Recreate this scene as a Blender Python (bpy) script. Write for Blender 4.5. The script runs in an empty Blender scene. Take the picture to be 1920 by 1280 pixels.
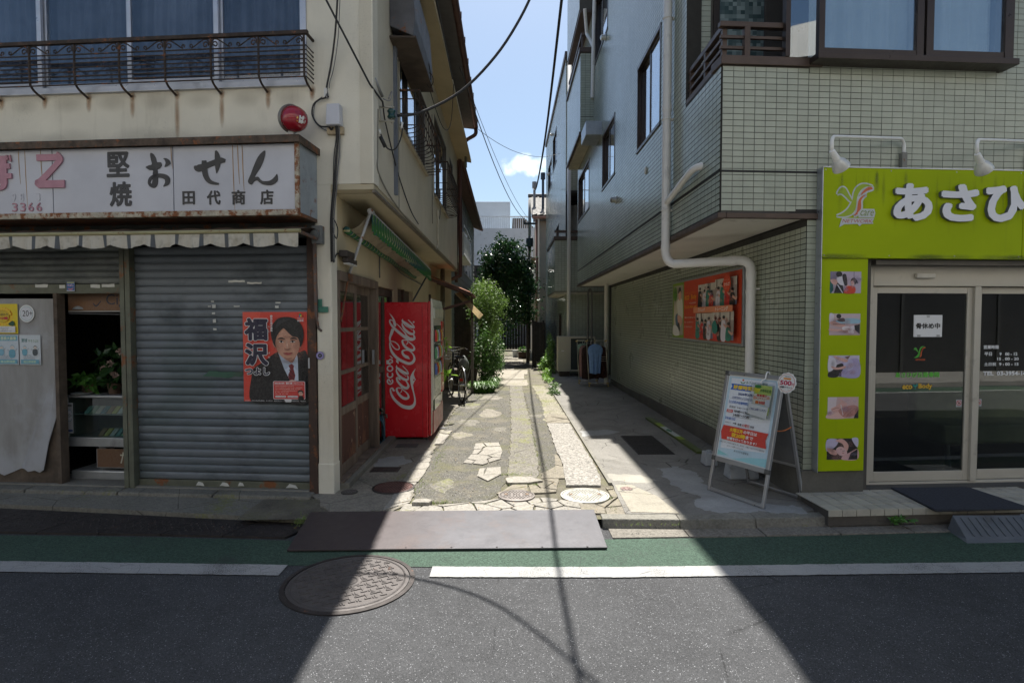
import bpy, math, random
from mathutils import Vector, Matrix, noise
R = math.radians
C = bpy.context.scene.collection
sc = bpy.context.scene
# ---------------------------------------------------------------- camera
cam = bpy.data.cameras.new('camera'); camo = bpy.data.objects.new('camera', cam); C.objects.link(camo)
cam.sensor_width = 36.0; cam.lens = 36.0 * 1067 / 1920
cam.clip_start = 0.05; cam.clip_end = 500
PITCH = math.atan(39 / 1067); YAW = math.atan(8 / 1067)
camo.location = (0, 0, 1.67); camo.rotation_euler = (R(90) - PITCH, 0, -YAW)
sc.camera = camo
# ---------------------------------------------------------------- light
SUN = Vector((0.045, 0.50, 1.0)).normalized()
ELEV = math.asin(SUN.z); AZ = math.atan2(SUN.x, SUN.y)
w = bpy.data.worlds.new('World'); sc.world = w; w.use_nodes = True
nt = w.node_tree; nt.nodes.clear()
wo = nt.nodes.new('ShaderNodeOutputWorld'); bg = nt.nodes.new('ShaderNodeBackground')
sky = nt.nodes.new('ShaderNodeTexSky'); sky.sky_type = 'NISHITA'; sky.sun_disc = False
sky.sun_elevation = ELEV; sky.sun_rotation = AZ; sky.air_density = 1.0; sky.dust_density = 1.8; sky.ozone_density = 1.1
bg.inputs['Strength'].default_value = 0.068
# a few thin fair weather clouds, all round the sky
tc = nt.nodes.new('ShaderNodeTexCoord'); mp = nt.nodes.new('ShaderNodeMapping')
mp.inputs['Scale'].default_value = (1.0, 1.0, 2.6); mp.inputs['Location'].default_value = (0.02, 0.0, 0.0)
nz = nt.nodes.new('ShaderNodeTexNoise'); nz.inputs['Scale'].default_value = 5.2; nz.inputs['Detail'].default_value = 7
nz.inputs['Roughness'].default_value = 0.58
rp = nt.nodes.new('ShaderNodeValToRGB'); rp.color_ramp.elements[0].position = 0.66; rp.color_ramp.elements[1].position = 0.80
mx = nt.nodes.new('ShaderNodeMix'); mx.data_type = 'RGBA'; mx.inputs['B'].default_value = (10.5, 10.8, 11.2, 1)
nt.links.new(tc.outputs['Generated'], mp.inputs['Vector']); nt.links.new(mp.outputs['Vector'], nz.inputs['Vector'])
nt.links.new(nz.outputs['Fac'], rp.inputs['Fac'])
def wn(t, **k):
    x = nt.nodes.new(t)
    for a, v in k.items(): setattr(x, a, v)
    return x
m2 = wn('ShaderNodeMapping'); m2.vector_type = 'TEXTURE'; m2.inputs['Location'].default_value = (.032, .965, .262); m2.inputs['Scale'].default_value = (.050, 1, .017)
ln = wn('ShaderNodeVectorMath', operation='LENGTH'); n2 = wn('ShaderNodeTexNoise'); n2.inputs['Scale'].default_value = 42; n2.inputs['Detail'].default_value = 6
nt.links.new(tc.outputs['Generated'], m2.inputs['Vector']); nt.links.new(m2.outputs[0], ln.inputs[0]); nt.links.new(tc.outputs['Generated'], n2.inputs['Vector'])
ad = wn('ShaderNodeMath', operation='MULTIPLY_ADD'); ad.inputs[1].default_value = -2.2; nt.links.new(n2.outputs['Fac'], ad.inputs[0]); nt.links.new(ln.outputs['Value'], ad.inputs[2])
mr = wn('ShaderNodeMapRange', interpolation_type='SMOOTHSTEP'); mr.inputs['From Min'].default_value = .1; mr.inputs['From Max'].default_value = -.9; nt.links.new(ad.outputs[0], mr.inputs['Value'])
mm = wn('ShaderNodeMath', operation='MAXIMUM'); nt.links.new(mr.outputs[0], mm.inputs[0]); nt.links.new(rp.outputs['Color'], mm.inputs[1])
nt.links.new(sky.outputs['Color'], mx.inputs['A']); nt.links.new(mm.outputs[0], mx.inputs['Factor'])
tn = wn('ShaderNodeMix', data_type='RGBA', blend_type='MULTIPLY'); tn.inputs[0].default_value = 1; tn.inputs['B'].default_value = (.95, 1.03, 1.04, 1)
nt.links.new(mx.outputs['Result'], tn.inputs['A']); nt.links.new(tn.outputs['Result'], bg.inputs['Color']); nt.links.new(bg.outputs['Background'], wo.inputs['Surface'])
sl = bpy.data.lights.new('sun', 'SUN'); sl.energy = 5.0; sl.angle = R(0.53); sl.color = (1.0, 0.955, 0.88)
so = bpy.data.objects.new('sun', sl); C.objects.link(so); so.location = (0, 0, 30)
so.rotation_euler = SUN.to_track_quat('Z', 'Y').to_euler()
sc.view_settings.view_transform = 'Standard'; sc.view_settings.look = 'None'
sc.view_settings.exposure = 1.08; sc.view_settings.gamma = 1.0; sc.view_settings.use_curve_mapping = False
sc.cycles.max_bounces = 8; sc.cycles.transparent_max_bounces = 12
sc.cycles.caustics_reflective = False; sc.cycles.caustics_refractive = False

# ---------------------------------------------------------------- materials
def lin(c):
    return tuple(((x / 12.92) if x <= 0.04045 else ((x + 0.055) / 1.055) ** 2.4) for x in c)
_M = {}
class NT:
    def __init__(s, name):
        s.m = bpy.data.materials.new(name); s.m.use_nodes = True; s.t = s.m.node_tree
        s.b = s.t.nodes['Principled BSDF']; s.o = s.t.nodes['Material Output']
        s.pos = None
    def n(s, t, **k):
        x = s.t.nodes.new(t)
        for a, v in k.items(): setattr(x, a, v)
        return x
    def l(s, a, b): s.t.links.new(a, b)
    def P(s, scale=(1, 1, 1)):
        if not s.pos:
            s.pos = s.n('ShaderNodeNewGeometry')
        if scale == (1, 1, 1): return s.pos.outputs['Position']
        m = s.n('ShaderNodeMapping'); m.inputs['Scale'].default_value = scale
        s.l(s.pos.outputs['Position'], m.inputs['Vector']); return m.outputs['Vector']
    def noise(s, scale, detail=5, rough=.6, stretch=(1, 1, 1), dist=0):
        x = s.n('ShaderNodeTexNoise'); x.inputs['Scale'].default_value = scale; x.inputs['Detail'].default_value = detail
        x.inputs['Roughness'].default_value = rough; x.inputs['Distortion'].default_value = dist
        s.l(s.P(stretch), x.inputs['Vector']); return x.outputs['Fac']
    def vor(s, scale, feat='F1', out='Distance', stretch=(1, 1, 1), rnd=1):
        x = s.n('ShaderNodeTexVoronoi', feature=feat); x.inputs['Scale'].default_value = scale
        x.inputs['Randomness'].default_value = rnd
        s.l(s.P(stretch), x.inputs['Vector']); return x.outputs[out]
    def ramp(s, f, a, b, ca=0.0, cb=1.0):
        x = s.n('ShaderNodeMapRange'); x.inputs['From Min'].default_value = a; x.inputs['From Max'].default_value = b
        x.inputs['To Min'].default_value = ca; x.inputs['To Max'].default_value = cb
        s.l(f, x.inputs['Value']); return x.outputs['Result']
    def math(s, op, a, b=None, c=None):
        x = s.n('ShaderNodeMath', operation=op)
        for i, v in enumerate((a, b, c)):
            if v is None: continue
            if isinstance(v, (int, float)): x.inputs[i].default_value = v
            else: s.l(v, x.inputs[i])
        return x.outputs[0]
    def mix(s, f, a, b, mode='MIX'):
        x = s.n('ShaderNodeMix', data_type='RGBA', blend_type=mode)
        for k, v in (('Factor', f), ('A', a), ('B', b)):
            inp = x.inputs[k] if k != 'Factor' else x.inputs[0]
            if isinstance(v, (int, float)): inp.default_value = v
            elif isinstance(v, tuple): inp.default_value = (*v[:3], 1)
            else: s.l(v, inp)
        return x.outputs['Result']
    def bump(s, h, strength=.3, dist=.01):
        x = s.n('ShaderNodeBump'); x.inputs['Strength'].default_value = strength; x.inputs['Distance'].default_value = dist
        s.l(h, x.inputs['Height'])
        if s.b.inputs['Normal'].links: s.l(s.b.inputs['Normal'].links[0].from_socket, x.inputs['Normal'])
        s.l(x.outputs['Normal'], s.b.inputs['Normal'])
    def set(s, col=None, rough=None, metal=None, spec=None, coat=None):
        for k, v in (('Base Color', col), ('Roughness', rough), ('Metallic', metal), ('Specular IOR Level', spec), ('Coat Weight', coat)):
            if v is None: continue
            if isinstance(v, (int, float)): s.b.inputs[k].default_value = v
            elif isinstance(v, tuple): s.b.inputs[k].default_value = (*v[:3], 1)
            else: s.l(v, s.b.inputs[k])
        return s.m
def M(name, col=(.5, .5, .5), rough=.6, metal=0.0, spec=.5, var=.15, vs=6, bump=0.0, bs=60, dirt=0.0, dcol=(.06, .05, .04), ds=3, dst=(1, 1, 1),
      rust=0.0, rs=8, coat=0.0, obj=0.0):
    """generic weathered material: colour variation, dirt blotches, rust, fine relief"""
    if name in _M: return _M[name]
    s = NT(name)
    f = s.noise(vs, 6, .62)
    lo = tuple(c * (1 - var) for c in col); hi = tuple(min(1, c * (1 + var)) for c in col)
    c = s.mix(s.ramp(f, .3, .7), lo, hi)
    if obj:
        oi = s.n('ShaderNodeObjectInfo')
        c = s.mix(1.0, c, s.mix(oi.outputs['Random'], (1 - obj,) * 3, (1 + obj * .6,) * 3), 'MULTIPLY')
    r = s.ramp(s.noise(vs * 2.3, 4), .3, .7, max(0.02, rough - .08), min(1, rough + .08))
    if dirt:
        d = s.ramp(s.noise(ds, 7, .68, dst), .62 - .3 * dirt, .78 - .2 * dirt)
        c = s.mix(s.math('MULTIPLY', d, min(1, .5 + dirt)), c, dcol)
        r = s.math('MAXIMUM', r, s.math('MULTIPLY', d, .8))
    if rust:
        d = s.ramp(s.noise(rs, 8, .7), .66 - .3 * rust, .72 - .26 * rust)
        rc = s.mix(s.noise(rs * 5, 4), (.09, .03, .015), (.32, .12, .04))
        c = s.mix(d, c, rc); r = s.math('MAXIMUM', r, s.math('MULTIPLY', d, .85))
        if metal: metal = s.math('MULTIPLY', s.math('SUBTRACT', 1.0, d), metal)
    s.set(c, r, metal, spec, coat)
    if bump: s.bump(s.noise(bs, 5, .65), bump, .006)
    _M[name] = s.m; return s.m

def asphalt(name, base=.075, tint=(1, 1, 1.03)):
    s = NT(name)
    big = s.math('MULTIPLY', s.ramp(s.noise(.9, 5), .3, .7, .84, 1.14), s.ramp(s.noise(7, 6, .7), .3, .7, .86, 1.12))
    ckm = s.math('MULTIPLY', s.ramp(s.vor(.8, 'DISTANCE_TO_EDGE'), 0, .006, 1, 0), s.ramp(s.noise(1.3, 5), .53, .6)); big = s.math('MULTIPLY', big, s.ramp(ckm, 0, 1, 1, .45))
    cell = s.vor(240, out='Color'); sep = s.n('ShaderNodeSeparateColor'); s.l(cell, sep.inputs[0])
    g = s.ramp(sep.outputs[0], 0, 1, .66, 1.3)
    spk = s.ramp(sep.outputs[1], .965, .99, 0, 1)
    v = s.math('MULTIPLY', s.math('MULTIPLY', big, g), base)
    v = s.math('ADD', v, s.math('MULTIPLY', spk, base * 3.0))
    cc = s.n('ShaderNodeCombineColor')
    for i in range(3): s.l(s.math('MULTIPLY', v, tint[i]), cc.inputs[i])
    s.set(cc.outputs[0], s.ramp(sep.outputs[2], 0, 1, .7, 1), 0, .18)
    s.bump(s.vor(240), .8, .003); s.bump(s.noise(28, 6, .7), .5, .006)
    return s.m
def paint_on_asphalt(name, col, wear=.35, base=.075, crack=False, agg=.5):
    s = NT(name)
    cell = s.vor(110, out='Color'); sep = s.n('ShaderNodeSeparateColor'); s.l(cell, sep.inputs[0])
    fine = s.noise(130, 4, .7); big = s.noise(2.2, 6, .6)
    wmask = s.ramp(s.math('ADD', s.math('MULTIPLY', fine, .7), s.math('MULTIPLY', big, .5)), .74 - wear * .2, .84 - wear * .2)
    c = s.mix(s.ramp(sep.outputs[0], 0, 1), tuple(x * (1 - agg * .45) for x in col), tuple(min(.9, x * (1 + agg * .35)) for x in col))
    c = s.mix(s.ramp(big, .3, .7, 0, .3), c, tuple(x * .72 for x in col))
    if crack:
        ck = s.ramp(s.vor(7, 'DISTANCE_TO_EDGE', stretch=(1.2, 2.5, 1)), .0, .012, 1, 0)
        gate = s.ramp(s.noise(5, 3), .42, .52)
        wmask = s.math('MAXIMUM', wmask, s.math('MULTIPLY', ck, gate))
    c = s.mix(wmask, c, (base, base, base))
    s.set(c, .8, 0, .2); s.bump(s.vor(110), .7, .004); s.bump(fine, .3, .003)
    return s.m
def concrete(name, col=(.36, .34, .30), dark=.5, moss=0.0, agg=0.0, rough=.9, crack=0.0, stain=(.10, .095, .08), bump=.5):
    if name in _M: return _M[name]
    s = NT(name)
    c = s.mix(s.ramp(s.noise(2.2, 8, .65), .3, .7), tuple(x * .78 for x in col), tuple(x * 1.15 for x in col))
    c = s.mix(s.math('MULTIPLY', s.ramp(s.noise(1.1, 9, .7, dist=.6), .5, .68), dark), c, stain)
    c = s.mix(s.ramp(s.noise(38, 6, .7), .35, .75, 0, .35), c, tuple(x * .5 for x in col))
    if agg:
        cell = s.vor(60, out='Color'); sep = s.n('ShaderNodeSeparateColor'); s.l(cell, sep.inputs[0])
        c = s.mix(agg, c, s.mix(s.ramp(sep.outputs[0], 0, 1), tuple(x * .4 for x in col), tuple(min(.8, x * 1.6) for x in col)))
        s.bump(s.vor(60), .6, .006)
    if crack:
        ck = s.ramp(s.vor(1.7, 'DISTANCE_TO_EDGE'), 0, .01, 1, 0)
        wob = s.ramp(s.noise(2.5, 4), .5 - crack * .2, .55)
        c = s.mix(s.math('MULTIPLY', ck, wob), c, (.03, .028, .022))
    if moss:
        mk = s.ramp(s.math('ADD', s.math('MULTIPLY', s.noise(1.7, 6, .7), .65), s.math('MULTIPLY', s.noise(32, 4, .7), .4)), .63 - .16 * moss, .72 - .12 * moss)
        c = s.mix(s.math('MULTIPLY', mk, .85), c, s.mix(s.noise(60, 3), (.10, .13, .025), (.25, .24, .07)))
    s.set(c, rough, 0, .35); s.bump(s.noise(55, 7, .7), bump, .008)
    _M[name] = s.m; return s.m
def tile_mat(name, col, rough=.2):
    s = NT(name)
    at = s.n('ShaderNodeAttribute', attribute_name='rnd'); oi = s.n('ShaderNodeObjectInfo')
    r = s.math('FRACT', s.math('ADD', at.outputs['Fac'], s.math('MULTIPLY', oi.outputs['Random'], 7.3)))
    c = s.mix(r, tuple(x * .93 for x in col), tuple(x * 1.06 for x in col))
    dr = s.ramp(s.noise(3, 6, .6, (1, 1, .35)), .45, .75, 0, .35)
    c = s.mix(dr, c, tuple(x * .55 for x in col))
    s.set(c, s.ramp(s.noise(1.2, 3), .3, .7, rough, rough + .06), 0, .5)
    return s.m
def glass(name, tint=(.9, .95, .95), refl=1.0, rough=.0, dark=.0):
    """thin pane: clear or smoked film with a reflection that grows towards grazing"""
    s = NT(name); s.t.nodes.remove(s.b)
    tr = s.n('ShaderNodeBsdfTransparent'); tr.inputs[0].default_value = (*[x * (1 - dark) for x in tint], 1)
    gl = s.n('ShaderNodeBsdfGlossy'); gl.inputs['Roughness'].default_value = rough; gl.inputs['Color'].default_value = (.95, .97, 1, 1)
    lw = s.n('ShaderNodeLayerWeight'); lw.inputs['Blend'].default_value = .5
    f = s.math('POWER', lw.outputs['Facing'], 3.2)
    f = s.ramp(f, 0, 1, .055 * refl, .95)
    ms = s.n('ShaderNodeMixShader'); s.l(f, ms.inputs[0]); s.l(tr.outputs[0], ms.inputs[1]); s.l(gl.outputs[0], ms.inputs[2])
    bn = s.n('ShaderNodeBump'); bn.inputs['Strength'].default_value = .012; bn.inputs['Distance'].default_value = .02
    s.l(s.noise(1.6, 2), bn.inputs['Height']); s.l(bn.outputs[0], gl.inputs['Normal'])
    s.l(ms.outputs[0], s.o.inputs['Surface']); return s.m
def leafmat(name, c1, c2, rough=.35, trans=.25):
    s = NT(name)
    at = s.n('ShaderNodeAttribute', attribute_name='rnd')
    c = s.mix(at.outputs['Fac'], c1, c2)
    c = s.mix(s.ramp(s.noise(1.5, 3), .35, .65, 0, .5), c, tuple(x * 1.35 for x in c2))
    s.set(c, rough, 0, .5)
    tl = s.n('ShaderNodeBsdfTranslucent'); s.l(c, tl.inputs['Color'])
    ms = s.n('ShaderNodeMixShader'); ms.inputs[0].default_value = trans
    s.l(s.b.outputs[0], ms.inputs[1]); s.l(tl.outputs[0], ms.inputs[2]); s.l(ms.outputs[0], s.o.inputs['Surface'])
    return s.m
def print_mat(name='print_ink', rough=.5):
    s = NT(name); at = s.n('ShaderNodeAttribute', attribute_name='Col')
    c = s.mix(s.ramp(s.noise(55, 5, .7), .3, .7, 0, .16), at.outputs['Color'], (.30, .28, .27)); c = s.mix(s.ramp(s.noise(9, 4), .45, .7, 0, .06), c, (.1, .08, .08))
    s.set(c, rough, 0, .4); s.l(at.outputs['Alpha'], s.b.inputs['Alpha']); return s.m

# ---------------------------------------------------------------- geometry builder (world coordinates)
WL = {}
def frame(o, xdir, ydir):
    x = Vector(xdir).normalized(); y = Vector(ydir).normalized(); z = x.cross(y).normalized()
    m = Matrix.Identity(4)
    for i in range(3): m[i][0] = x[i]; m[i][1] = y[i]; m[i][2] = z[i]; m[i][3] = o[i]
    return m
_txt = {}
def text_mesh(s, bold=0.0, ext=0.0, shear=0.0):
    k = (s, bold, ext, shear)
    if k in _txt: return _txt[k]
    c = bpy.data.curves.new('lettering', 'FONT'); c.body = s; c.size = 1; c.offset = bold; c.extrude = ext; c.resolution_u = 3; c.shear = shear
    c.align_x = 'LEFT'
    o = bpy.data.objects.new('lettering', c); C.objects.link(o)
    me = bpy.data.meshes.new_from_object(o)
    vs = [v.co.copy() for v in me.vertices]; fs = [tuple(p.vertices) for p in me.polygons]
    bpy.data.objects.remove(o); bpy.data.curves.remove(c); bpy.data.meshes.remove(me)
    if vs:
        x0 = min(v.x for v in vs); x1 = max(v.x for v in vs); y0 = min(v.y for v in vs); y1 = max(v.y for v in vs)
    else: x0 = y0 = 0; x1 = y1 = 1
    _txt[k] = (vs, fs, x0, x1, y0, y1); return _txt[k]
def cr(pts, n=6, closed=False):
    """Catmull-Rom through points of any dimension"""
    P = [tuple(p) for p in pts]; N = len(P)
    if N < 3 and not closed: return P
    out = []
    rng = range(N if closed else N - 1)
    for i in rng:
        p0 = P[(i - 1) % N] if (closed or i > 0) else P[0]; p1 = P[i]; p2 = P[(i + 1) % N]
        p3 = P[(i + 2) % N] if (closed or i + 2 < N) else P[-1]
        for k in range(n):
            t = k / n
            out.append(tuple(.5 * (2 * b + (c - a) * t + (2 * a - 5 * b + 4 * c - d) * t * t + (3 * b - a - 3 * c + d) * t ** 3) for a, b, c, d in zip(p0, p1, p2, p3)))
    if not closed: out.append(P[-1])
    return out
class G:
    def __init__(s, fr=None):
        s.v = []; s.f = []; s.c = []; s.r = []; s.fr = fr or Matrix.Identity(4); s.col = None; s.lay = 0.0; s.rn = 0.0
        s.dl = .0004; s.al = {}
    def V(s, pts):
        i = len(s.v); s.v += [s.fr @ Vector(p) for p in pts]; return i
    def F(s, idx):
        s.f.append(tuple(idx)); s.c.append(s.col); s.r.append(s.rn)
    def hexa(s, p):
        i = s.V(p)
        for q in ((0, 3, 2, 1), (4, 5, 6, 7), (0, 1, 5, 4), (1, 2, 6, 5), (2, 3, 7, 6), (3, 0, 4, 7)): s.F([i + k for k in q])
        return s
    def box(s, x0, x1, y0, y1, z0, z1):
        return s.hexa([(x0, y0, z0), (x1, y0, z0), (x1, y1, z0), (x0, y1, z0), (x0, y0, z1), (x1, y0, z1), (x1, y1, z1), (x0, y1, z1)])
    def bevbox(s, x0, x1, y0, y1, z0, z1, b=.004):
        """box with a chamfered front face (towards -y)"""
        p = [(x0, y0 + b, z0), (x1, y0 + b, z0), (x1, y0 + b, z1), (x0, y0 + b, z1), (x0 + b, y0, z0 + b), (x1 - b, y0, z0 + b), (x1 - b, y0, z1 - b), (x0 + b, y0, z1 - b),
             (x0, y1, z0), (x1, y1, z0), (x1, y1, z1), (x0, y1, z1)]
        i = s.V(p)
        for q in ((4, 5, 6, 7), (0, 1, 5, 4), (1, 2, 6, 5), (2, 3, 7, 6), (3, 0, 4, 7), (8, 9, 1, 0), (9, 10, 2, 1), (10, 11, 3, 2), (11, 8, 0, 3), (9, 8, 11, 10)): s.F([i + k for k in q])
        return s
    def poly(s, pts):
        i = s.V(pts); s.F(range(i, i + len(pts))); return s
    def prism(s, pts, vec):
        n = len(pts); vec = Vector(vec); i = s.V(pts); j = s.V([Vector(p) + vec for p in pts])
        s.F([i + k for k in range(n)][::-1]); s.F([j + k for k in range(n)])
        for k in range(n): s.F((i + k, i + (k + 1) % n, j + (k + 1) % n, j + k))
        return s
    def tube(s, pts, r, n=8, closed=False, caps=True):
        P = [Vector(p) for p in pts]; N = len(P); rr = r if isinstance(r, (list, tuple)) else [r] * N
        ref = None; rings = []
        for k in range(N):
            a = P[(k - 1) % N] if (closed or k > 0) else P[k]; b = P[(k + 1) % N] if (closed or k < N - 1) else P[k]
            t = (b - a)
            if t.length < 1e-9: t = Vector((0, 0, 1))
            t.normalize()
            if ref is None: ref = Vector((0, 0, 1)) if abs(t.z) < .9 else Vector((1, 0, 0))
            u = ref - t * ref.dot(t)
            if u.length < 1e-6: u = Vector((0, 1, 0)) - t * t.y
            u.normalize(); ref = u; w_ = t.cross(u)
            rings.append(s.V([P[k] + (u * math.cos(2 * math.pi * q / n) + w_ * math.sin(2 * math.pi * q / n)) * rr[k] for q in range(n)]))
        for k in range(N if closed else N - 1):
            a = rings[k]; b = rings[(k + 1) % N]
            for q in range(n): s.F((a + q, a + (q + 1) % n, b + (q + 1) % n, b + q))
        if caps and not closed:
            s.F([rings[0] + q for q in range(n)][::-1]); s.F([rings[-1] + q for q in range(n)])
        return s
    def bar(s, a, b, w_=.02, h=.02):
        """rectangular bar from a to b"""
        a = Vector(a); b = Vector(b); t = (b - a).normalized(); up = Vector((0, 0, 1)) if abs(t.z) < .95 else Vector((0, 1, 0))
        u = t.cross(up).normalized() * w_ / 2; v = u.normalized().cross(t).normalized() * h / 2
        return s.hexa([a - u - v, a + u - v, b + u - v, b - u - v, a - u + v, a + u + v, b + u + v, b - u + v])
    def lathe(s, c, prof, n=16, axis='z', arc=2 * math.pi):
        c = Vector(c); rings = []
        for r_, h in prof:
            pts = []
            for q in range(n):
                a = 2 * math.pi * q / n; x, y = r_ * math.cos(a), r_ * math.sin(a)
                pts.append(c + (Vector((x, y, h)) if axis == 'z' else Vector((x, h, y)) if axis == 'y' else Vector((h, x, y))))
            rings.append(s.V(pts))
        for a, b in zip(rings, rings[1:]):
            for q in range(n): s.F((a + q, a + (q + 1) % n, b + (q + 1) % n, b + q))
        s.F([rings[0] + q for q in range(n)][::-1]); s.F([rings[-1] + q for q in range(n)])
        return s
    def grid(s, nu, nv, fn):
        i = s.V([fn(a / nu, b / nv) for b in range(nv + 1) for a in range(nu + 1)])
        for b in range(nv):
            for a in range(nu):
                k = i + b * (nu + 1) + a; s.F((k, k + 1, k + nu + 2, k + nu + 1))
        return s
    def text(s, body, u0, u1, z0, z1, y=0.0, bold=0.0, depth=0.0, rot=False, shear=0.0):
        e = .02 if depth else 0.0
        if bold > .012:   # heavier weight: the glyph struck again a little to every side
            x0, x1, y0, y1 = text_mesh(body, 0.0, e, shear)[2:]
            bu = bold * (u1 - u0) / max(.1, (y1 - y0) if rot else (x1 - x0)); bz = bold * (z1 - z0) / max(.1, (x1 - x0) if rot else (y1 - y0)); n = 8 if bold > .025 else 4; d0 = s.dl; s.dl = d0 / 6
            for k in range(n):
                a = 2 * math.pi * (k + .5) / n; dx, dz = bu * math.cos(a), bz * math.sin(a); s.text(body, u0 + bu + dx, u1 - bu + dx, z0 + bz + dz, z1 - bz + dz, y, 0, depth, rot, shear)
            s.dl = d0; return s
        bold = 0.0
        vs, fs, x0, x1, y0, y1 = text_mesh(body, bold, e, shear)
        s.lay -= s.dl; yy = y + s.lay
        pts = []
        for p in vs:
            a = (p.x - x0) / max(1e-6, x1 - x0); b = (p.y - y0) / max(1e-6, y1 - y0)
            d = yy - (((p.z + e) / (2 * e)) * depth if e else 0)
            pts.append((u1 + (u0 - u1) * b if rot else u0 + (u1 - u0) * a, d, (z0 + (z1 - z0) * a) if rot else (z0 + (z1 - z0) * b)))
        i = s.V(pts)
        for f in fs: s.F([i + k for k in f])
        return s
    def shape(s, pts, y=0.0, depth=0.0):
        """flat polygon in the facade plane, (u,z) points; every call sits a hair in front of the last"""
        s.lay -= s.dl; q = [(a, y + s.lay, b) for a, b in pts]
        if depth: s.prism([(a, y + s.lay - depth, b) for a, b in pts], (0, depth, 0))
        else: s.poly(q)
        return s
    def ell(s, cu, cz, ru, rz, y=0.0, n=20, depth=0.0):
        return s.shape([(cu + ru * math.cos(2 * math.pi * k / n), cz + rz * math.sin(2 * math.pi * k / n)) for k in range(n)], y, depth)
    def soft(s, cu, cz, ru, rz, a, y=0.0, n=14):
        s.lay -= s.dl; yy = y + s.lay; i = s.V([(cu, yy, cz)]); j = s.V([(cu + ru * .5 * math.cos(2 * math.pi * k / n), yy, cz + rz * .5 * math.sin(2 * math.pi * k / n)) for k in range(n)]); m = s.V([(cu + ru * math.cos(2 * math.pi * k / n), yy, cz + rz * math.sin(2 * math.pi * k / n)) for k in range(n)])
        for k in range(n):
            q = (k + 1) % n; s.al[len(s.f)] = (a, a * .6, a * .6); s.F((i, j + k, j + q)); s.al[len(s.f)] = (a * .6, 0, 0, a * .6); s.F((j + k, m + k, m + q, j + q))
        return s
    def stroke(s, pts, y=0.0, depth=0.0, n=6, smooth=True, wmin=0.0):
        """ribbon of varying width through (u,z,w) points"""
        s.lay -= s.dl; P = cr(pts, n) if smooth else pts; L = []; Rr = []
        N = len(P)
        for k in range(N):
            a = P[max(0, k - 1)]; b = P[min(N - 1, k + 1)]
            tx, tz = b[0] - a[0], b[1] - a[1]; d = math.hypot(tx, tz) or 1; h = max(P[k][2], wmin) / 2
            L.append((P[k][0] - tz / d * h, P[k][1] + tx / d * h)); Rr.append((P[k][0] + tz / d * h, P[k][1] - tx / d * h))
        yy = y + s.lay
        i = s.V([(a, yy - depth, b) for a, b in L]); j = s.V([(a, yy - depth, b) for a, b in Rr])
        for k in range(N - 1): s.F((i + k, i + k + 1, j + k + 1, j + k))
        if depth:
            i2 = s.V([(a, yy, b) for a, b in L]); j2 = s.V([(a, yy, b) for a, b in Rr])
            for k in range(N - 1): s.F((i + k, i2 + k, i2 + k + 1, i + k + 1)); s.F((j + k, j + k + 1, j2 + k + 1, j2 + k))
            s.F((i, j, j2, i2)); s.F((i + N - 1, i2 + N - 1, j2 + N - 1, j + N - 1))
        return s
    def mesh(s, name, origin):
        me = bpy.data.meshes.new(name); me.from_pydata([v - origin for v in s.v], [], s.f)
        if any(c is not None for c in s.c):
            a = me.color_attributes.new('Col', 'FLOAT_COLOR', 'CORNER'); buf = []
            for n_, (p, c) in enumerate(zip(me.polygons, s.c)):
                c = c or (.5, .5, .5); A_ = s.al.get(n_)
                if A_:
                    for q in A_: buf += [*c[:3], q]
                else: buf += [*c[:3], 1.0] * p.loop_total
            a.data.foreach_set('color', buf)
        if any(s.r):
            a = me.attributes.new('rnd', 'FLOAT', 'FACE'); a.data.foreach_set('value', s.r)
        return me
    def obj(s, name, mat, parent=None, smooth=False, bevel=0.0, origin=None, label=None, kind=None, fix=False, autosm=None):
        if parent is None:
            if origin is None:
                xs = [v.x for v in s.v]; ys = [v.y for v in s.v]; zs = [v.z for v in s.v]
                origin = Vector(((min(xs) + max(xs)) / 2, (min(ys) + max(ys)) / 2, min(zs)))
        else: origin = WL[parent.name]
        origin = Vector(origin); me = s.mesh(name, origin)
        if fix:
            import bmesh
            b = bmesh.new(); b.from_mesh(me); bmesh.ops.recalc_face_normals(b, faces=b.faces); b.to_mesh(me); b.free()
        if mat: me.materials.append(mat)
        o = bpy.data.objects.new(name, me); C.objects.link(o)
        if parent is None: o.location = origin
        else: o.parent = parent
        WL[o.name] = origin
        if smooth:
            me.polygons.foreach_set('use_smooth', [True] * len(me.polygons))
            if autosm: me.set_sharp_from_angle(angle=R(autosm))
        if bevel:
            md = o.modifiers.new('bevel', 'BEVEL'); md.width = bevel; md.segments = 2; md.limit_method = 'ANGLE'; md.angle_limit = R(40)
        if label: o['label'] = label
        if kind: o['kind'] = kind
        return o
def tag(o, label, cat, group=None, kind=None):
    o['label'] = label; o['category'] = cat
    if group: o['group'] = group
    if kind: o['kind'] = kind
    return o
def thing(name, label, cat, loc, group=None):
    o = bpy.data.objects.new(name, None); C.objects.link(o); o.location = loc; o.empty_display_size = .2
    WL[o.name] = Vector(loc); return tag(o, label, cat, group)
def struct(g, name, mat, parent=None, **k):
    o = g.obj(name, mat, parent, **k)
    if parent is None: o['kind'] = 'structure'
    return o
def piece(name, me, mat, parent, loc, rot=None):
    """a light piece that shares its mesh, placed in world coordinates under a parent"""
    o = bpy.data.objects.new(name, me); C.objects.link(o); o.parent = parent
    o.location = Vector(loc) - WL[parent.name]; WL[o.name] = Vector(loc)
    if rot is not None: o.rotation_euler = rot
    return o
def copy_tree(o, parent=None):
    c = o.copy(); C.objects.link(c); WL[c.name] = WL[o.name].copy()
    if parent is not None: c.parent = parent
    for ch in [x for x in KIDS.get(o.name, [])]: copy_tree(ch, c)
    return c
KIDS = {}
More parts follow.
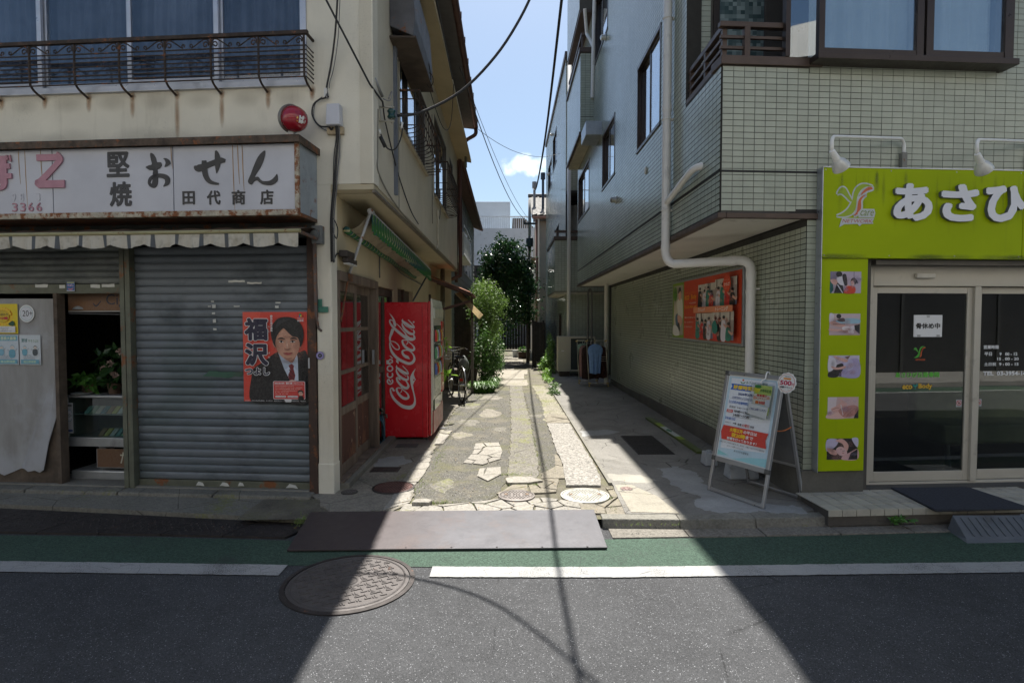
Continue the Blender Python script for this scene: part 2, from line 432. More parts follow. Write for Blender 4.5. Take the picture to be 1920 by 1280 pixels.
def kids_index():
    KIDS.clear()
    for o in bpy.data.objects:
        if o.parent: KIDS.setdefault(o.parent.name, []).append(o)
def dup(o, delta, label=None, group=None):
    kids_index(); c = copy_tree(o); c.location = o.location + Vector(delta)
    if label: c['label'] = label
    if group: c['group'] = group
    return c
def wall(fr, u0, u1, z0, z1, holes, t=.12, y=0.0):
    """wall slab with rectangular openings and their reveals"""
    g = G(fr)
    us = sorted({u0, u1, *[max(u0, min(u1, h[k])) for h in holes for k in (0, 1)]}); zs = sorted({z0, z1, *[max(z0, min(z1, h[k])) for h in holes for k in (2, 3)]})
    nu, nz_ = len(us) - 1, len(zs) - 1
    def solid(i, j):
        if i < 0 or j < 0 or i >= nu or j >= nz_: return False
        cu, cz = (us[i] + us[i + 1]) / 2, (zs[j] + zs[j + 1]) / 2
        return not any(h[0] < cu < h[1] and h[2] < cz < h[3] for h in holes)
    for i in range(nu):
        for j in range(nz_):
            if not solid(i, j): continue
            a, b, c, d = us[i], us[i + 1], zs[j], zs[j + 1]
            g.poly([(a, y, c), (b, y, c), (b, y, d), (a, y, d)]); g.poly([(b, y + t, c), (a, y + t, c), (a, y + t, d), (b, y + t, d)])
            if not solid(i - 1, j): g.poly([(a, y, d), (a, y + t, d), (a, y + t, c), (a, y, c)])
            if not solid(i + 1, j): g.poly([(b, y, c), (b, y + t, c), (b, y + t, d), (b, y, d)])
            if not solid(i, j - 1): g.poly([(a, y, c), (a, y + t, c), (b, y + t, c), (b, y, c)])
            if not solid(i, j + 1): g.poly([(b, y, d), (b, y + t, d), (a, y + t, d), (a, y, d)])
    return g
PRINT = None
def art(parent, name, fr, u0, u1, z0, z1, items, y=0.0, mat=None, lay0=0.0, label=None):
    """flat print: items in 0..1 coordinates of the picture, y down. kinds: bg, p (polygon), e (ellipse), t (text), s (stroke)"""
    g = G(fr); W_, H_ = u1 - u0, z1 - z0; g.lay = lay0
    X = lambda a: u0 + a * W_
    Z = lambda b: z1 - b * H_
    for it in items:
        k = it[0]; g.col = lin(it[1])
        if k == 'bg': g.shape([(X(0), Z(1)), (X(1), Z(1)), (X(1), Z(0)), (X(0), Z(0))], y)
        elif k == 'r': a, b, c, d = it[2]; g.shape([(X(a), Z(d)), (X(c), Z(d)), (X(c), Z(b)), (X(a), Z(b))], y)
        elif k == 'p': g.shape([(X(a), Z(b)) for a, b in it[2]], y)
        elif k == 'c': g.shape([(X(a), Z(b)) for a, b in cr(it[2], 5, True)], y)
        elif k == 'e': a, b, c, d = it[2]; g.ell(X(a), Z(b), c * W_, d * H_, y)
        elif k == 'g': a, b, c, d = it[2]; g.soft(X(a), Z(b), c * W_, d * H_, it[3], y)
        elif k == 't': a, b, c, d = it[3]; g.text(it[2], X(a), X(c), Z(d), Z(b), y, bold=it[4] if len(it) > 4 else 0, rot=len(it) > 5)
        elif k == 's': g.stroke([(X(a), Z(b), w_ * W_) for a, b, w_ in it[2]], y)
    return g.obj(name, mat or PRINT, parent, label=label)
PRINT = print_mat()
# ================================================================ GROUND
rnd = random.Random(7)
asph = asphalt('asphalt_road', .068, (.98, 1, 1.05)); asph_old = asphalt('asphalt_old', .10, (1, .99, .95))
# --- road, markings
def ycurve(x, pts):
    pts = sorted(pts)
    if x <= pts[0][0]: a, b = pts[0], pts[1]
    elif x >= pts[-1][0]: a, b = pts[-2], pts[-1]
    else:
        for a, b in zip(pts, pts[1:]):
            if a[0] <= x <= b[0]: break
    return a[1] + (b[1] - a[1]) * (x - a[0]) / (b[0] - a[0])
LB = [(-12, 4.25), (-3.5, 3.913), (-1.5, 3.835), (-.5, 3.80), (.7, 3.785), (3.6, 3.851), (12, 4.15)]
LF = [(-12, 4.08), (-3.5, 3.75), (-1.5, 3.675), (-.5, 3.645), (.7, 3.63), (3.6, 3.69), (12, 3.98)]
GB = [(-12, 5.2), (-3.94, 4.40), (-2.68, 4.345), (-1.67, 4.275), (.76, 4.28), (2.26, 4.33), (4.1, 4.437), (12, 4.9)]
KB = [(-14, 6.0), (-4.53, 5.06), (-1.73, 4.66), (-1.36, 4.63), (.757, 4.50), (1.48, 4.475), (2.4, 4.52), (3.5, 4.585), (12, 5.1)]
def band(g, x0, x1, f0, f1, z, n=40):
    xs = [x0 + (x1 - x0) * k / n for k in range(n + 1)]
    jt = lambda x, q: .006 * noise.noise((x * 9, q, 0)) + .005 * noise.noise((x * 40, q, 3))
    i = g.V([(x, ycurve(x, f0) + jt(x, f0[0][1]), z) for x in xs]); j = g.V([(x, ycurve(x, f1) + jt(x, f1[0][1]), z) for x in xs])
    for k in range(n): g.F((i + k, i + k + 1, j + k + 1, j + k))
    return g
g = G(); g.box(-200, 200, -200, 260, -.4, -.03); struct(g, 'ground', concrete('earth', (.16, .14, .11), .4))
g = G(); g.poly([(-60, -3.6, 0), (60, -3.6, 0), (60, 6.9, 0), (-60, 6.9, 0)]); road = struct(g, 'road', asph)
green = paint_on_asphalt('green_lane_paint', (.055, .092, .068), .36, .055, agg=.9)
g = band(G(), -14, 14, LB, GB, .004, 900); struct(g, 'green_lane', green)
white = paint_on_asphalt('road_line_paint', (.36, .36, .355), .45, .055, True, .12)
g = band(G(), -14, -1.5, LF, LB, .008, 700); struct(g, 'white_line', white)
g = band(G(), -.51, 14, LF, LB, .008, 800); struct(g, 'white_line', white)
OLB = [(-14, -2.0), (14, -2.0)]; OLF = [(-14, -1.84), (14, -1.84)]; OGB = [(-14, -2.75), (14, -2.75)]
g = band(G(), -14, 14, OGB, OLB, .004, 2); struct(g, 'green_lane', green)
g = band(G(), -14, 14, OLB, OLF, .008, 2); struct(g, 'white_line', white)
# --- gutter slabs between lane and kerb (right side): separate concrete blocks
gut = concrete('gutter_concrete', (.20, .185, .16), .6, 0, .35)
gp = G(); gp.box(-14, 14, 4.2, 5.0, -.03, -.004); gutter = struct(gp, 'gutter', concrete('gutter_bed', (.10, .095, .08), .5))
x = .80
while x < 7.0:
    wd = .60; g = G(); y0, y1 = ycurve(x, GB), ycurve(x + wd, GB); k0, k1 = ycurve(x, KB) - .012, ycurve(x + wd, KB) - .012
    g.prism([(x + .004, y0 + .012, -.02), (x + wd - .004, y1 + .012, -.02), (x + wd - .004, k1, -.02), (x + .004, k0, -.02)], (0, 0, .032 + rnd.uniform(-.002, .002)))
    g.obj('gutter_block', gut, gutter, bevel=.004); x += wd
# --- kerb stones right
kerbm = concrete('kerb_concrete', (.23, .22, .19), .75, .2, .2)
kerb = struct(G().box(.76, 9, 4.9, 5.0, -.02, .0), 'kerb', kerbm)
x = .76
while x < 7.0:
    wd = .62; a, b = ycurve(x, KB), ycurve(x + wd, KB); g = G()
    if x < 2.3:
        p0 = [(x + .002, a, -.02), (x + wd - .002, b, -.02), (x + wd - .002, b + .13, -.02), (x + .002, a + .13, -.02)]
        p1 = [(x + .002, a + .02, .078), (x + wd - .002, b + .02, .078), (x + wd - .002, b + .13, .084), (x + .002, a + .13, .084)]
        g.hexa(p0 + p1)
    else:
        g.hexa([(x + .002, a, -.02), (x + wd - .002, b, -.02), (x + wd - .002, b + .12, -.02), (x + .002, a + .12, -.02),
                (x + .002, a + .02, .08), (x + wd - .002, b + .02, .08), (x + wd - .002, b + .12, .085), (x + .002, a + .12, .085)])
    g.obj('kerb_stone', kerbm, kerb, bevel=.008); x += wd
# --- left: iron gutter covers with chequer lugs
iron = M('rusty_iron', (.045, .038, .036), .6, .4, var=.3, vs=9, bump=.6, bs=90, rust=.08, rs=9)
gl_ = struct(G().box(-14, -1.66, 4.30, 4.62, -.06, -.02), 'gutter', concrete('gutter_bed', (.10, .095, .08), .5))
x = -1.70
for k in range(14):
    x1_ = x; x0_ = x - .497; g = G()
    def qy(xx, t): return ycurve(xx, GB) + .03 + t * (ycurve(xx, KB) - .10 - ycurve(xx, GB))
    sk = .14
    P0 = [(x0_ + .004 - sk * 0, qy(x0_, 0)), (x1_ - .004 - sk * 0, qy(x1_, 0)), (x1_ - .004 + sk, qy(x1_, 1)), (x0_ + .004 + sk, qy(x0_, 1))]
    g.prism([(a, b, -.012) for a, b in P0], (0, 0, .03))
    for a in range(7):
        for b in range(6):
            if 2 <= a <= 4 and b in (0, 5): continue
            u = (a + .75) / 7.5; v = (b + .7) / 6.4
            px = P0[0][0] + (P0[1][0] - P0[0][0]) * u + sk * v; py = qy(px, v)
            rr = .008 if (a + b) % 2 else .011
            g.lathe((px, py, .0175), [(rr, 0), (rr * .7, .004)], 6)
    g.obj('gutter_cover', iron, gl_); x = x0_
# ---- sidewalk left (old concrete, sloping from the shop to the gutter)
oldc = concrete('old_pavement', (.20, .19, .16), .8, .3, .25, crack=.6)
g = G()
xs = [-14, -10, -7, -5, -4, -3, -2.3, -1.8, -1.45, -1.2]
def shopy(x): return 5.2 + (-1.6 - x) * .09
for a, b in zip(xs, xs[1:]):
    g.hexa([(a, ycurve(a, KB) - .02, -.03), (b, ycurve(b, KB) - .02, -.03), (b, shopy(b) + .5, -.03), (a, shopy(a) + .5, -.03),
            (a, ycurve(a, KB) - .02, .045), (b, ycurve(b, KB) - .02, .045), (b, shopy(b) + .5, .085), (a, shopy(a) + .5, .085)])
side = struct(g, 'pavement', oldc)
g = G()
for k in range(10):   # step stones in front of the shop sill
    a = -1.78 - k * .92; b = a - .905
    g2 = G(); g2.hexa([(b, shopy(b) - .16, .03), (a, shopy(a) - .16, .03), (a, shopy(a) + .3, .03), (b, shopy(b) + .3, .03),
                      (b, shopy(b) - .15, .09), (a, shopy(a) - .15, .09), (a, shopy(a) + .3, .097), (b, shopy(b) + .3, .097)])
    g2.obj('step_stone', oldc, side, bevel=.012)
# ---- alley bed
bed = NT('alley_bed')
c = bed.mix(bed.ramp(bed.noise(4, 7, .7), .35, .7), (.10, .09, .068), (.20, .18, .14))
mk = bed.ramp(bed.math('ADD', bed.math('MULTIPLY', bed.noise(2.0, 5), .6), bed.math('MULTIPLY', bed.noise(40, 4, .7), .4)), .47, .58)
c = bed.mix(bed.math('MULTIPLY', mk, .6), c, bed.mix(bed.noise(70, 3), (.07, .085, .025), (.16, .155, .06)))
bed.set(c, .95); bed.bump(bed.noise(60, 8, .75), 1.0, .012); bed.bump(bed.vor(45), .6, .008)
g = G(); n = 60
i0 = []
for k in range(n + 1):
    yy = 4.55 + (46 - 4.55) * (k / n) ** 2
    i0.append(g.V([(xx, max(yy, ycurve(xx, KB) - .03) if k == 0 else yy, .064 + .005 * noise.noise((xx * 2, yy * 2, 0))) for xx in [-2.2 + j * .25 for j in range(30)]]))
for a, b in zip(i0, i0[1:]):
    for j in range(29): g.F((a + j, a + j + 1, b + j + 1, b + j))
alley = struct(g, 'alley_path', bed.m)
def rough_edge(pts, amp=.02, step=.07, seed=0, closed=True):
    out = []; N = len(pts)
    for i in range(N):
        a = Vector((*pts[i], 0)); b = Vector((*pts[(i + 1) % N], 0)); L = (b - a).length; m = max(1, int(L / step))
        for k in range(m):
            p = a.lerp(b, k / m); d = Vector((noise.noise((p.x * 6, p.y * 6, seed)), noise.noise((p.x * 6, p.y * 6, seed + 9)), 0)) * amp * 1.6
            d += Vector((noise.noise((p.x * 25, p.y * 25, seed)), noise.noise((p.x * 25, p.y * 25, seed + 5)), 0)) * amp * .7
            out.append((p.x + d.x, p.y + d.y))
    return out
def slab(pts, z0, z1, name, mat, parent=None, amp=.02, seed=0, step=.07, bevel=0):
    P = rough_edge(pts, amp, step, seed); g = G(); n = len(P)
    i = g.V([(a, b, z0) for a, b in P]); 
    cx = sum(p[0] for p in P) / n; cy = sum(p[1] for p in P) / n
    j = g.V([(a, b, z1 - .002) for a, b in P]); 
    k = g.V([(a + (cx - a) * min(.25, .006 / max(.03, math.hypot(cx - a, cy - b))), b + (cy - b) * min(.25, .006 / max(.03, math.hypot(cx - a, cy - b))), z1) for a, b in P])
    for q in range(n):
        r_ = (q + 1) % n; g.F((i + q, i + r_, j + r_, j + q)); g.F((j + q, j + r_, k + r_, k + q))
    g.F([k + q for q in range(n)])
    return struct(g, name, mat, parent)
pat = asphalt('asphalt_patch', .105, (1, .98, .94))
mossy = NT('asphalt_mossy')
cell = mossy.vor(120, out='Color'); sep = mossy.n('ShaderNodeSeparateColor'); mossy.l(cell, sep.inputs[0])
c = mossy.mix(mossy.ramp(sep.outputs[0], 0, 1), (.045, .042, .036), (.145, .138, .118))
c = mossy.mix(mossy.ramp(sep.outputs[1], .97, .99), c, (.32, .30, .27))
mk = mossy.ramp(mossy.math('ADD', mossy.math('MULTIPLY', mossy.noise(2.2, 6, .7), .62), mossy.math('MULTIPLY', mossy.noise(50, 4, .7), .42)), .53, .64)
c = mossy.mix(mossy.math('MULTIPLY', mossy.ramp(mossy.noise(3.5, 6, .7), .52, .62), .6), c, (.17, .15, .11))
c = mossy.mix(mossy.math('MULTIPLY', mk, .8), c, (.11, .108, .045)); mossy.set(c, .9)
mossy.bump(mossy.vor(75), .9, .008); mossy.bump(mossy.noise(12, 5), .5, .015)
slab([(-.80, 13.0), (-.95, 9.4), (-.90, 7.4), (-.90, 6.1), (-.89, 5.3), (-.80, 5.0), (-.55, 4.95), (-.22, 4.97), (-.10, 5.2), (.0, 5.9), (.045, 8.5), (.04, 13.0)], .04, .070, 'asphalt_patch', mossy.m, alley, .03, 3)
slab([(.36, 12.6), (.37, 9), (.35, 6.0), (.40, 5.75), (.55, 5.72), (.60, 6.6), (.62, 8.4), (.68, 10.2), (.58, 12.6)], .04, .0705, 'asphalt_patch', mossy.m, alley, .045, 8)
midc = concrete('path_setts', (.18, .168, .145), .7, .55, .55, crack=.3)
slab([(.05, 15), (.055, 8.5), (.02, 6.6), (.0, 5.75), (.30, 5.70), (.345, 6.4), (.355, 9), (.34, 15)], .04, .074, 'centre_path', midc, alley, .02, 12)
leftc = concrete('left_apron', (.235, .215, .18), .85, .3, .3, crack=.4)
slab([(-1.75, 5.15), (-1.45, 4.66), (-.98, 4.68), (-.86, 5.0), (-.92, 5.4), (-.90, 6.2), (-.92, 7.4), (-.96, 9.4), (-.86, 13.3), (-1.9, 13.6), (-1.9, 5.3)], .03, .078, 'alley_apron', leftc, alley, .035, 21)
rightc = concrete('right_yard', (.225, .215, .195), .8, .0, .12, crack=.25)
slab([(1.02, 17), (1.01, 8), (1.02, 5.5), (.97, 4.64), (1.5, 4.61), (2.4, 4.65), (2.75, 4.75), (2.75, 17)], .03, .081, 'side_yard', rightc, alley, .006, 31)
pale = concrete('pale_patch', (.33, .335, .33), .35, 0, 0, bump=.4)
slab([(1.60, 6.1), (1.85, 6.15), (1.98, 5.7), (1.9, 5.35), (2.02, 5.12), (2.2, 4.9), (2.5, 4.74), (2.45, 4.64), (1.7, 4.66), (1.62, 4.85), (1.72, 5.1), (1.6, 5.4), (1.62, 5.75)], .07, .0835, 'cement_patch', pale, alley, .05, 33, .025)
slab([(1.05, 8.15), (1.5, 8.25), (1.62, 8.05), (1.3, 7.85), (1.03, 7.75)], .07, .0835, 'cement_patch', pale, alley, .04, 34, .025)
slab([(1.03, 5.85), (1.35, 5.78), (1.5, 5.6), (1.35, 5.5), (1.03, 5.6)], .07, .0835, 'cement_patch', concrete('pale_patch_warm', (.33, .315, .275), .4), alley, .04, 35, .025)
slab([(-1.5, 6.55), (-1.25, 6.7), (-1.1, 6.35), (-1.3, 6.05), (-1.47, 6.2)], .07, .0805, 'cement_patch', pale, alley, .035, 36, .025)
granite = concrete('granite_slab', (.27, .255, .23), .25, .12, .75, bump=.3)
gr = slab([(.61, 8.75), (.60, 7.3), (.605, 6.2), (.56, 5.44), (.90, 5.42), (.955, 6.0), (.955, 7.3), (.95, 8.75)], .04, .088, 'granite_slab', granite, alley, .012, 41)
slab([(.60, 8.9), (.98, 8.9), (.96, 11.5), (.9, 14), (.60, 14), (.66, 11)], .04, .071, 'asphalt_patch', concrete('worn_edge', (.26, .24, .19), .6, .7, .5), alley, .04, 44)
# crazy paving: Voronoi stones clipped to an outline
def clip(poly, px, py, nx, ny):
    out = []
    for a, b in zip(poly, poly[1:] + poly[:1]):
        da = (a[0] - px) * nx + (a[1] - py) * ny; db = (b[0] - px) * nx + (b[1] - py) * ny
        if da <= 0: out.append(a)
        if (da < 0 < db) or (db < 0 < da):
            t = da / (da - db); out.append((a[0] + (b[0] - a[0]) * t, a[1] + (b[1] - a[1]) * t))
    return out
def crazy(outline, n, mat, seed, z=.078, gap=.008, amp=.006, inside=None):
    r_ = random.Random(seed); x0 = min(p[0] for p in outline); x1 = max(p[0] for p in outline); y0 = min(p[1] for p in outline); y1 = max(p[1] for p in outline)
    S = []
    while len(S) < n:
        p = (r_.uniform(x0, x1), r_.uniform(y0, y1))
        if all(math.hypot(p[0] - q[0], p[1] - q[1]) > .55 * math.sqrt((x1 - x0) * (y1 - y0) / n) for q in S) or r_.random() < .03: S.append(p)
    for p in S:
        P = list(outline)
        for q in S:
            if q is p: continue
            dx, dy = q[0] - p[0], q[1] - p[1]; d = math.hypot(dx, dy) or 1; dx /= d; dy /= d
            P = clip(P, (p[0] + q[0]) / 2 - dx * gap, (p[1] + q[1]) / 2 - dy * gap, dx, dy)
            if len(P) < 3: break
        if len(P) < 3: continue
        A = abs(sum(a[0] * b[1] - b[0] * a[1] for a, b in zip(P, P[1:] + P[:1]))) / 2
        if A < .002: continue
        slab(P, .05, z + r_.uniform(-.004, .004), 'paving_stone', mat, alley, amp, r_.randint(1, 99), .045)
crz = concrete('crazy_stone', (.31, .29, .255), .45, .15, .3)
crazy([(-.92, 4.70), (.62, 4.66), (.66, 4.93), (.35, 5.08), (-.05, 5.05), (-.25, 4.96), (-.66, 4.86), (-.9, 4.93)], 16, crz, 5)
crazy([(.62, 4.66), (1.0, 4.64), (1.0, 5.35), (.93, 5.36), (.95, 5.05), (.8, 4.88), (.62, 4.90)], 7, concrete('crazy_stone_brown', (.24, .215, .17), .6, .35, .3), 8)
crazy([(.22, 5.2), (.45, 5.25), (.52, 5.72), (.0, 5.70), (-.02, 5.58), (.2, 5.5)], 7, concrete('crazy_stone_brown', (.24, .215, .17), .6, .35, .3), 11)
crazy([(-.42, 7.35), (-.12, 7.4), (-.06, 6.9), (-.09, 6.5), (-.28, 6.25), (-.50, 6.35), (-.42, 6.8)], 11, crz, 14, .082)
crazy([(-.30, 6.1), (-.08, 6.15), (-.07, 5.85), (-.2, 5.6), (-.32, 5.8)], 3, crz, 15, .080)
slab([(-.02, 5.66), (.1, 5.72), (.25, 5.68), (.34, 5.56), (.2, 5.49), (0, 5.49)], .05, .098, 'paving_stone', crz, alley, .012, 51)
crazy([(1.02, 4.66), (1.42, 4.63), (1.35, 5.1), (1.2, 5.45), (1.04, 5.45)], 3, concrete('crazy_stone_sand', (.33, .305, .25), .4, .05, .1), 19, .086)
for k, (yy, a, b) in enumerate(((14.6, -.5, .5), (16.2, -.45, .45), (17.6, -.4, .6), (19.2, -.35, .2), (20.8, -.3, .55), (22.5, -.3, .6), (24.5, -.3, .6))):
    slab([(a, yy - .75), (b, yy - .75), (b + .03, yy + .72), (a - .03, yy + .72)], .05, .078 + .002 * (k % 3), 'paving_slab', concrete('far_slab', (.33, .30, .25), .6, .35, .2), alley, .03, 60 + k, .2)
crazy([(-1.05, 4.72), (-.86, 4.95), (-.90, 5.4), (-.86, 6.1), (-.93, 6.9), (-1.02, 6.9), (-1.04, 5.6)], 9, crz, 23, .083, .005, .012)
crazy([(-.95, 7.3), (-.84, 7.3), (-.80, 8.2), (-.98, 8.2)], 4, crz, 24, .081, .005, .014)
crazy([(.60, 8.8), (.98, 8.85), (.98, 9.6), (.72, 9.7), (.62, 9.3)], 5, concrete('crazy_stone_brown', (.24, .215, .17), .6, .35, .3), 25, .079, .006, .015)
crazy([(-.10, 5.2), (.2, 5.75), (.18, 5.2), (.0, 5.05)], 3, concrete('crazy_stone_brown', (.24, .215, .17), .6, .35, .3), 26, .078, .006, .012)
crazy([(.33, 5.7), (.62, 5.7), (.6, 6.6), (.56, 6.9), (.52, 6.2), (.36, 5.9)], 6, concrete('crazy_stone_brown', (.24, .215, .17), .6, .35, .3), 27, .076, .006, .012)
for k, (cx_, cy_, q) in enumerate(((-.62, 8.9, .16), (-.3, 9.8, .2), (-.7, 10.6, .18), (-.35, 11.8, .22), (-.1, 8.3, .1), (-.66, 7.9, .12), (.48, 9.5, .09), (.2, 10.5, .12), (-.62, 5.5, .10))):
    slab([(cx_ + q * (1 + .3 * math.sin(k * 3 + t * 2.3)) * math.cos(t * .785) , cy_ + q * 2 * (1 + .35 * math.cos(k * 2 + t * 1.7)) * math.sin(t * .785)) for t in range(8)], .05, .073, 'concrete_patch', (midc, leftc)[k % 2], alley, .05, 80 + k, .04)
# curb strip along the yard
g = G(); g.hexa([(.985, 5.5, .05), (1.02, 5.5, .05), (1.02, 13, .05), (.985, 13, .05), (.985, 5.5, .09), (1.02, 5.5, .09), (1.02, 13, .092), (.985, 13, .092)])
g.obj('edging', kerbm, alley)
# mortar rubble, pebbles and litter as stuff
g = G(); r_ = random.Random(3)
for k in range(420):
    xx = r_.gauss(-.0, .75); yy = r_.uniform(4.7, 12)
    if not -1.1 < xx < 1.05: continue
    q = r_.uniform(.003, .009); a = r_.uniform(0, 6.3)
    g.lathe((xx, yy, .070), [(q, 0), (q * 1.05, q * .5), (q * .5, q * 1.2)], 5)
o = g.obj('gravel', concrete('pebble', (.40, .37, .31), .3), None); tag(o, 'small loose stones scattered over the old alley path', 'gravel', kind='stuff')
g = G()
g.prism([(-.83, 4.86, .06), (-.68, 4.85, .06), (-.66, 4.93, .06), (-.72, 4.97, .06), (-.82, 4.95, .06)], (0, 0, .05))
tag(g.obj('stone', crz, None, bevel=.01), 'loose broken grey stone lying at the alley mouth', 'stone')
# ---- steel plate over the gutter
s = NT('steel_plate')
c = s.mix(s.ramp(s.noise(1.6, 7, .65), .3, .7), (.045, .044, .050), (.078, .077, .087))
c = s.mix(s.ramp(s.noise(2.4, 8, .7), .52, .70, 0, .7), c, (.08, .055, .048))
px = s.n('ShaderNodeSeparateXYZ'); s.l(s.P(), px.inputs[0])
c = s.mix(s.math('MULTIPLY', s.ramp(px.outputs[0], -.4, -1.1), .75), c, (.07, .052, .05))
s.set(c, s.ramp(s.noise(9, 5), .3, .7, .42, .62), .35); s.bump(s.noise(45, 6, .7), .3, .004); s.bump(s.noise(1.3, 3), .25, .03)
g = G(); g.hexa([(-1.59, 4.05, .012), (.725, 4.08, .012), (.72, 4.70, .082), (-1.63, 4.665, .082), (-1.59, 4.05, .024), (.725, 4.08, .024), (.72, 4.70, .094), (-1.63, 4.665, .094)])
pl = g.obj('steel_plate', s.m, None, bevel=.002); tag(pl, 'long flat steel ramp plate bridging the gutter at the alley mouth', 'metal plate')
for k in range(7): G().lathe((-1.4 + k * .33, 4.075 + k * .002, .024), [(.009, 0), (.006, .004)], 8).obj('rivet', iron, pl)
# ---- manholes
def manhole(name, label, x, y, r_, z, m, mr, pattern, rot=0.0, mark=None, th=.012):
    t = thing(name, label, 'manhole cover', (x, y, z), 'round manhole covers')
    F = frame((x, y, z), (math.cos(rot), math.sin(rot), 0), (0, 0, -1))   # u right, z = away... facing up
    g = G(); n = 48
    ro, ri = r_, r_ * .93
    g.lathe((x, y, z - .03), [(ro, 0), (ro, .03 + .002), (ri, .03 + .004), (ri, .02)], n); g.obj('rim', mr, t)
    g = G(); rl = ri - .006; g.lathe((x, y, z - .02), [(rl, 0), (rl, .018 + th * .4), (rl * .97, .02 + th * .4)], n)
    lid = g.obj('lid', m, t); zt = z + th * .4
    g = G()
    def rib(cx, cy, w_, h_, a):
        ca, sa = math.cos(a), math.sin(a); P = []
        for dx, dy in ((-w_, -h_), (w_, -h_), (w_, h_), (-w_, h_)):
            P.append((x + cx + dx * ca - dy * sa, y + cy + dx * sa + dy * ca))
        i = g.V([(a_, b_, zt - .001) for a_, b_ in P]); cxx = sum(p[0] for p in P) / 4; cyy = sum(p[1] for p in P) / 4
        j = g.V([(cxx + (a_ - cxx) * .86, cyy + (b_ - cyy) * .8, zt + .005) for a_, b_ in P])
        for q in range(4): g.F((i + q, i + (q + 1) % 4, j + (q + 1) % 4, j + q))
        g.F((j, j + 1, j + 2, j + 3))
    if pattern == 'basket':
        st = .048; N = int(rl / st) + 1
        for a in range(-N, N + 1):
            for b in range(-N, N + 1):
                cx, cy = a * st, b * st
                ca, sa = math.cos(rot), math.sin(rot); px_, py_ = cx * ca - cy * sa, cx * sa + cy * ca
                if not r_ * .22 < math.hypot(px_, py_) < rl * .88: continue
                an = rot + (0 if (a + b) % 2 else math.pi / 2)
                rib(px_, py_, .021, .0065, an)
                ox, oy = -math.sin(an) * .017, math.cos(an) * .017
                rib(px_ + ox, py_ + oy, .014, .0045, an + math.pi / 2 * (a % 2))
        for rr in (.205, .125): 
            q = [(x + r_ * rr * math.cos(t_ * math.pi / 16), y + r_ * rr * math.sin(t_ * math.pi / 16), zt + .001) for t_ in range(32)]
            g.tube(q, .005, 5, True)
        q = [(x + rl * .93 * math.cos(t_ * math.pi / 24), y + rl * .93 * math.sin(t_ * math.pi / 24), zt) for t_ in range(48)]; g.tube(q, .006, 5, True)
    elif pattern == 'dots':
        st = .028; N = int(rl / st) + 1
        for a in range(-N, N + 1):
            for b in range(-N, N + 1):
                cx, cy = (a + .5 * (b % 2)) * st, b * st * .9
                if math.hypot(cx, cy) < rl * .85 and math.hypot(cx, cy) > (r_ * .3 if mark else 0): rib(cx, cy, .0085, .0085, rot)
        q = [(x + rl * .92 * math.cos(t_ * math.pi / 24), y + rl * .92 * math.sin(t_ * math.pi / 24), zt) for t_ in range(48)]; g.tube(q, .004, 5, True)
    g.obj('tread_pattern', m, t, kind='stuff')
    if mark == 'fish':
        g = G(); s_ = r_ * .2
        g.tube([(x + s_ * math.cos(a) * 1.1, y + s_ * math.sin(a), zt + .001) for a in [k * math.pi / 8 for k in range(16)]], .005, 5, True)
        g.tube([(x - s_ * .5, y - s_ * .4, zt), (x + s_ * .1, y + s_ * .4, zt), (x + s_ * .5, y - s_ * .3, zt)], .006, 5)
        g.obj('emblem', m, t)
    if mark == 'water':
        g = G(); s_ = r_ * .22
        g.tube([(x - s_, y + s_ * .2, zt), (x - s_ * .3, y + s_ * .3, zt), (x - s_ * .8, y - s_ * .7, zt)], .005, 5)
        g.tube([(x, y + s_ * .9, zt), (x, y - s_ * .8, zt)], .006, 5)
        g.tube([(x + s_ * .9, y + s_ * .5, zt), (x + s_ * .3, y, zt), (x + s_ * .9, y - s_ * .7, zt)], .005, 5)
        g.obj('emblem', m, t)
    if mark:
        g = G()
        for sx in (-1, 1): g.box(x + sx * r_ * .58 - .014, x + sx * r_ * .58 + .014, y - .02, y + .02, zt - .01, zt + .0065)
        g.obj('key_hole', M('hole_brown', (.16, .10, .06), .8), t)
    return t
brown_iron = M('manhole_iron', (.095, .085, .082), .6, .3, var=.2, vs=7, bump=.5, bs=120, rust=.12, rs=3)
grey_iron = M('manhole_grey', (.22, .195, .18), .55, .3, var=.25, vs=10, bump=.4, bs=120, dirt=.15)
cream_lid = M('manhole_cream', (.46, .45, .40), .6, 0, var=.08, vs=10, bump=.3, bs=120, dirt=.12, ds=8)
manhole('manhole_cover', 'large brown iron road manhole cover with woven basket pattern', -1.015, 3.585, .415, .006, brown_iron, iron, 'basket', R(28), th=.01)
manhole('manhole_cover', 'cream coloured round manhole cover at the alley mouth', .705, 5.14, .222, .078, cream_lid, cream_lid, 'dots', R(45), 'fish')
manhole('manhole_cover', 'small grey iron manhole cover left of the cream one', .08, 5.12, .165, .086, grey_iron, grey_iron, 'dots', R(10), 'water')
manhole('manhole_cover', 'rusty red brown manhole cover in shade by the shop corner', -1.09, 5.38, .20, .085, M('manhole_red', (.09, .042, .036), .65, .3, var=.3, vs=8, bump=.5, bs=90, rust=.2), iron, 'dots', R(0))
manhole('manhole_cover', 'tiny pinkish round valve cover beside the sunny yard', 1.12, 5.31, .062, .084, M('valve_pink', (.30, .21, .19), .7, 0, var=.3, vs=30), grey_iron, 'dots', 0)
manhole('manhole_cover', 'tiny dark iron valve cover at the foot of the pillar', -1.47, 5.24, .075, .082, brown_iron, iron, 'dots', 0)
g = G(); g.box(-1.46, -1.16, 5.95, 6.15, .075, .083); tag(g.obj('floor_hatch', iron, None, bevel=.003), 'square dark iron hatch in the pavement by the sliding door', 'hatch')
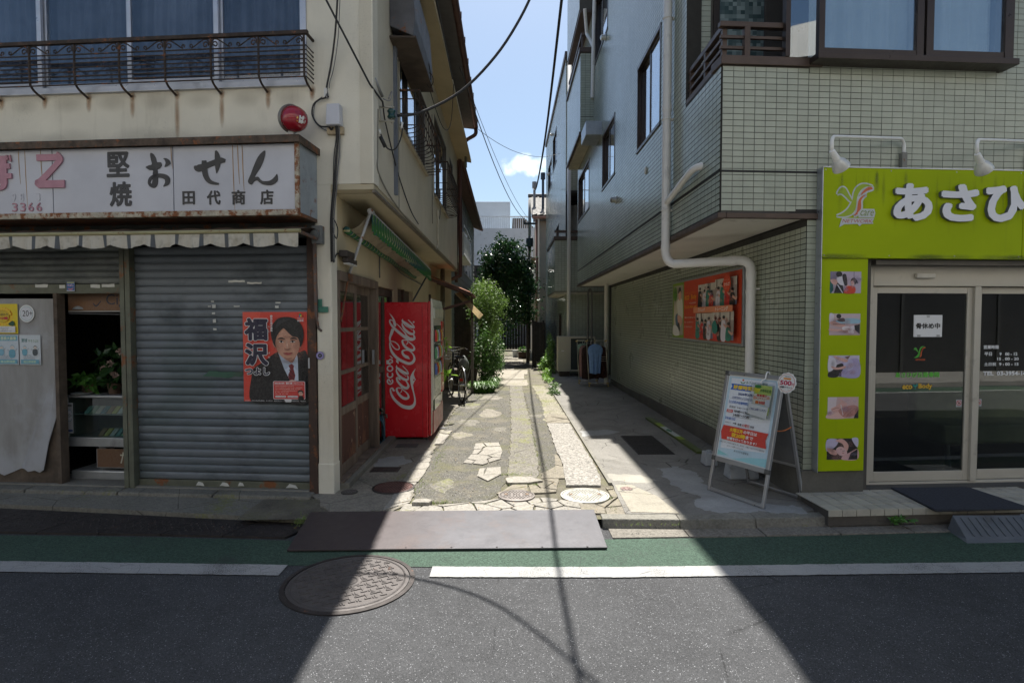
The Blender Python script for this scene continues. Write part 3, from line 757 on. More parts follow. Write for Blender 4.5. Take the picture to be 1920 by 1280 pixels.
g = G(); g.box(-1.42, -1.15, 7.1, 7.32, .075, .083); tag(g.obj('floor_hatch', concrete('hatch_grey', (.12, .12, .11), .5), None, bevel=.003), 'square grey hatch in the ground in front of the red machine', 'hatch')
# grates in the yard: four bars of mesh
gt = thing('drain_grate', 'dark rectangular rubber drain grating in the side yard', 'grate', (1.78, 7.2, .08))
for k in range(4):
    y0 = 6.70 + k * .265; g = G(); g.box(1.55, 1.99, y0 + .004, y0 + .261, .079, .090)
    pn = g.obj('panel', M('grate_black', (.03, .028, .027), .7, 0, var=.3, vs=20, bump=.5, bs=80), gt, bevel=.003)
    g = G()
    for q in range(14): g.box(1.56, 1.98, y0 + .014 + q * .018, y0 + .020 + q * .018, .090, .094)
    g.obj('rib', _M['grate_black'], pn)
# a narrow signboard strip lying on the ground by the right wall
st = thing('sign_strip', 'long narrow green and white signboard strip lying by the wall', 'sign', (2.43, 8.0, .085))
F = frame((2.27, 9.15, .11), (.028, -2.4, 0), (0, 0, -1))
g = G(F); g.box(0, 2.42, 0, .03, -.04, .05); g.obj('board', M('strip_olive', (.09, .12, .03), .5, dirt=.2), st, bevel=.002)
art(st, 'print', F, .0, 2.42, -.037, .047, [('r', (.55, .65, .1), (.22, .0, .34, 1)), ('r', (.78, .8, .78), (.34, 0, .64, 1)), ('p', (.1, .45, .3), [(.42, .2), (.48, .05), (.52, .5), (.47, .95), (.43, .6)]), ('r', (.55, .65, .1), (.64, 0, .72, 1))], -.001)
# ================================================================ LEFT SHOP BUILDING
FL = frame((-1.6, 5.2, 0), (1, -.09, 0), (.09, 1, 0))          # shop front: u to the right, y inward
SL = frame((-1.6, 5.2, 0), (0, 1, 0), (-1, 0, 0))              # alley side lower wall: u along the alley
SU = frame((-1.2, 5.165, 0), (0, 1, 0), (-1, 0, 0))            # alley side upper wall
def stucco(name, col, streak=.5, streaks=True):
    s = NT(name)
    c = s.mix(s.ramp(s.noise(1.3, 6, .6), .3, .7), tuple(x * .88 for x in col), tuple(x * 1.06 for x in col))
    st = s.ramp(s.noise(2.6, 8, .7, (2.2, 2.2, .3), .8), .55, .85, 0, streak * .7)
    c = s.mix(st, c, (.23, .20, .14))
    gr = s.math('MULTIPLY', s.ramp(s.noise(60, 5, .75), .55, .68), s.ramp(s.noise(.9, 4), .46, .66))
    c = s.mix(s.math('MULTIPLY', gr, .6), c, (.16, .15, .12))
    c = s.mix(s.ramp(s.noise(.55, 5), .55, .8, 0, .3), c, (.42, .31, .17))
    s.set(c, .88, 0, .3); s.bump(s.noise(110, 4, .7), .35, .004); s.bump(s.noise(5, 4), .2, .015); return s.m
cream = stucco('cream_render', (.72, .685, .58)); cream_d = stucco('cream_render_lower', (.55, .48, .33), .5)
shop = thing('corner_shop', 'old cream rendered two storey corner shop with rusty signboard and shutters', 'building', (-1.6, 5.2, 0))
alu = M('window_aluminium', (.46, .48, .53), .35, .8, var=.08, vs=8, dirt=.1)
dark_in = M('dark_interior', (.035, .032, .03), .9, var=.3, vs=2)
wood_d = M('weathered_wood', (.075, .055, .042), .8, 0, var=.35, vs=5, bump=.5, bs=60, dirt=.2)
# front walls: upper u<=.4, z>2.88 ; window hole
EAVE = 6.25
g = wall(FL, -9, .402, 2.90, EAVE, [(-9.0, -.205, 3.80, 5.55)], .14); g.obj('upper_wall', cream, shop)
g = wall(FL, -9, .0, 2.44, 2.898, [(-8.5, -.30, 2.40, 2.82)], .14); g.obj('wall_band', cream, shop)
# corner pillar
g = G(FL); g.box(-.145, 0, 0.0, .14, .05, 2.45); g.box(-.149, .005, -.005, .143, .04, .36); g.obj('pillar', cream, shop, bevel=.012)
g = G(FL)
# lower side wall with openings: door 5.2..6.85, opening 7.1..8.0, dark window 8.4..9.6
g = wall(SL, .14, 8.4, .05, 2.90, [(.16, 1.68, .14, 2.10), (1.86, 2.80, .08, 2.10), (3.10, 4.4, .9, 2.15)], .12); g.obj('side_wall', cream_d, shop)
# upper side wall
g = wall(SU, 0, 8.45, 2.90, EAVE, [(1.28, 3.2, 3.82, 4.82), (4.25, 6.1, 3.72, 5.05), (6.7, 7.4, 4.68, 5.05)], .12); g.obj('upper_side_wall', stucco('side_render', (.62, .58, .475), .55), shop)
g = G(); g.hexa([(-1.75, 5.36, 2.84), (-1.21, 5.31, 2.84), (-1.21, 13.6, 2.84), (-1.75, 13.6, 2.84), (-1.75, 5.36, 2.899), (-1.21, 5.31, 2.899), (-1.21, 13.6, 2.899), (-1.75, 13.6, 2.899)])
g.hexa([(-1.7, 5.21, 2.85), (-1.205, 5.17, 2.85), (-1.205, 5.31, 2.85), (-1.7, 5.36, 2.85), (-1.7, 5.21, 2.898), (-1.205, 5.17, 2.898), (-1.205, 5.31, 2.898), (-1.7, 5.36, 2.898)])
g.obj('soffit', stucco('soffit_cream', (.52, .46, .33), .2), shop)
g = G()
for k in range(28): g.hexa([(-1.222, 5.18 + k * .3, 2.823), (-1.186 + rnd.uniform(-.004, .004), 5.18 + k * .3, 2.825), (-1.186 + rnd.uniform(-.004, .004), 5.48 + k * .3, 2.825), (-1.222, 5.48 + k * .3, 2.823),
                            (-1.222, 5.18 + k * .3, 2.85), (-1.19, 5.18 + k * .3, 2.85), (-1.19, 5.48 + k * .3, 2.85), (-1.222, 5.48 + k * .3, 2.85)])
g.obj('drip_edge', M('edge_lead', (.17, .15, .12), .8, var=.3, vs=10), shop)
# floors, back and far end walls so that the shell is closed
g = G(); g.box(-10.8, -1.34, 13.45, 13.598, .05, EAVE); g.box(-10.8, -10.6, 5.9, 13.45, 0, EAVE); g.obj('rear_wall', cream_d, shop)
g = G(); g.hexa([(-10.8, 6.1, 2.93), (-1.36, 5.4, 2.93), (-1.36, 13.4, 2.93), (-10.8, 13.4, 2.93), (-10.8, 6.1, 2.99), (-1.36, 5.4, 2.99), (-1.36, 13.4, 2.99), (-10.8, 13.4, 2.99)])
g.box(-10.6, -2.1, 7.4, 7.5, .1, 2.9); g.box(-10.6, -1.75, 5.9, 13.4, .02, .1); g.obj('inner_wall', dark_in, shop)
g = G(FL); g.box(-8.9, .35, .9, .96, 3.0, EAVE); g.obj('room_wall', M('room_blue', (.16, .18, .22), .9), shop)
# ---- upper front windows
gw = glass('window_glass_old', (.80, .85, .92), .9, .02)
curt = NT('curtain_net'); cc = curt.mix(curt.ramp(curt.noise(1.2, 4), .3, .7), (.09, .092, .10), (.25, .255, .265)); curt.set(cc, .9); curt = curt.m
win = G(FL); win.box(-9, -.205, -.03, .09, 3.775, 3.835); win.box(-.265, -.205, -.01, .09, 3.84, 5.55)
wf = win.obj('window', alu, shop, bevel=.004)
us = [-.24, -1.06, -1.93, -2.80, -3.67, -4.54, -5.4]
for k in range(len(us) - 1):
    a, b = us[k + 1], us[k]; yy = .02 if k % 2 else .055; g = G(FL)
    g.box(a, a + .035, yy, yy + .03, 3.84, 5.55); g.box(b - .035, b + .01, yy, yy + .03, 3.84, 5.55); g.box(a + .036, b - .036, yy, yy + .03, 3.84, 3.90)
    g.obj('sash', alu, wf, bevel=.003)
    g = G(FL); g.box(a + .03, b - .03, yy + .012, yy + .016, 3.89, 5.55); g.obj('pane', gw, wf)
g = G(FL)
def cf(u, v, a=-8.9, b=-.22, z0=3.84, z1=5.6, y=.16, amp=.022, fr=1.0):
    x = a + (b - a) * u
    return (x, y + amp * math.sin(x * 38 * fr + 2 * math.sin(x * 7)) + amp * .5 * math.sin(x * 91 * fr) + .02 * math.sin(v * 3 + x), z0 + (z1 - z0) * v)
g.grid(700, 4, cf); g.obj('curtain', curt, wf, smooth=True)
# rust streaks below the railing posts (stains with their own shape)
stain = NT('rust_stain'); cc = stain.mix(stain.ramp(stain.noise(14, 5, .7, (1, 1, .3)), .3, .7), (.55, .47, .34), (.40, .25, .11))
stain.set(cc, .9); stain = stain.m
# ---- iron railing, front
rustm = M('railing_rust', (.055, .040, .032), .75, .3, var=.4, vs=14, bump=.5, bs=150, rust=.3, rs=14)
rl = rustm
def railing(parent, fr, u0, u1, z0, z1, posts, proud, nb=7, name='railing', scroll=True, back=0.0):
    g = G(fr); y = -proud
    g.box(u0 - .02, u1 + .02, y - .018, y + .018, z1 - .02, z1 + .014)
    ra = g.obj(name, rl, parent, bevel=.004)
    zs = [z0 + (z1 - .112 - z0) * k / (nb - 1) for k in range(nb)]
    for z in zs:
        g = G(fr); g.tube([(u0, y, z), (u1, y, z), (u1 + .0, back, z + .0)], .0065, 5); g.obj('rail', rl, ra)
    g = G(fr); g.tube([(u1, y, z1 - .005), (u1, back, z1 - .005)], .014, 6); g.obj('rail', rl, ra)
    for p in posts:
        g = G(fr); P = [(p, y + .004, z1 - .01), (p, y + .004, z0 + .05), (p, y + .015, z0 + .005), (p, y + proud * .35, z0 - .03), (p, y + proud * .97, z0 - .065)]
        P = cr(P, 4); g.tube(P, .0105, 6); g.obj('post', rl, ra)
    if scroll:
        for a, b in zip(posts, posts[1:]):
            w_ = b - a; m = (a + b) / 2; zt = z1 - .022; zb = z1 - .108; hh = zt - zb
            for sgn in (1, -1):
                o_ = a if sgn > 0 else b
                P = []
                # small spiral by the post, long arm up to the top, small spiral at the middle
                for k in range(10):
                    t_ = k / 9; an = math.pi * 2.1 * (1 - t_) - .3; r0 = .010 + .018 * t_
                    P.append((o_ + sgn * (.045 + r0 * math.cos(an + math.pi)), y, zb + .034 + r0 * math.sin(an)))
                P += [(o_ + sgn * .012, y, zb + .055), (o_ + sgn * .04, y, zt - .003), (o_ + sgn * w_ * .2, y, zt - .02), (o_ + sgn * w_ * .36, y, zb + .02)]
                for k in range(8):
                    t_ = k / 7; an = -math.pi * .6 - math.pi * 1.8 * t_; r0 = .019 * (1 - t_ * .5)
                    P.append((o_ + sgn * (w_ * .42 + r0 * math.cos(an) * .9 - 0.0), y, zb + .028 + r0 * math.sin(an)))
                g = G(fr); g.tube(cr(P, 2), .0062, 4); g.obj('scroll', rl, ra)
    return ra
PO = [-.092, -.489, -.912, -1.326, -1.743, -2.156, -2.578, -3.0, -3.42, -3.84, -4.26]
PO2 = [p * 1.04 - .07 for p in PO]
railing(shop, FL, PO2[-1] - .1, PO2[0] + .02, 3.80, 4.18, PO2[::-1], .15, 8)
g = G(FL)
for k, p in enumerate(PO2):
    g.col = lin((.62, .44, .24)); h = (.10, .16, .30, .42, .20, .14, .1)[k % 7]; g.soft(p + .005, 3.75 - h * .5, .03, h * .62, .6, -.001); g.soft(p + .01, 3.74, .035, .05, .6, -.001)
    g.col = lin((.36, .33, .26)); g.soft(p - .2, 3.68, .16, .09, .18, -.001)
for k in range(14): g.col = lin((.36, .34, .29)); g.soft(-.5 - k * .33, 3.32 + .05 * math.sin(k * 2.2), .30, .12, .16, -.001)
g.obj('wall_stain', PRINT, shop)
# ---- side wall windows with grilles
bronze = M('bronze_frame', (.10, .09, .08), .5, .5, var=.2)
sky_glass = glass('window_glass_side', (.75, .83, .9), 2.2, .02)
def side_window(parent, fr, u0, u1, z0, z1, n, mat, gm, y=.03, cur=True, nm='window'):
    g = G(fr); t = .045
    g.box(u0, u1, y - .035, y + .06, z0, z0 + t); g.box(u0, u1, y - .03, y + .06, z1 - t, z1); g.box(u0, u0 + t, y - .028, y + .06, z0 + t + .001, z1 - t - .001); g.box(u1 - t, u1, y - .028, y + .06, z0 + t + .001, z1 - t - .001)
    wn = g.obj(nm, mat, parent, bevel=.003); w_ = (u1 - u0 - 2 * t) / n
    for k in range(n):
        a = u0 + t + k * w_; yy = y + (.0 if k % 2 else .025); g = G(fr)
        g.box(a, a + .03, yy, yy + .022, z0 + t, z1 - t); g.box(a + w_ - .03, a + w_ - .001, yy, yy + .022, z0 + t, z1 - t)
        g.box(a + .031, a + w_ - .031, yy, yy + .022, z0 + t, z0 + t + .035); g.box(a + .031, a + w_ - .031, yy, yy + .022, z1 - t - .035, z1 - t); g.obj('sash', mat, wn)
        g = G(fr); g.box(a + .028, a + w_ - .028, yy + .009, yy + .013, z0 + t + .03, z1 - t - .03); g.obj('pane', gm, wn)
    if cur:
        g = G(fr); g.grid(int((u1 - u0) * 60), 3, lambda a, b: cf(a, b, u0 + .03, u1 - .03, z0, z1, y + .12, .016)); g.obj('curtain', cur if not isinstance(cur, bool) else curt, wn, smooth=True)
    g = G(fr); g.box(u0 - .04, u1 + .04, y + .30, y + .32, z0 - .05, z1 + .05); g.obj('shade', dark_in, wn)  # not a blind: dark sheet standing in for the unlit room
    return wn
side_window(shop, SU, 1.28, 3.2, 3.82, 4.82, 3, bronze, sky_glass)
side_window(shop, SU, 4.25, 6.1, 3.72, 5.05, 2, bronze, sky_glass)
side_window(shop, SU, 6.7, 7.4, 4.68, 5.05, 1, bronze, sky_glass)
def grille(fr, u0, u1, z0, z1, proud):
    g = G(fr); g.tube([(u0, 0, z1), (u0, -proud, z1), (u1, -proud, z1), (u1, 0, z1)], .012, 6); ra = g.obj('railing', rl, shop)
    for z in (z0 + .0, z0 + (z1 - z0) * .33, z0 + (z1 - z0) * .75):
        g = G(fr); g.tube([(u0, 0, z), (u0, -proud, z), (u1, -proud, z), (u1, 0, z)], .007, 5); g.obj('rail', rl, ra)
    n = int((u1 - u0) / .135)
    for k in range(n + 1):
        u = u0 + (u1 - u0) * k / n; g = G(fr); g.tube(cr([(u, -proud, z1), (u, -proud, z0 + .1), (u, -proud * .82, z0 - .02), (u, 0, z0 - .05)], 4), .006, 5); g.obj('bar', rl, ra)
grille(SU, 1.25, 3.25, 3.84, 4.22, .22); grille(SU, 4.2, 6.15, 3.74, 4.25, .22)
# window sill lines + stained cladding below first window
g = G(SU); g.box(1.22, 3.26, -.045, 0, 3.775, 3.815); g.box(4.2, 6.15, -.045, 0, 3.675, 3.715); g.obj('sill', M('sill_cream', (.42, .37, .28), .8, dirt=.4), shop, bevel=.005)
# rusty window hood / shutter box near the corner
hood = G(); hood.prism([(-1.198, 5.9, 4.66), (-.96, 5.9, 4.56), (-.94, 5.9, 4.75), (-.97, 5.9, 5.2), (-1.198, 5.9, 5.45)], (0, 1.35, 0)); 
hd = hood.obj('window_hood', M('hood_metal', (.13, .13, .14), .55, .5, var=.2, rust=.25), shop, bevel=.006)
g = G(); g.box(-1.2, -.93, 5.885, 7.265, 4.535, 4.555); g.obj('hood_board', wood_d, hd)
# ---- eaves: lower cream one, upper with roof and gutter
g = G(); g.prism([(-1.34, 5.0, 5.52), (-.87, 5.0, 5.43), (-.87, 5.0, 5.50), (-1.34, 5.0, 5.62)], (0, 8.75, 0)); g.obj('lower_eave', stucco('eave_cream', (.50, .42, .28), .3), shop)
g = G(); g.prism([(-1.34, 4.7, EAVE + .0), (-.80, 4.7, EAVE - .06), (-.78, 4.7, EAVE + .03), (-1.34, 4.7, EAVE + .3)], (0, 8.95, 0)); 
g.hexa([(-10.8, 4.95 + .0, EAVE), (-.8, 4.70, EAVE), (-.8, 13.7, EAVE), (-10.8, 13.7, EAVE), (-8, 8.2, EAVE + 1.5), (-3.2, 8.2, EAVE + 1.5), (-3.2, 10.6, EAVE + 1.5), (-8, 10.6, EAVE + 1.5)])
g.obj('roof', M('roof_grey', (.12, .11, .11), .8), shop)
brownm = M('brown_gutter', (.10, .042, .032), .5, .1, var=.3, vs=6, dirt=.2)
g = G(); g.tube([(-.755, 4.7, 6.22), (-.755, 13.65, 6.24)], .058, 10)
for k in range(12): g.box(-.83, -.69, 4.9 + k * .76, 4.93 + k * .76, 6.20, 6.29)
gu = g.obj('gutter', brownm, shop, smooth=True, autosm=40)
g = G(); g.tube(cr([(-.755, 13.6, 6.2), (-.77, 13.6, 6.05), (-1.0, 13.62, 5.9), (-1.12, 13.64, 5.6), (-1.13, 13.64, 5.0), (-1.13, 13.64, 2.95), (-1.2, 13.62, 2.72), (-1.5, 13.6, 2.6)], 5), .045, 10); g.obj('downpipe', brownm, gu, smooth=True)
g = G(); g.tube([(-.97, 13.3, 5.45), (-.97, 13.3, 5.2)], .03, 8); g.tube([(-1.47, 12.9, .1), (-1.47, 12.9, 2.83)], .05, 10); g.obj('downpipe', M('pipe_olive', (.16, .17, .13), .6, dirt=.3), gu, smooth=True)
# vertical conduit and cladding joints on the side
g = G(SU); g.box(1.16, 1.178, -.006, 0, 2.9, 5.3); g.tube([(3.9, -.012, 3.2), (3.9, -.012, 4.9)], .006, 5)
g.tube(cr([(.12, -.012, 3.6), (.10, -.012, 3.2), (.18, -.015, 3.0), (1.2, -.02, 2.87), (3.5, -.02, 2.84), (8.2, -.02, 2.835)], 6), .008, 5); g.obj('conduit', M('conduit_grey', (.20, .19, .16), .6), shop)
g = G(SU); g.tube([(4.55, -.02, 3.55), (4.56, -.02, 2.95), (4.5, .03, 2.86)], .016, 7); g.obj('conduit', M('conduit_cream', (.62, .58, .48), .6), shop)
# ---- roller shutters: every slat a piece
def shutter_mat(name, a, b):
    s = NT(name)
    oi = s.n('ShaderNodeObjectInfo')
    c = s.mix(oi.outputs['Random'], a, b)
    d = s.ramp(s.noise(1.6, 7, .65, (1, 1, 1.6)), .52, .70)
    c = s.mix(s.math('MULTIPLY', d, .7), c, (.035, .042, .05))
    gm = s.math('MULTIPLY', s.ramp(s.noise(.9, 3), .5, .6), .35); c = s.mix(gm, c, (.05, .085, .075))
    c = s.mix(s.ramp(s.noise(42, 6, .7, (1, 1, 3)), .64, .70, 0, .8), c, (.10, .055, .03))
    s.set(c, s.ramp(s.noise(6, 4), .3, .7, .5, .68), .3); s.bump(s.noise(30, 4), .12, .004); return s.m
shm = shutter_mat('shutter_steel', (.125, .145, .165), (.18, .20, .22)); shm2 = shutter_mat('shutter_steel_olive', (.14, .15, .14), (.19, .20, .185))
olive = M('shutter_rail_olive', (.13, .135, .10), .6, .3, var=.3, vs=5, rust=.3, rs=6)
def slat_geo(fr, u0, u1, z, h, y):
    g = G(fr); P = [(0, 0), (-.006, .001), (-.0085, .005), (-.010, h * .5), (-.0085, h - .011), (-.004, h - .007), (.004, h - .006), (.004, h - .0005), (.008, h - .0005), (.008, 0)]
    i = g.V([(u0, y + a, z + b) for a, b in P]); j = g.V([(u1, y + a, z + b) for a, b in P]); n = len(P)
    for k in range(n): g.F((i + k, j + k, j + (k + 1) % n, i + (k + 1) % n))
    g.F([i + k for k in range(n)]); g.F([j + k for k in range(n)][::-1]); return g
def shutter(name, label, u0, u1, z0, z1, mat, h=.073, bottom=True, y=.045):
    t = shutter_parent = thing(name, label, 'shutter', FL @ Vector(((u0 + u1) / 2, y, z0)))
    zb = z0 + (.085 if bottom else 0); n = int((z1 - zb) / h)
    for k in range(n): slat_geo(FL, u0, u1, zb + k * h, h, y + rnd.uniform(-.002, .002)).obj('slat', mat, t, smooth=True, autosm=50)
    if bottom:
        g = G(FL); g.box(u0, u1, y - .02, y + .02, z0, z0 + .08); g.box(u0, u1, y - .032, y + .0, z0 - .008, z0 + .006); g.obj('bottom_rail', olive, t, bevel=.003)
    return t
sr = shutter('roller_shutter', 'closed grey blue roller shutter with the election poster stuck on it', -1.925, -.23, .085, 2.43, shm)
sl_ = shutter('roller_shutter', 'half raised roller shutter above the open cigarette counter', -3.9, -2.03, 1.935, 2.43, shm2, .062)
g = G(FL)
for a, b, z in ((-2.93, -2.80, 2.0), (-2.68, -2.62, 1.99), (-2.36, -2.27, 1.995), (-2.25, -2.12, 2.0)):
    g.shape(rough_edge([(a, z - .012), (b, z - .016), (b, z + .016), (a, z + .018)], .006, .03, 4), .023)
g.obj('sticker_remains', M('paper_scraps', (.6, .6, .56), .8, dirt=.3), sl_)
g = G(FL); r_ = random.Random(11)
for a, z, w_, h_ in ((-1.0, 2.02, .16, .018), (-.82, 2.01, .14, .015), (-1.17, 1.84, .03, .015), (-1.16, 1.79, .035, .03), (-1.16, 1.73, .03, .02), (-1.16, 1.65, .03, .03), (-1.15, 1.58, .03, .02), (-.55, 1.83, .05, .014), (-.55, 1.79, .04, .02), (-.95, 1.80, .06, .012), (-1.2, 1.8, .03, .01)):
    g.shape(rough_edge([(a, z), (a + w_, z), (a + w_, z + h_), (a, z + h_)], .006, .012, r_.random() * 9), .028)
for a, w_ in ((-1.35, .09), (-1.12, .10), (-.94, .06), (-.47, .11)): g.shape(rough_edge([(a, .118), (a + w_, .115), (a + w_ * .8, .145), (a + w_ * .3, .155)], .008, .02, a), .024)
g.obj('sticker_remains', _M['paper_scraps'], sr)
g = G(FL); g.shape(rough_edge([(-1.27, 1.155), (-.88, 1.14), (-.87, 1.185), (-1.2, 1.20)], .012, .03, 5), .027); 
g.obj('old_tape', M('green_tape', (.05, .12, .08), .7, dirt=.4), sr)
# guide rails
g = G(FL); g.box(-2.03, -1.985, -.03, .09, .09, 2.44); g.box(-1.978, -1.93, -.03, .09, .09, 2.44); g.obj('shutter_guide', olive, shop, bevel=.004)
g = G(FL); g.box(-.228, -.150, -.012, .1, .05, 2.44); g.obj('shutter_guide', M('guide_rust', (.07, .045, .035), .7, .3, rust=.45, rs=5), shop, bevel=.004)
g = G(FL); g.box(-8.9, -.15, -.02, .12, 2.435, 2.56); g.obj('shutter_box', M('box_dark', (.07, .075, .07), .7, .2, rust=.3), shop)
g = G(FL); g.box(-8.9, -.23, -.015, .30, .05, .105); g.obj('sill', concrete('sill_concrete', (.22, .21, .18), .7), shop, bevel=.008)
g = G(FL); g.box(-8.9, -3.9, .05, .09, .1, 2.44); g.obj('boarding', M('grey_board', (.30, .30, .29), .8), shop)
# ---- alley sliding doors (old wood with glass)
oldglass = glass('door_glass_old', (.34, .36, .33), 2.4, .035, .25)
woodm = NT('door_wood'); cc = woodm.mix(woodm.ramp(woodm.noise(7, 7, .65, (1, 1, .12)), .35, .65), (.085, .062, .048), (.20, .155, .12)); woodm.set(cc, .75); woodm.bump(woodm.noise(30, 5, .6, (1, 1, .1)), .5, .006); woodm = woodm.m
panelm = NT('door_panel'); cc = panelm.mix(panelm.ramp(panelm.noise(5, 7, .7, (1, 1, .5)), .5, .62), (.075, .028, .02), (.17, .075, .04)); cc = panelm.mix(panelm.ramp(panelm.noise(9, 6, .75, (1, 1, .5)), .63, .66), cc, (.42, .33, .24)); panelm.set(cc, .8); panelm = panelm.m
g = G(SL); g.box(.145, .20, -.02, .11, .08, 2.13); g.box(1.64, 1.72, -.03, .11, .08, 2.13); g.box(.146, 1.72, -.035, .11, 2.05, 2.14); g.box(.145, 1.72, -.05, .13, .07, .15); dfm = g.obj('door_frame', woodm, shop, bevel=.004)
for k, (a, b, yy) in enumerate(((.19, .93, .02), (.90, 1.65, .055))):
    g = G(SL); 
    for c_, d_ in ((a, a + .06), (b - .06, b)): g.box(c_, d_, yy, yy + .032, .155, 2.05)
    for c_, d_ in ((.155, .26), (.74, .82), (1.14, 1.18), (1.56, 1.60), (1.96, 2.05)): g.box(a + .061, b - .061, yy + .002, yy + .030, c_, d_)
    dr = g.obj('sliding_door', woodm, shop, bevel=.003)
    g = G(SL); g.box(a + .06, b - .06, yy + .012, yy + .02, .26, .74); g.obj('panel', panelm, dr)
    for c_, d_ in ((.82, 1.14), (1.18, 1.56), (1.60, 1.96)):
        g = G(SL); g.box(a + .058, b - .058, yy + .012, yy + .016, c_ - .005, d_ + .005); g.obj('pane', oldglass, dr)
g = G(SL); g.box(1.60, 1.615, -.005, .02, 1.15, 1.32); g.obj('handle', alu, dfm)
# boarded second opening, window frame
g = G(SL); g.box(1.86, 1.93, .02, .09, .1, 2.09); g.box(2.74, 2.80, .02, .09, .1, 2.09); g.box(1.931, 2.74, .03, .09, 1.99, 2.09); g.box(2.3, 2.36, .03, .08, .1, 1.98); g.box(1.931, 2.299, .04, .07, 1.0, 1.08); g.box(2.361, 2.739, .04, .07, 1.0, 1.08); d2 = g.obj('door_frame', wood_d, shop)
g = G(SL); g.box(1.93, 2.74, .05, .056, .1, 2.0); g.obj('pane', oldglass, d2)
g = G(SL); g.box(3.1, 4.4, .06, .10, .9, 2.15); g.box(3.7, 3.76, .02, .06, .9, 2.15); g.obj('window_frame', wood_d, shop)
g = G(SL); g.box(.14, 3.0, -.10, -.0, .05, .135); g.obj('side_sill', concrete('sill_concrete', (.22, .21, .18), .7), shop, bevel=.01)
# ================================================================ THINGS ON THE LEFT
# ---- big box signboard
sg = thing('signboard', 'long white box signboard with black brush characters above the shutters', 'signboard', FL @ Vector((-2.3, 0, 2.56)))
face = NT('sign_face')
cc = face.mix(face.ramp(face.noise(2, 5), .3, .7), (.42, .43, .48), (.52, .53, .58))
st_ = face.ramp(face.noise(9, 5, .6, (3, 3, .07)), .70, .80, 0, .75); cc = face.mix(st_, cc, (.34, .22, .11))
face.set(cc, .35, 0, .5); face = face.m
rf = M('rust_frame', (.42, .38, .30), .7, .1, var=.3, vs=20, rust=.62, rs=14); rtop = M('rust_frame_top', (.085, .06, .042), .75, .2, var=.5, vs=16, bump=.5, bs=60, rust=.35, rs=12)
U0, U1, Z0, Z1, PD = -8.8, -.125, 2.585, 3.165, -.37
seams = [-.155, -1.235, -2.345, -3.45, -4.56, -5.7, -8.75]
for a, b in zip(seams, seams[1:]):
    g = G(FL); g.box(b + .004, a - .004, PD, PD + .02, Z0 + .02, Z1 - .01); g.obj('face_panel', face, sg, bevel=.002)
g = G(FL); g.box(U0, U1, PD + .02, -.002, Z0 + .001, Z1 - .001); g.obj('box_body', M('sign_body', (.33, .37, .40), .6, .2, var=.15, rust=.22, rs=5), sg)
g = G(FL); g.box(U0, U1 + .006, PD - .035, PD + .02, Z0 - .03, Z0 + .018); g.box(U1 - .03, U1 + .006, PD - .012, PD + .02, Z0 + .019, Z1 - .001); g.obj('trim', rf, sg, bevel=.004)
g = G(FL); g.box(U0, U1 + .02, PD - .04, .0, Z1, Z1 + .045); g.box(U0, U1 + .032, PD - .052, PD - .04, Z1 - .012, Z1 + .05); g.box(U1 + .02, U1 + .032, PD - .04, 0, Z1 - .012, Z1 + .05); g.obj('top_cover', rtop, sg, bevel=.003)
g = G(FL); g.box(U0, U1, PD + .02, -.003, Z0 - .03, Z0 - .001); g.obj('underside', M('under_rust', (.12, .07, .045), .8, .1, rust=.6), sg)
ink = M('black_paint', (.018, .018, .02), .4, var=.3, vs=12)
ink2 = M('faded_black_paint', (.035, .034, .036), .5, var=.4, vs=6)
def zk(x, y): return (260 + x / 6.857, 270 + y / 6.857)
def pxl(x, y):   # photograph pixel -> sign face metres (measured fit)
    u = -2.834 + (x) * (2.834 - .305) / 520.9 ; return u
# brush strokes in local letter boxes (x right, y down, 0..1) -> u,z boxes
def brush(g, box, strokes, dep=.004):
    u0, u1, z0, z1 = box
    for st in strokes: g.stroke([(u0 + (u1 - u0) * a, z1 - (z1 - z0) * b, (u1 - u0) * w_) for a, b, w_ in st], PD - .001, dep, 6)
def pg(g, box, pts, dep=.004):
    u0, u1, z0, z1 = box; g.shape([(u0 + (u1 - u0) * a, z1 - (z1 - z0) * b) for a, b in cr(pts, 4, True)], PD - .001, dep)
g = G(FL); BO = (-1.483, -1.254, 2.809, 3.107)
o_ = lambda x, y: ((x - 85) / 335, (y - 115) / 445)
pg(g, BO, [o_(*p) for p in ((160, 118), (195, 135), (225, 185), (240, 236), (290, 240), (303, 280), (270, 320), (243, 330), (245, 385), (183, 392), (186, 340), (140, 335), (110, 318), (90, 296), (130, 275), (172, 262), (160, 200), (152, 150))])
brush(g, BO, [[(*o_(213, 370), .18), (*o_(215, 440), .2), (*o_(200, 520), .22), (*o_(160, 530), .14), (*o_(130, 500), .10), (*o_(145, 450), .12), (*o_(200, 415), .14), (*o_(290, 410), .16), (*o_(365, 440), .2), (*o_(370, 500), .18), (*o_(318, 548), .02)]])
pg(g, BO, [o_(*p) for p in ((327, 192), (370, 192), (410, 225), (418, 262), (380, 288), (340, 300), (355, 255), (348, 220))])
g.obj('letter', ink2, sg)
g = G(FL); BS = (-1.051, -.758, 2.822, 3.113); q = lambda x, y: ((x - 700) / 430, (y - 90) / 435)
brush(g, BS, [[(*q(712, 285), .05), (*q(760, 310), .20), (*q(860, 285), .17), (*q(960, 250), .16), (*q(1060, 220), .17), (*q(1120, 225), .09)],
              [(*q(1000, 95), .05), (*q(1015, 150), .14), (*q(1022, 230), .17), (*q(1015, 310), .12), (*q(1003, 380), .01)],
              [(*q(845, 215), .14), (*q(845, 300), .16), (*q(860, 400), .16), (*q(900, 470), .13), (*q(960, 500), .09), (*q(1030, 512), .05)]])
g.obj('letter', ink, sg)
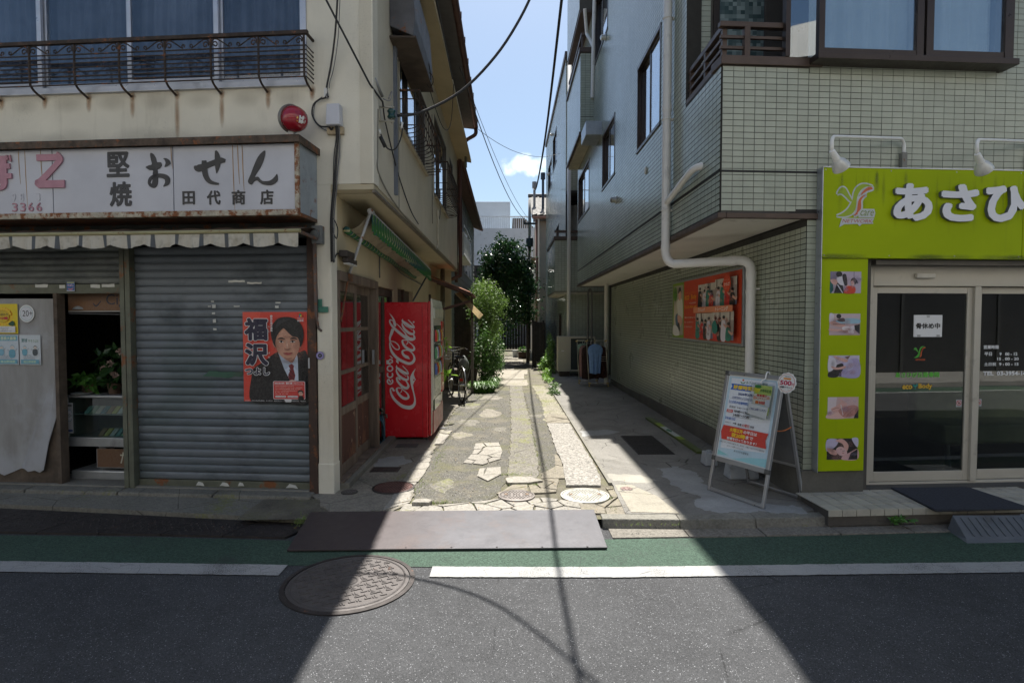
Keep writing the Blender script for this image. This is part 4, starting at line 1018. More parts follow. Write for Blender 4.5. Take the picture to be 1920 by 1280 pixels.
g = G(FL); BN = (-.57, -.305, 2.81, 3.098); q = lambda x, y: ((x - 1395) / 395, (y - 95) / 435)
pg(g, BN, [q(*p) for p in ((1600, 105), (1632, 98), (1620, 180), (1580, 280), (1535, 350), (1490, 420), (1535, 420), (1560, 450), (1600, 475), (1690, 470), (1750, 425), (1783, 390), (1788, 470), (1740, 515), (1690, 530), (1600, 520), (1550, 490), (1515, 465), (1480, 480), (1443, 518), (1400, 478), (1440, 380), (1490, 260), (1540, 165))])
g.obj('letter', ink, sg)
for ch, u0, u1, z0, z1, mt in (('堅', -1.84, -1.63, 2.905, 3.124, ink2), ('焼', -1.818, -1.613, 2.654, 2.868, ink2), ('田', -1.155, -1.043, 2.66, 2.775, ink), ('代', -.935, -.813, 2.655, 2.776, ink), ('商', -.714, -.592, 2.652, 2.776, ink), ('店', -.463, -.345, 2.65, 2.774, ink)):
    g = G(FL); g.text(ch, u0, u1, z0, z1, PD - .001, bold=.03, depth=.003); g.obj('letter', mt, sg)
pink = M('faded_red_paint', (.42, .20, .25), .5, var=.15, vs=8)
g = G(FL)   # angular ko
g.stroke([(-2.481, 3.087, .055), (-2.275, 3.087, .055)], PD - .001, .012, smooth=False); g.stroke([(-2.30, 3.112, .055), (-2.262, 3.075, .05), (-2.29, 3.03, .05), (-2.44, 2.89, .055), (-2.475, 2.87, .06), (-2.44, 2.845, .055)], PD - .001, .012); g.stroke([(-2.47, 2.857, .066), (-2.225, 2.857, .066)], PD - .001, .012, smooth=False)
g.obj('letter', pink, sg)
g = G(FL)   # part of the cut-off character
for a, b, z, w_ in ((-2.95, -2.735, 3.02, .045), (-2.95, -2.72, 2.935, .045)): g.stroke([(a, z, w_), (b, z, w_)], PD - .001, .012, smooth=False)
g.stroke([(-2.80, 3.11, .07), (-2.80, 2.87, .07)], PD - .001, .012, smooth=False); g.stroke([(-2.80, 2.90, .07), (-2.80, 2.85, .05), (-2.85, 2.83, .04), (-2.92, 2.85, .05), (-2.90, 2.92, .04), (-2.82, 2.93, .04)], PD - .001, .012)
g.stroke([(-2.735, 3.115, .016), (-2.725, 3.06, .016)], PD - .001, .01, smooth=False); g.stroke([(-2.765, 3.115, .016), (-2.755, 3.075, .016)], PD - .001, .01, smooth=False); g.obj('letter', pink, sg)
g = G(FL)
for k, ch in enumerate('3366'): g.text(ch, -2.73 + k * .077, -2.68 + k * .077, 2.625, 2.70, PD - .001, bold=.012, depth=.006)
g.obj('letter', pink, sg)
g = G(FL)
for k, ch in enumerate('9843'):
    if k != 2: g.text(ch, -2.73 + k * .077, -2.695 + k * .077, 2.715, 2.785, PD - .001, depth=.003)
g.obj('letter', M('ghost_number', (.50, .50, .55), .4), sg)
g = G(FL); r_ = random.Random(2)
for u, l_ in ((-2.60, .50), (-2.66, .3), (-.70, .56), (-.655, .34), (-.615, .4), (-2.45, .3), (-1.25, .2)):
    g.stroke([(u, Z1 - .01, .006), (u + .004, Z1 - l_ * .5, .008), (u + .012, Z1 - l_, .003)], PD + .0)
g.obj('rust_run', M('rust_run', (.36, .23, .12), .8, var=.3), sg)
# ---- cloth awning over the shutters (rolled, with scalloped hem)
aw = thing('awning', 'rolled faded striped awning with scalloped hem over the shutters', 'awning', FL @ Vector((-2.3, -.3, 2.3)))
cloth = NT('awning_cloth')
px = cloth.n('ShaderNodeVectorMath', operation='DOT_PRODUCT'); cloth.l(cloth.P(), px.inputs[0]); px.inputs[1].default_value = (.996, -.0896, 0)
band_ = cloth.math('FRACT', cloth.math('MULTIPLY', px.outputs['Value'], 4.55))
b1 = cloth.math('MULTIPLY', cloth.ramp(band_, .12, .14), cloth.ramp(band_, .30, .28))
cc = cloth.mix(b1, (.50, .47, .40), (.10, .11, .12))
cc = cloth.mix(cloth.ramp(cloth.noise(12, 5), .5, .75, 0, .6), cc, (.17, .15, .10)); cloth.set(cc, .9); cloth = cloth.m
def hemz(u): 
    p = (u * 4.55 / 1.0) % 1.0
    return 2.325 - .035 * abs(math.sin(math.pi * (u / .30)))
g = G(FL)
def hem(a, b):
    u = -4.6 + (4.6 - .12) * a; zz = 2.405 - (2.405 - hemz(u)) * b
    return (u, -.40 - .012 * math.sin(u * 42 + 1.5 * math.sin(u * 9)) * b - .006 * math.sin(u * 95) * b, zz)
g.grid(420, 5, hem); g.obj('valance', cloth, aw, smooth=True)
g = G(FL); g.grid(60, 8, lambda a, b: (-4.6 + 4.49 * a, -.40 + .38 * b, 2.43 + .06 * math.sin(b * 2.2) + .006 * math.sin(a * 90 + b * 5))); g.obj('canopy', M('awning_brown', (.13, .085, .06), .85, dirt=.4, var=.3), aw, smooth=True)
g = G(FL); g.tube([(-4.6, -.40, 2.418), (-.10, -.40, 2.424)], .016, 8); g.obj('front_bar', M('awning_bar', (.36, .33, .18), .6, .2, rust=.25, rs=20), aw)
g = G(FL); g.tube([(-.12, -.40, 2.42), (-.10, -.02, 2.40)], .016, 6); g.bar((-.135, -.05, 2.42), (-.13, -.035, 1.70), .022, .03); g.tube([(-.13, -.04, 1.72), (-.12, -.02, 1.60), (-.10, 0, 1.575)], .012, 6); g.obj('arm', M('arm_rust', (.13, .10, .09), .7, .3, rust=.45, rs=18), aw)
# ---- tobacco lamp (round red box light)
tb = thing('tobacco_lamp', 'round red glass shop lamp with white characters on top of the signboard', 'lamp', FL @ Vector((-.26, -.2, 3.21)))
lens = M('red_lens', (.30, .012, .025), .18, 0, var=.2, vs=5, coat=.4)
ctr = FL @ Vector((-.262, -.2, 3.42)); ax = Vector((.80, -.56, -.24)).normalized(); q = ax.to_track_quat('Z', 'Y')
LF_ = Matrix.Translation(ctr) @ q.to_matrix().to_4x4()
g = G(LF_); g.lathe((0, 0, 0), [(.118, -.018), (.122, 0), (.118, .018)], 28); g.obj('rim', M('lamp_rim', (.22, .21, .19), .5, .5, rust=.2), tb, smooth=True, autosm=40)
g = G(LF_); g.lathe((0, 0, 0), [(.114, .018), (.110, .06), (.095, .105), (.066, .135), (.02, .15)], 28); g.obj('lens', lens, tb, smooth=True)
g = G(LF_); g.lathe((0, 0, 0), [(.112, -.018), (.106, -.04), (.08, -.065), (.02, -.08)], 28); g.obj('lens', lens, tb, smooth=True)
g = G(FL); g.box(-.285, -.235, -.225, -.18, 3.205, 3.31); g.obj('stand', M('lamp_stand', (.42, .41, .40), .6, .2, dirt=.3), tb, bevel=.004)
yv = Vector((0, 0, 1)) - ax * ax.z; yv.normalize(); xv = yv.cross(ax)
TF = Matrix.Identity(4)
for i in range(3): TF[i][0] = xv[i]; TF[i][2] = yv[i]; TF[i][1] = -ax[i]; TF[i][3] = ctr[i]
def domey(u, z):
    r_ = min(.11, math.hypot(u, z)); return .152 - .125 * (r_ / .112) ** 2.6
for ch, cx, cl in (('た', -.058, (.75, .42, .08)), ('ば', .0, (.8, .78, .75)), ('こ', .056, (.8, .78, .75))):
    g = G(TF); g.text(ch, cx - .026, cx + .026, -.034, .036, 0, bold=.07)
    inv = TF.inverted()
    for k, v in enumerate(g.v):
        l_ = inv @ v; g.v[k] = TF @ Vector((l_.x, -domey(l_.x, l_.z) - .0015, l_.z))
    g.obj('letter', M('lamp_letter_%d' % int(cl[2] * 100), cl, .5), tb)
# ---- junction box with cables
jb = thing('junction_box', 'grey plastic utility box on the cream wall with a timber base', 'utility box', FL @ Vector((.06, -.02, 3.36)))
g = G(FL); g.prism([(-.005, -.09, 3.40), (.125, -.09, 3.40), (.118, -.075, 3.59), (.0, -.075, 3.59)], (0, .085, 0)); g.obj('cover', M('box_grey', (.52, .53, .57), .45, var=.06, vs=6), jb, bevel=.008)
g = G(FL); g.box(-.015, .135, -.035, 0, 3.335, 3.40); g.obj('base', M('raw_timber', (.42, .34, .22), .8, var=.3, vs=20), jb, bevel=.004)
blackc = M('cable_black', (.015, .015, .016), .5, var=.2); greyc = M('cable_grey', (.12, .12, .125), .55)
def cable(name, label, pts, r_, mat=blackc, n=6, smooth=8, cat='cable', group=None, fr=None, seg=8):
    g = G(fr); g.tube(cr(pts, smooth) if smooth else pts, r_, seg); o = g.obj(name, mat, None, smooth=True); tag(o, label, cat, group); return o
cable('wall_cable', 'black cable looping from the wall bracket into the grey utility box', [(-.015, -.03, 3.72), (-.02, -.035, 3.66), (-.08, -.03, 3.645), (-.135, -.03, 3.60), (-.15, -.03, 3.52), (-.12, -.03, 3.45), (-.07, -.035, 3.405), (0, -.03, 3.40), (.03, -.045, 3.37), (.05, -.05, 3.39)], .008, fr=FL)
cable('wall_cable', 'thin grey cable looping under the black one beside the round red lamp', [(-.06, -.02, 3.67), (-.12, -.02, 3.62), (-.14, -.02, 3.5), (-.10, -.02, 3.42), (-.03, -.02, 3.375), (.0, -.02, 3.37)], .0035, greyc, fr=FL)
cable('wall_cable', 'twisted black service cable dropping from above to the wall bracket', [(.20, -.25, 4.9), (.16, -.18, 4.55), (.10, -.10, 4.2), (.04, -.05, 3.95), (0, -.035, 3.80), (-.015, -.03, 3.72), (.0, -.03, 3.66)], .009, fr=FL)
cable('wall_cable', 'slim cable running beside the twisted service drop', [(.24, -.25, 4.9), (.18, -.18, 4.5), (.125, -.10, 4.15), (.06, -.05, 3.9), (.02, -.035, 3.80), (.01, -.03, 3.74)], .004, greyc, fr=FL)
for dx, rr, m_, lb in ((0, .010, blackc, 'thick black cable bundle running down the wall corner below the utility box'), (.018, .006, greyc, 'grey cable beside the thick bundle down the wall corner'), (-.014, .005, blackc, 'thin outer cable of the bundle down the wall corner')):
    cable('wall_cable', lb, [(.085 + dx, -.05, 3.41), (.083 + dx, -.03, 3.3), (.065 + dx * 1.5, -.02, 3.15), (.05 + dx, -.02, 2.95), (.045 + dx, -.02, 2.85), (.02 + dx, -.022, 2.6), (.018 + dx, -.02, 2.35), (.02 + dx, -.02, 2.2)], rr, m_, fr=FL)
g = G(FL); g.box(-.035, -.008, -.04, 0, 3.66, 3.74); g.obj('bracket', M('porcelain', (.6, .6, .58), .4), None); 
tag(bpy.data.objects[C.objects[-1].name], 'small porcelain cable clamp on the cream wall above the utility box', 'cable clamp')
# switch box at the pillar
g = G(FL); g.box(-.155, -.06, -.07, 0, 2.36, 2.52); o = g.obj('switch_box', M('switch_grey', (.16, .17, .17), .6, .3, rust=.3), None, bevel=.006); tag(o, 'weathered grey switch box at the top of the corner pillar', 'switch box')
g = G(FL); g.lathe((-.115, -.085, 2.44), [(.035, -.02), (.038, .0), (.03, .03)], 14, 'y'); g.obj('dial', _M['switch_grey'], o)
# green address plates and round sticker on the pillar
gp_ = M('plate_green', (.03, .17, .12), .4, dirt=.15)
g = G(FL); g.box(-.15, -.085, -.02, -.012, 1.80, 1.865); tag(g.obj('address_plate', gp_, None, bevel=.002), 'small green address plate on the pillar, upper and shorter', 'plate')
g = G(FL); g.box(-.15, -.03, -.024, -.012, 1.745, 1.797); o = g.obj('address_plate', gp_, None, bevel=.002); tag(o, 'wide green address plate on the pillar, the lower one', 'plate')
art(o, 'lettering', FL, -.145, -.035, 1.75, 1.79, [('t', (.25, .5, .42), '豊玉上一丁目', (.05, .2, .95, .8))], -.0245)
art(None, 'round_sticker', FL, -.15, -.075, 1.315, 1.39, [('e', (.42, .38, .60), (.5, .5, .5, .5)), ('e', (.62, .58, .78), (.5, .5, .43, .43)), ('e', (.12, .11, .14), (.5, .5, .27, .27)), ('e', (.45, .42, .5), (.5, .5, .1, .1)), ('s', (.5, .48, .6), [(.3, .35, .04), (.7, .65, .04)]), ('s', (.5, .48, .6), [(.7, .35, .04), (.3, .65, .04)])], -.013)
tag(bpy.data.objects[C.objects[-1].name], 'round purple sticker on the corner pillar', 'sticker')
g = G(FL); g.box(-.222, -.208, -.02, -.013, 1.235, 1.33); tag(g.obj('lock_plate', alu, None), 'narrow silver lock plate on the rusty shutter guide', 'plate')
# ---- election poster
PU0, PU1, PZ0, PZ1 = -.858, -.242, .922, 1.75
PWID = .014
po = thing('poster', 'orange red election poster of a man in a dark suit, stuck on the shutter', 'poster', FL @ Vector((-.55, 0, .92)))
g = G(FL); g.box(PU0, PU1, .0145, .0160, PZ0, PZ1); g.obj('sheet', M('poster_back', (.6, .6, .58), .6), po)
def q(x, y): return ((x - 55) / 840, (y - 32) / 1200)
def Q(l_): return [q(*p) for p in l_]
RED = (.86, .27, .20); NAVY = (.09, .07, .20); SKIN = (.80, .60, .50); SK2 = (.70, .48, .40); WH = (.88, .88, .88)
it = [('bg', RED), ('p', (.90, .33, .25), Q([(55, 32), (300, 32), (200, 300), (60, 700)])),
      ('c', (.10, .09, .09), Q([(150, 1232), (160, 900), (190, 790), (330, 690), (505, 565), (640, 600), (780, 570), (893, 600), (893, 1232), (520, 1240)])),
      ('p', (.055, .05, .055), Q([(560, 760), (660, 930), (640, 1232), (470, 1232)])),
      ('p', (.80, .84, .90), Q([(515, 575), (600, 640), (690, 690), (755, 590), (768, 640), (775, 950), (660, 940), (590, 790)])),
      ('p', (.68, .73, .80), Q([(520, 590), (590, 790), (612, 800), (640, 770), (690, 715)])), ('p', (.72, .77, .84), Q([(690, 715), (745, 800), (770, 820), (765, 620)])),
      ('p', (.45, .08, .12), Q([(648, 745), (690, 722), (720, 750), (712, 790), (735, 880), (720, 945), (660, 940), (640, 890), (670, 800)])),
      ('s', (.28, .04, .08), [(*q(655, 800), .012), (*q(725, 880), .012)]), ('s', (.28, .04, .08), [(*q(645, 860), .012), (*q(715, 935), .012)]),
      ('c', (.62, .44, .37), Q([(540, 560), (600, 640), (690, 710), (740, 640), (760, 560), (650, 540)])),
      ('c', SKIN, Q([(490, 300), (480, 400), (495, 520), (530, 590), (590, 650), (670, 690), (730, 640), (775, 570), (800, 470), (810, 400), (790, 300), (640, 230)])),
      ('g', SK2, (*q(790, 520), .09, .14), .4), ('g', SK2, (*q(500, 520), .06, .13), .3), ('g', (.62, .44, .38), (*q(660, 690), .16, .035), .4), ('g', (.93, .75, .65), (*q(600, 320), .12, .05), .4), ('g', (.90, .68, .60), (*q(560, 490), .07, .045), .3), ('g', (.90, .66, .58), (*q(725, 490), .065, .045), .3), ('g', (.6, .30, .26), (*q(564, 408), .05, .02), .3), ('g', (.6, .30, .26), (*q(714, 408), .05, .02), .3), ('g', (.50, .33, .28), (*q(670, 365), .16, .02), .3), ('g', (.22, .22, .23), (*q(560, 150), .12, .05), .6), ('g', (.25, .22, .22), (*q(300, 850), .22, .12), .3), ('g', (.02, .02, .02), (*q(850, 900), .1, .25), .6),
      ('c', SK2, Q([(465, 410), (450, 450), (470, 500), (492, 500), (488, 430)])), ('c', SK2, Q([(812, 410), (830, 440), (820, 490), (798, 500)])),
      ('c', (.055, .05, .05), Q([(490, 500), (455, 440), (430, 340), (440, 230), (500, 140), (570, 105), (660, 98), (760, 130), (830, 210), (856, 320), (840, 440), (805, 500), (800, 430), (770, 370), (700, 350), (620, 270), (590, 250), (540, 300), (500, 370), (486, 440)])),
      ('c', (.16, .17, .18), Q([(520, 160), (600, 125), (690, 130), (640, 150), (560, 190), (490, 260)])), ('s', (.14, .15, .16), [(*q(600, 130), .008), (*q(680, 200), .016), (*q(790, 300), .006)]),
      ('s', (.09, .07, .06), [(*q(520, 395), .01), (*q(560, 380), .022), (*q(610, 392), .012)]), ('s', (.09, .07, .06), [(*q(680, 392), .012), (*q(730, 378), .022), (*q(775, 398), .01)]),
      ('c', (.92, .88, .86), Q([(532, 430), (562, 416), (596, 432), (566, 440)])), ('c', (.92, .88, .86), Q([(682, 432), (712, 416), (748, 430), (715, 441)])),
      ('e', (.05, .04, .04), (*q(565, 428), .016, .0105)), ('e', (.05, .04, .04), (*q(713, 428), .016, .0105)),
      ('s', (.12, .08, .07), [(*q(530, 430), .004), (*q(562, 412), .009), (*q(600, 432), .004)]), ('s', (.12, .08, .07), [(*q(680, 432), .004), (*q(712, 412), .009), (*q(752, 430), .004)]),
      ('g', (.95, .78, .68), (*q(643, 470), .025, .06), .8), ('g', (.55, .38, .32), (*q(640, 530), .05, .012), .7), ('s', (.50, .30, .25), [(*q(608, 522), .006), (*q(640, 540), .010), (*q(685, 522), .006)]),
      ('s', (.62, .42, .34), [(*q(608, 505), .006), (*q(612, 525), .01)]), ('s', (.62, .42, .34), [(*q(682, 505), .006), (*q(680, 525), .01)]),
      ('c', (.68, .30, .29), Q([(590, 580), (640, 572), (660, 576), (712, 572), (690, 595), (650, 605), (615, 597)])), ('s', (.35, .12, .12), [(*q(590, 580), .004), (*q(650, 586), .007), (*q(712, 572), .004)]),
      ('s', (.60, .40, .34), [(*q(600, 640), .008), (*q(650, 655), .012), (*q(700, 640), .008)])]
for body, x0, y0, x1, y1 in (('福', 88, 110, 395, 415), ('沢', 90, 445, 400, 750), ('つよし', 92, 775, 412, 875)):
    b = .045 if len(body) == 1 else .045
    it.append(('t', WH, body, (*q(x0 - 9, y0 - 8), *q(x1 + 9, y1 + 8)), b + (.02 if len(body) == 1 else .05))); it.append(('t', NAVY, body, (*q(x0, y0), *q(x1, y1)), b))
it += [('t', WH, '練馬区議会議員', (*q(430, 300), *q(462, 72)), .02)]
it.pop()
for k, ch in enumerate('練馬区議会議員'): it.append(('t', WH, ch, (*q(430, 74 + k * 32), *q(461, 102 + k * 32)), .02))
for ch, y in (('ふ', 215), ('く', 280), ('ざ', 565), ('わ', 622)): it.append(('t', WH, ch, (*q(400, y), *q(424, y + 24)), .02))
it += [('t', WH, 'TOKYO', (*q(785, 112), *q(865, 128)), .02), ('t', WH, '自民党', (*q(785, 136), *q(865, 160)), .03), ('e', (.2, .55, .3), (*q(822, 70), .018, .015)), ('e', (.9, .8, .2), (*q(832, 88), .015, .01)), ('e', (.25, .4, .7), (*q(815, 92), .012, .01))]
def rrect(x0, y0, x1, y1, r_): 
    P = []
    for cx, cy, a0 in ((x1 - r_, y0 + r_, -90), (x1 - r_, y1 - r_, 0), (x0 + r_, y1 - r_, 90), (x0 + r_, y0 + r_, 180)):
        for k in range(5): a = R(a0 + k * 22.5); P.append((cx + r_ * math.cos(a), cy + r_ * math.sin(a)))
    return P
it += [('c', (.82, .65, .6), Q([(670, 945), (710, 930), (755, 945), (770, 960), (670, 960)])), ('p', WH, Q([(600, 1190), (700, 1190), (690, 1232), (620, 1232)])),
       ('p', WH, Q(rrect(460, 952, 876, 1196, 18))), ('p', (.84, .25, .22), Q(rrect(466, 958, 870, 1190, 16))), ('s', WH, [(*q(472, 998), .003), (*q(860, 998), .003)]),
       ('t', WH, '練馬区議会議員', (*q(480, 970), *q(610, 990)), .03), ('t', WH, '福沢 剛', (*q(625, 966), *q(710, 992)), .03), ('t', WH, 'プロフィール', (*q(725, 970), *q(848, 990)), .03)]
for k, (a, tx) in enumerate(((730, '昭和四十四年練馬区生まれ在住'), (840, '都立大学付属高校を経て明治大学卒業、区議会事務局'), (815, '平成十九年練馬区議会議員選挙に初当選、現在三期目'), (770, '平成二十七年練馬区議会副議長就任'), (665, '妻、長男、長女の四人家族'), (655, '趣味、読書・散歩・野球'))):
    it.append(('t', (.92, .75, .7), tx, (*q(488, 1010 + k * 21), *q(a, 1021 + k * 21)), .02))
it += [('p', WH, Q(rrect(490, 1145, 628, 1170, 10))), ('p', WH, Q(rrect(650, 1145, 782, 1170, 10))), ('t', (.6, .2, .18), '子どもたちの未来を応援', (*q(498, 1152), *q(620, 1163)), .02), ('t', (.6, .2, .18), '地域のために働きます', (*q(656, 1152), *q(776, 1163)), .02)]
it += [('c', (.08, .07, .07), Q([(790, 1195), (800, 1150), (825, 1140), (850, 1155), (858, 1195)])), ('e', (.85, .68, .6), (*q(824, 1110), .036, .028)), ('c', (.06, .05, .05), Q([(788, 1115), (785, 1085), (810, 1070), (845, 1075), (856, 1100), (850, 1115), (835, 1090), (800, 1095)])), ('e', (.06, .05, .05), (*q(814, 1112), .004, .004)), ('e', (.06, .05, .05), (*q(836, 1112), .004, .004))]
it += [('t', WH, '討議資料　練馬区議会議員後援会　発行責任者　練馬区豊玉上一丁目　印刷　東京都練馬区　電話番号', (*q(95, 1208), *q(885, 1222)), .01)]
art(po, 'printed_portrait', FL, PU0, PU1, PZ0, PZ1, it, .0135)
# ---- plywood board closing the left shop bay
bd = thing('plywood_board', 'peeling grey plywood board standing in the open left shop bay', 'board', FL @ Vector((-3.3, 0, .1)))
ply = NT('peeling_ply'); cc = ply.mix(ply.ramp(ply.noise(3, 7, .6, (3, 3, .8)), .35, .65), (.27, .262, .25), (.34, .335, .325)); cc = ply.mix(ply.ramp(ply.noise(1.3, 6), .5, .62, 0, .7), cc, (.42, .43, .46)); ply.set(cc, .75); ply.bump(ply.noise(8, 5, .6, (4, 4, .3)), .4, .006); ply = ply.m
edge = [(-4.4, 1.885), (-2.72, 1.878), (-2.715, 1.5), (-2.735, 1.2), (-2.725, .95), (-2.74, .75), (-2.80, .50), (-2.86, .24), (-2.90, .215), (-2.95, .235), (-3.02, .22), (-3.06, .25), (-3.12, .245), (-3.2, .21), (-3.3, .17), (-3.4, .21), (-4.4, .22)]
g = G(FL); g.prism([(a, .012 - (.03 if (b < .6 and a > -3.1) else 0), b) for a, b in edge], (0, .006, 0)); g.obj('face_sheet', ply, bd)
g = G(FL); g.box(-4.4, -2.73, .021, .045, .1, 1.88); g.box(-2.728, -2.69, .0, .09, .1, 1.93); g.box(-4.4, -2.73, .0455, .07, .1, .3); g.obj('backing', M('old_plank', (.10, .075, .055), .85, var=.4, vs=7, bump=.6, bs=40, dirt=.3), bd)
# notices on it
def flat(name, label, cat, u0, u1, z0, z1, items, y, group=None, fr=FL, disc=None, mat=None):
    t = thing(name, label, cat, fr @ Vector(((u0 + u1) / 2, y, z0)), group)
    g = G(fr)
    if disc: g.ell((u0 + u1) / 2, (z0 + z1) / 2, (u1 - u0) / 2, (z1 - z0) / 2, y, 32, .004)
    else: g.box(u0, u1, y - .001, y + .0005, z0, z1)
    g.obj('sheet', M('paper_white', (.74, .74, .73), .6, var=.04), t)
    art(t, 'print', fr, u0, u1, z0, z1, items, y - (.0048 if disc else .0012)); return t
TL = (.42, .66, .74)
def para(x0, y0, x1, n, dy, col, seed=0):
    r__ = random.Random(seed); o = []; W_ = '練馬区の皆様へお知らせです詳しくはお電話ください場所時間参加費無料初心者歓迎毎週土曜日'
    for k in range(n):
        L_ = r__.randint(9, 15); o.append(('t', col, ''.join(r__.choice(W_) for _ in range(L_)), (x0, y0 + k * dy, x0 + (x1 - x0) * r__.uniform(.6, 1), y0 + k * dy + dy * .55)))
    return o
def kid(cx, cy, s_, c1):
    return [('e', (.85, .8, .76), (cx, cy, .085 * s_, .055 * s_)), ('s', c1, [(cx - .09 * s_, cy - .01, .012), (cx, cy - .06 * s_, .03), (cx + .1 * s_, cy - .01, .012)]), ('c', c1, [(cx - .08 * s_, cy + .06 * s_), (cx + .08 * s_, cy + .06 * s_), (cx + .12 * s_, cy + .17 * s_), (cx + .06 * s_, cy + .26 * s_), (cx - .08 * s_, cy + .26 * s_), (cx - .13 * s_, cy + .16 * s_)]), ('s', (.3, .35, .4), [(cx - .1 * s_, cy + .1 * s_, .012), (cx - .18 * s_, cy + .05 * s_, .012)]), ('s', (.3, .35, .4), [(cx + .1 * s_, cy + .1 * s_, .012), (cx + .2 * s_, cy + .02 * s_, .012)]),
            ('e', (.2, .2, .2), (cx - .03 * s_, cy, .008, .006)), ('e', (.2, .2, .2), (cx + .03 * s_, cy, .008, .006))]
flat('notice', 'white and pale blue baseball notice pinned at right on the grey board', 'notice', -3.083, -2.868, 1.247, 1.534,
     [('bg', (.80, .83, .85)), ('t', (.35, .5, .5), '野球', (.1, .12, .38, .25), .03), ('t', (.45, .6, .45), 'やろうよ!!', (.42, .15, .9, .25), .02), *kid(.25, .42, 1, TL), *kid(.76, .42, 1, (.28, .32, .34)), *para(.2, .66, .8, 4, .04, (.35, .4, .42), 3), ('r', TL, (.08, .82, .94, .96)), ('t', (.8, .88, .7), '旭丘野球部', (.2, .85, .8, .93), .02)], .0005, 'baseball club notices')
flat('notice', 'pale blue team notice with a batting child, at the left frame edge', 'notice', -3.31, -3.095, 1.247, 1.534,
     [('bg', (.78, .82, .85)), ('r', TL, (.03, .03, .96, .2)), ('t', (.9, .9, .7), '部員大募集', (.15, .06, .9, .17), .02), *kid(.7, .42, 1.3, TL), *kid(.2, .42, 1, (.5, .7, .78)), *para(.05, .68, .9, 4, .035, (.35, .4, .42), 4), ('r', TL, (.0, .82, .96, .96)), ('t', (.8, .88, .7), '旭丘野球部', (.15, .85, .85, .93), .02)], .0005, 'baseball club notices')
sun_ = [('e', (.93, .55, .08), (.38, .42, .40, .30))] + [('e', (.95, .80, .15), (.38 + .34 * math.cos(k * math.pi / 9), .42 + .255 * math.sin(k * math.pi / 9), .06, .045)) for k in range(18)]
flat('notice', 'bright yellow sunflower 110 notice on the grey board', 'notice', -3.33, -3.093, 1.545, 1.83,
     [('bg', (.90, .80, .05)), *sun_, ('e', (.85, .72, .08), (.38, .42, .28, .21)), ('t', (.1, .1, .12), 'ひまわり', (.2, .32, .6, .40), .03), ('t', (.75, .08, .15), '110番', (.15, .43, .62, .53), .05), ('c', (.05, .30, .15), [(.62, .68), (.72, .60), (.84, .57), (.88, .70), (.76, .74)]), ('c', (.05, .30, .15), [(.02, .68), (.12, .62), (.16, .70), (.06, .74)]), ('r', (.86, .86, .86), (.04, .75, .92, .96)), *para(.08, .78, .9, 3, .055, (.3, .3, .35), 7)], .0005)
flat('notice', 'round white age limit sign reading 20+ on the grey board', 'notice', -3.08, -2.925, 1.655, 1.82, [('e', (.45, .65, .68), (.5, .5, .43, .43)), ('e', (.85, .86, .88), (.5, .5, .41, .41)), ('t', (.08, .08, .1), '20+', (.24, .32, .9, .66), 0)], .005, disc=True)
flat('sticker', 'small blue and pink sticker hanging from the raised shutter rail', 'sticker', -2.60, -2.52, 1.95, 2.04, [('bg', (.15, .38, .62)), ('r', (.75, .75, .4), (.05, .05, .95, .15)), ('t', (.85, .7, .8), 'たばこ', (.1, .25, .9, .5), .03), ('c', (.8, .45, .5), [(.1, .7), (.5, .9), (.9, .65), (.5, .75)]), ('r', (.8, .8, .85), (.0, .92, 1, 1))], .02)
# ---- cigarette counter in the open bay
ctr_ = thing('display_counter', 'glass tobacco display counter in the open shop bay', 'counter', FL @ Vector((-2.4, .25, .1)))
steel = M('counter_steel', (.42, .43, .43), .4, .6, var=.15, dirt=.2)
g = G(FL); g.box(-2.80, -2.0, .18, .55, .91, .935); g.box(-2.80, -2.0, .17, .55, .43, .52); g.box(-2.80, -2.775, .18, .55, .521, .909); g.obj('frame', steel, ctr_, bevel=.006)
g = G(FL); g.box(-2.775, -2.0, .19, .194, .525, .905); g.obj('pane', glass('counter_glass', (.8, .86, .84), 1.4, .02, .05), ctr_)
g = G(FL); g.box(-2.77, -2.0, .22, .54, .735, .745); g.obj('shelf', M('shelf_glass', (.25, .32, .32), .2, var=.05), ctr_)
g = G(FL); g.box(-2.55, -2.47, .28, .4, .16, .43); g.box(-2.76, -2.0, .18, .55, .10, .19); g.obj('foot', steel, ctr_, bevel=.012)
g = G(FL); g.box(-2.77, -2.0, .535, .548, .53, .9); g.obj('back_panel', M('counter_back', (.24, .25, .25), .6), ctr_)
pal = [(.55, .62, .60), (.15, .35, .35), (.25, .4, .3), (.6, .6, .55), (.10, .25, .3), (.35, .25, .15), (.5, .5, .15)]
r_ = random.Random(4); k = 0
for (zz_, us_) in ((.746, [-2.66 + i * .058 for i in range(11)]), (.521, [-2.52 + i * .06 for i in range(8)])):
    for u in us_:
        g = G(FL); g.hexa([(u, .24, zz_ + .002), (u + .048, .24, zz_ + .002), (u + .048, .26, zz_ + .002), (u, .26, zz_ + .002), (u + .015, .30, zz_ + .07), (u + .063, .30, zz_ + .07), (u + .063, .32, zz_ + .065), (u + .015, .32, zz_ + .065)])
        k += 1; o = g.obj('cigarette_packet', M('packet_%d' % (k % 7), pal[k % 7], .5), None)
        tag(o, '%s cigarette packet, %s from the left on the %s shelf of the glass counter' % (('pale grey', 'teal', 'green', 'cream', 'blue', 'olive', 'yellow')[k % 7], ('first', 'second', 'third', 'fourth', 'fifth', 'sixth', 'seventh', 'eighth', 'ninth', 'tenth', 'eleventh')[us_.index(u)], 'upper' if zz_ > .7 else 'lower'), 'packet', 'cigarette packets on the %s shelf' % ('upper' if zz_ > .7 else 'lower'))
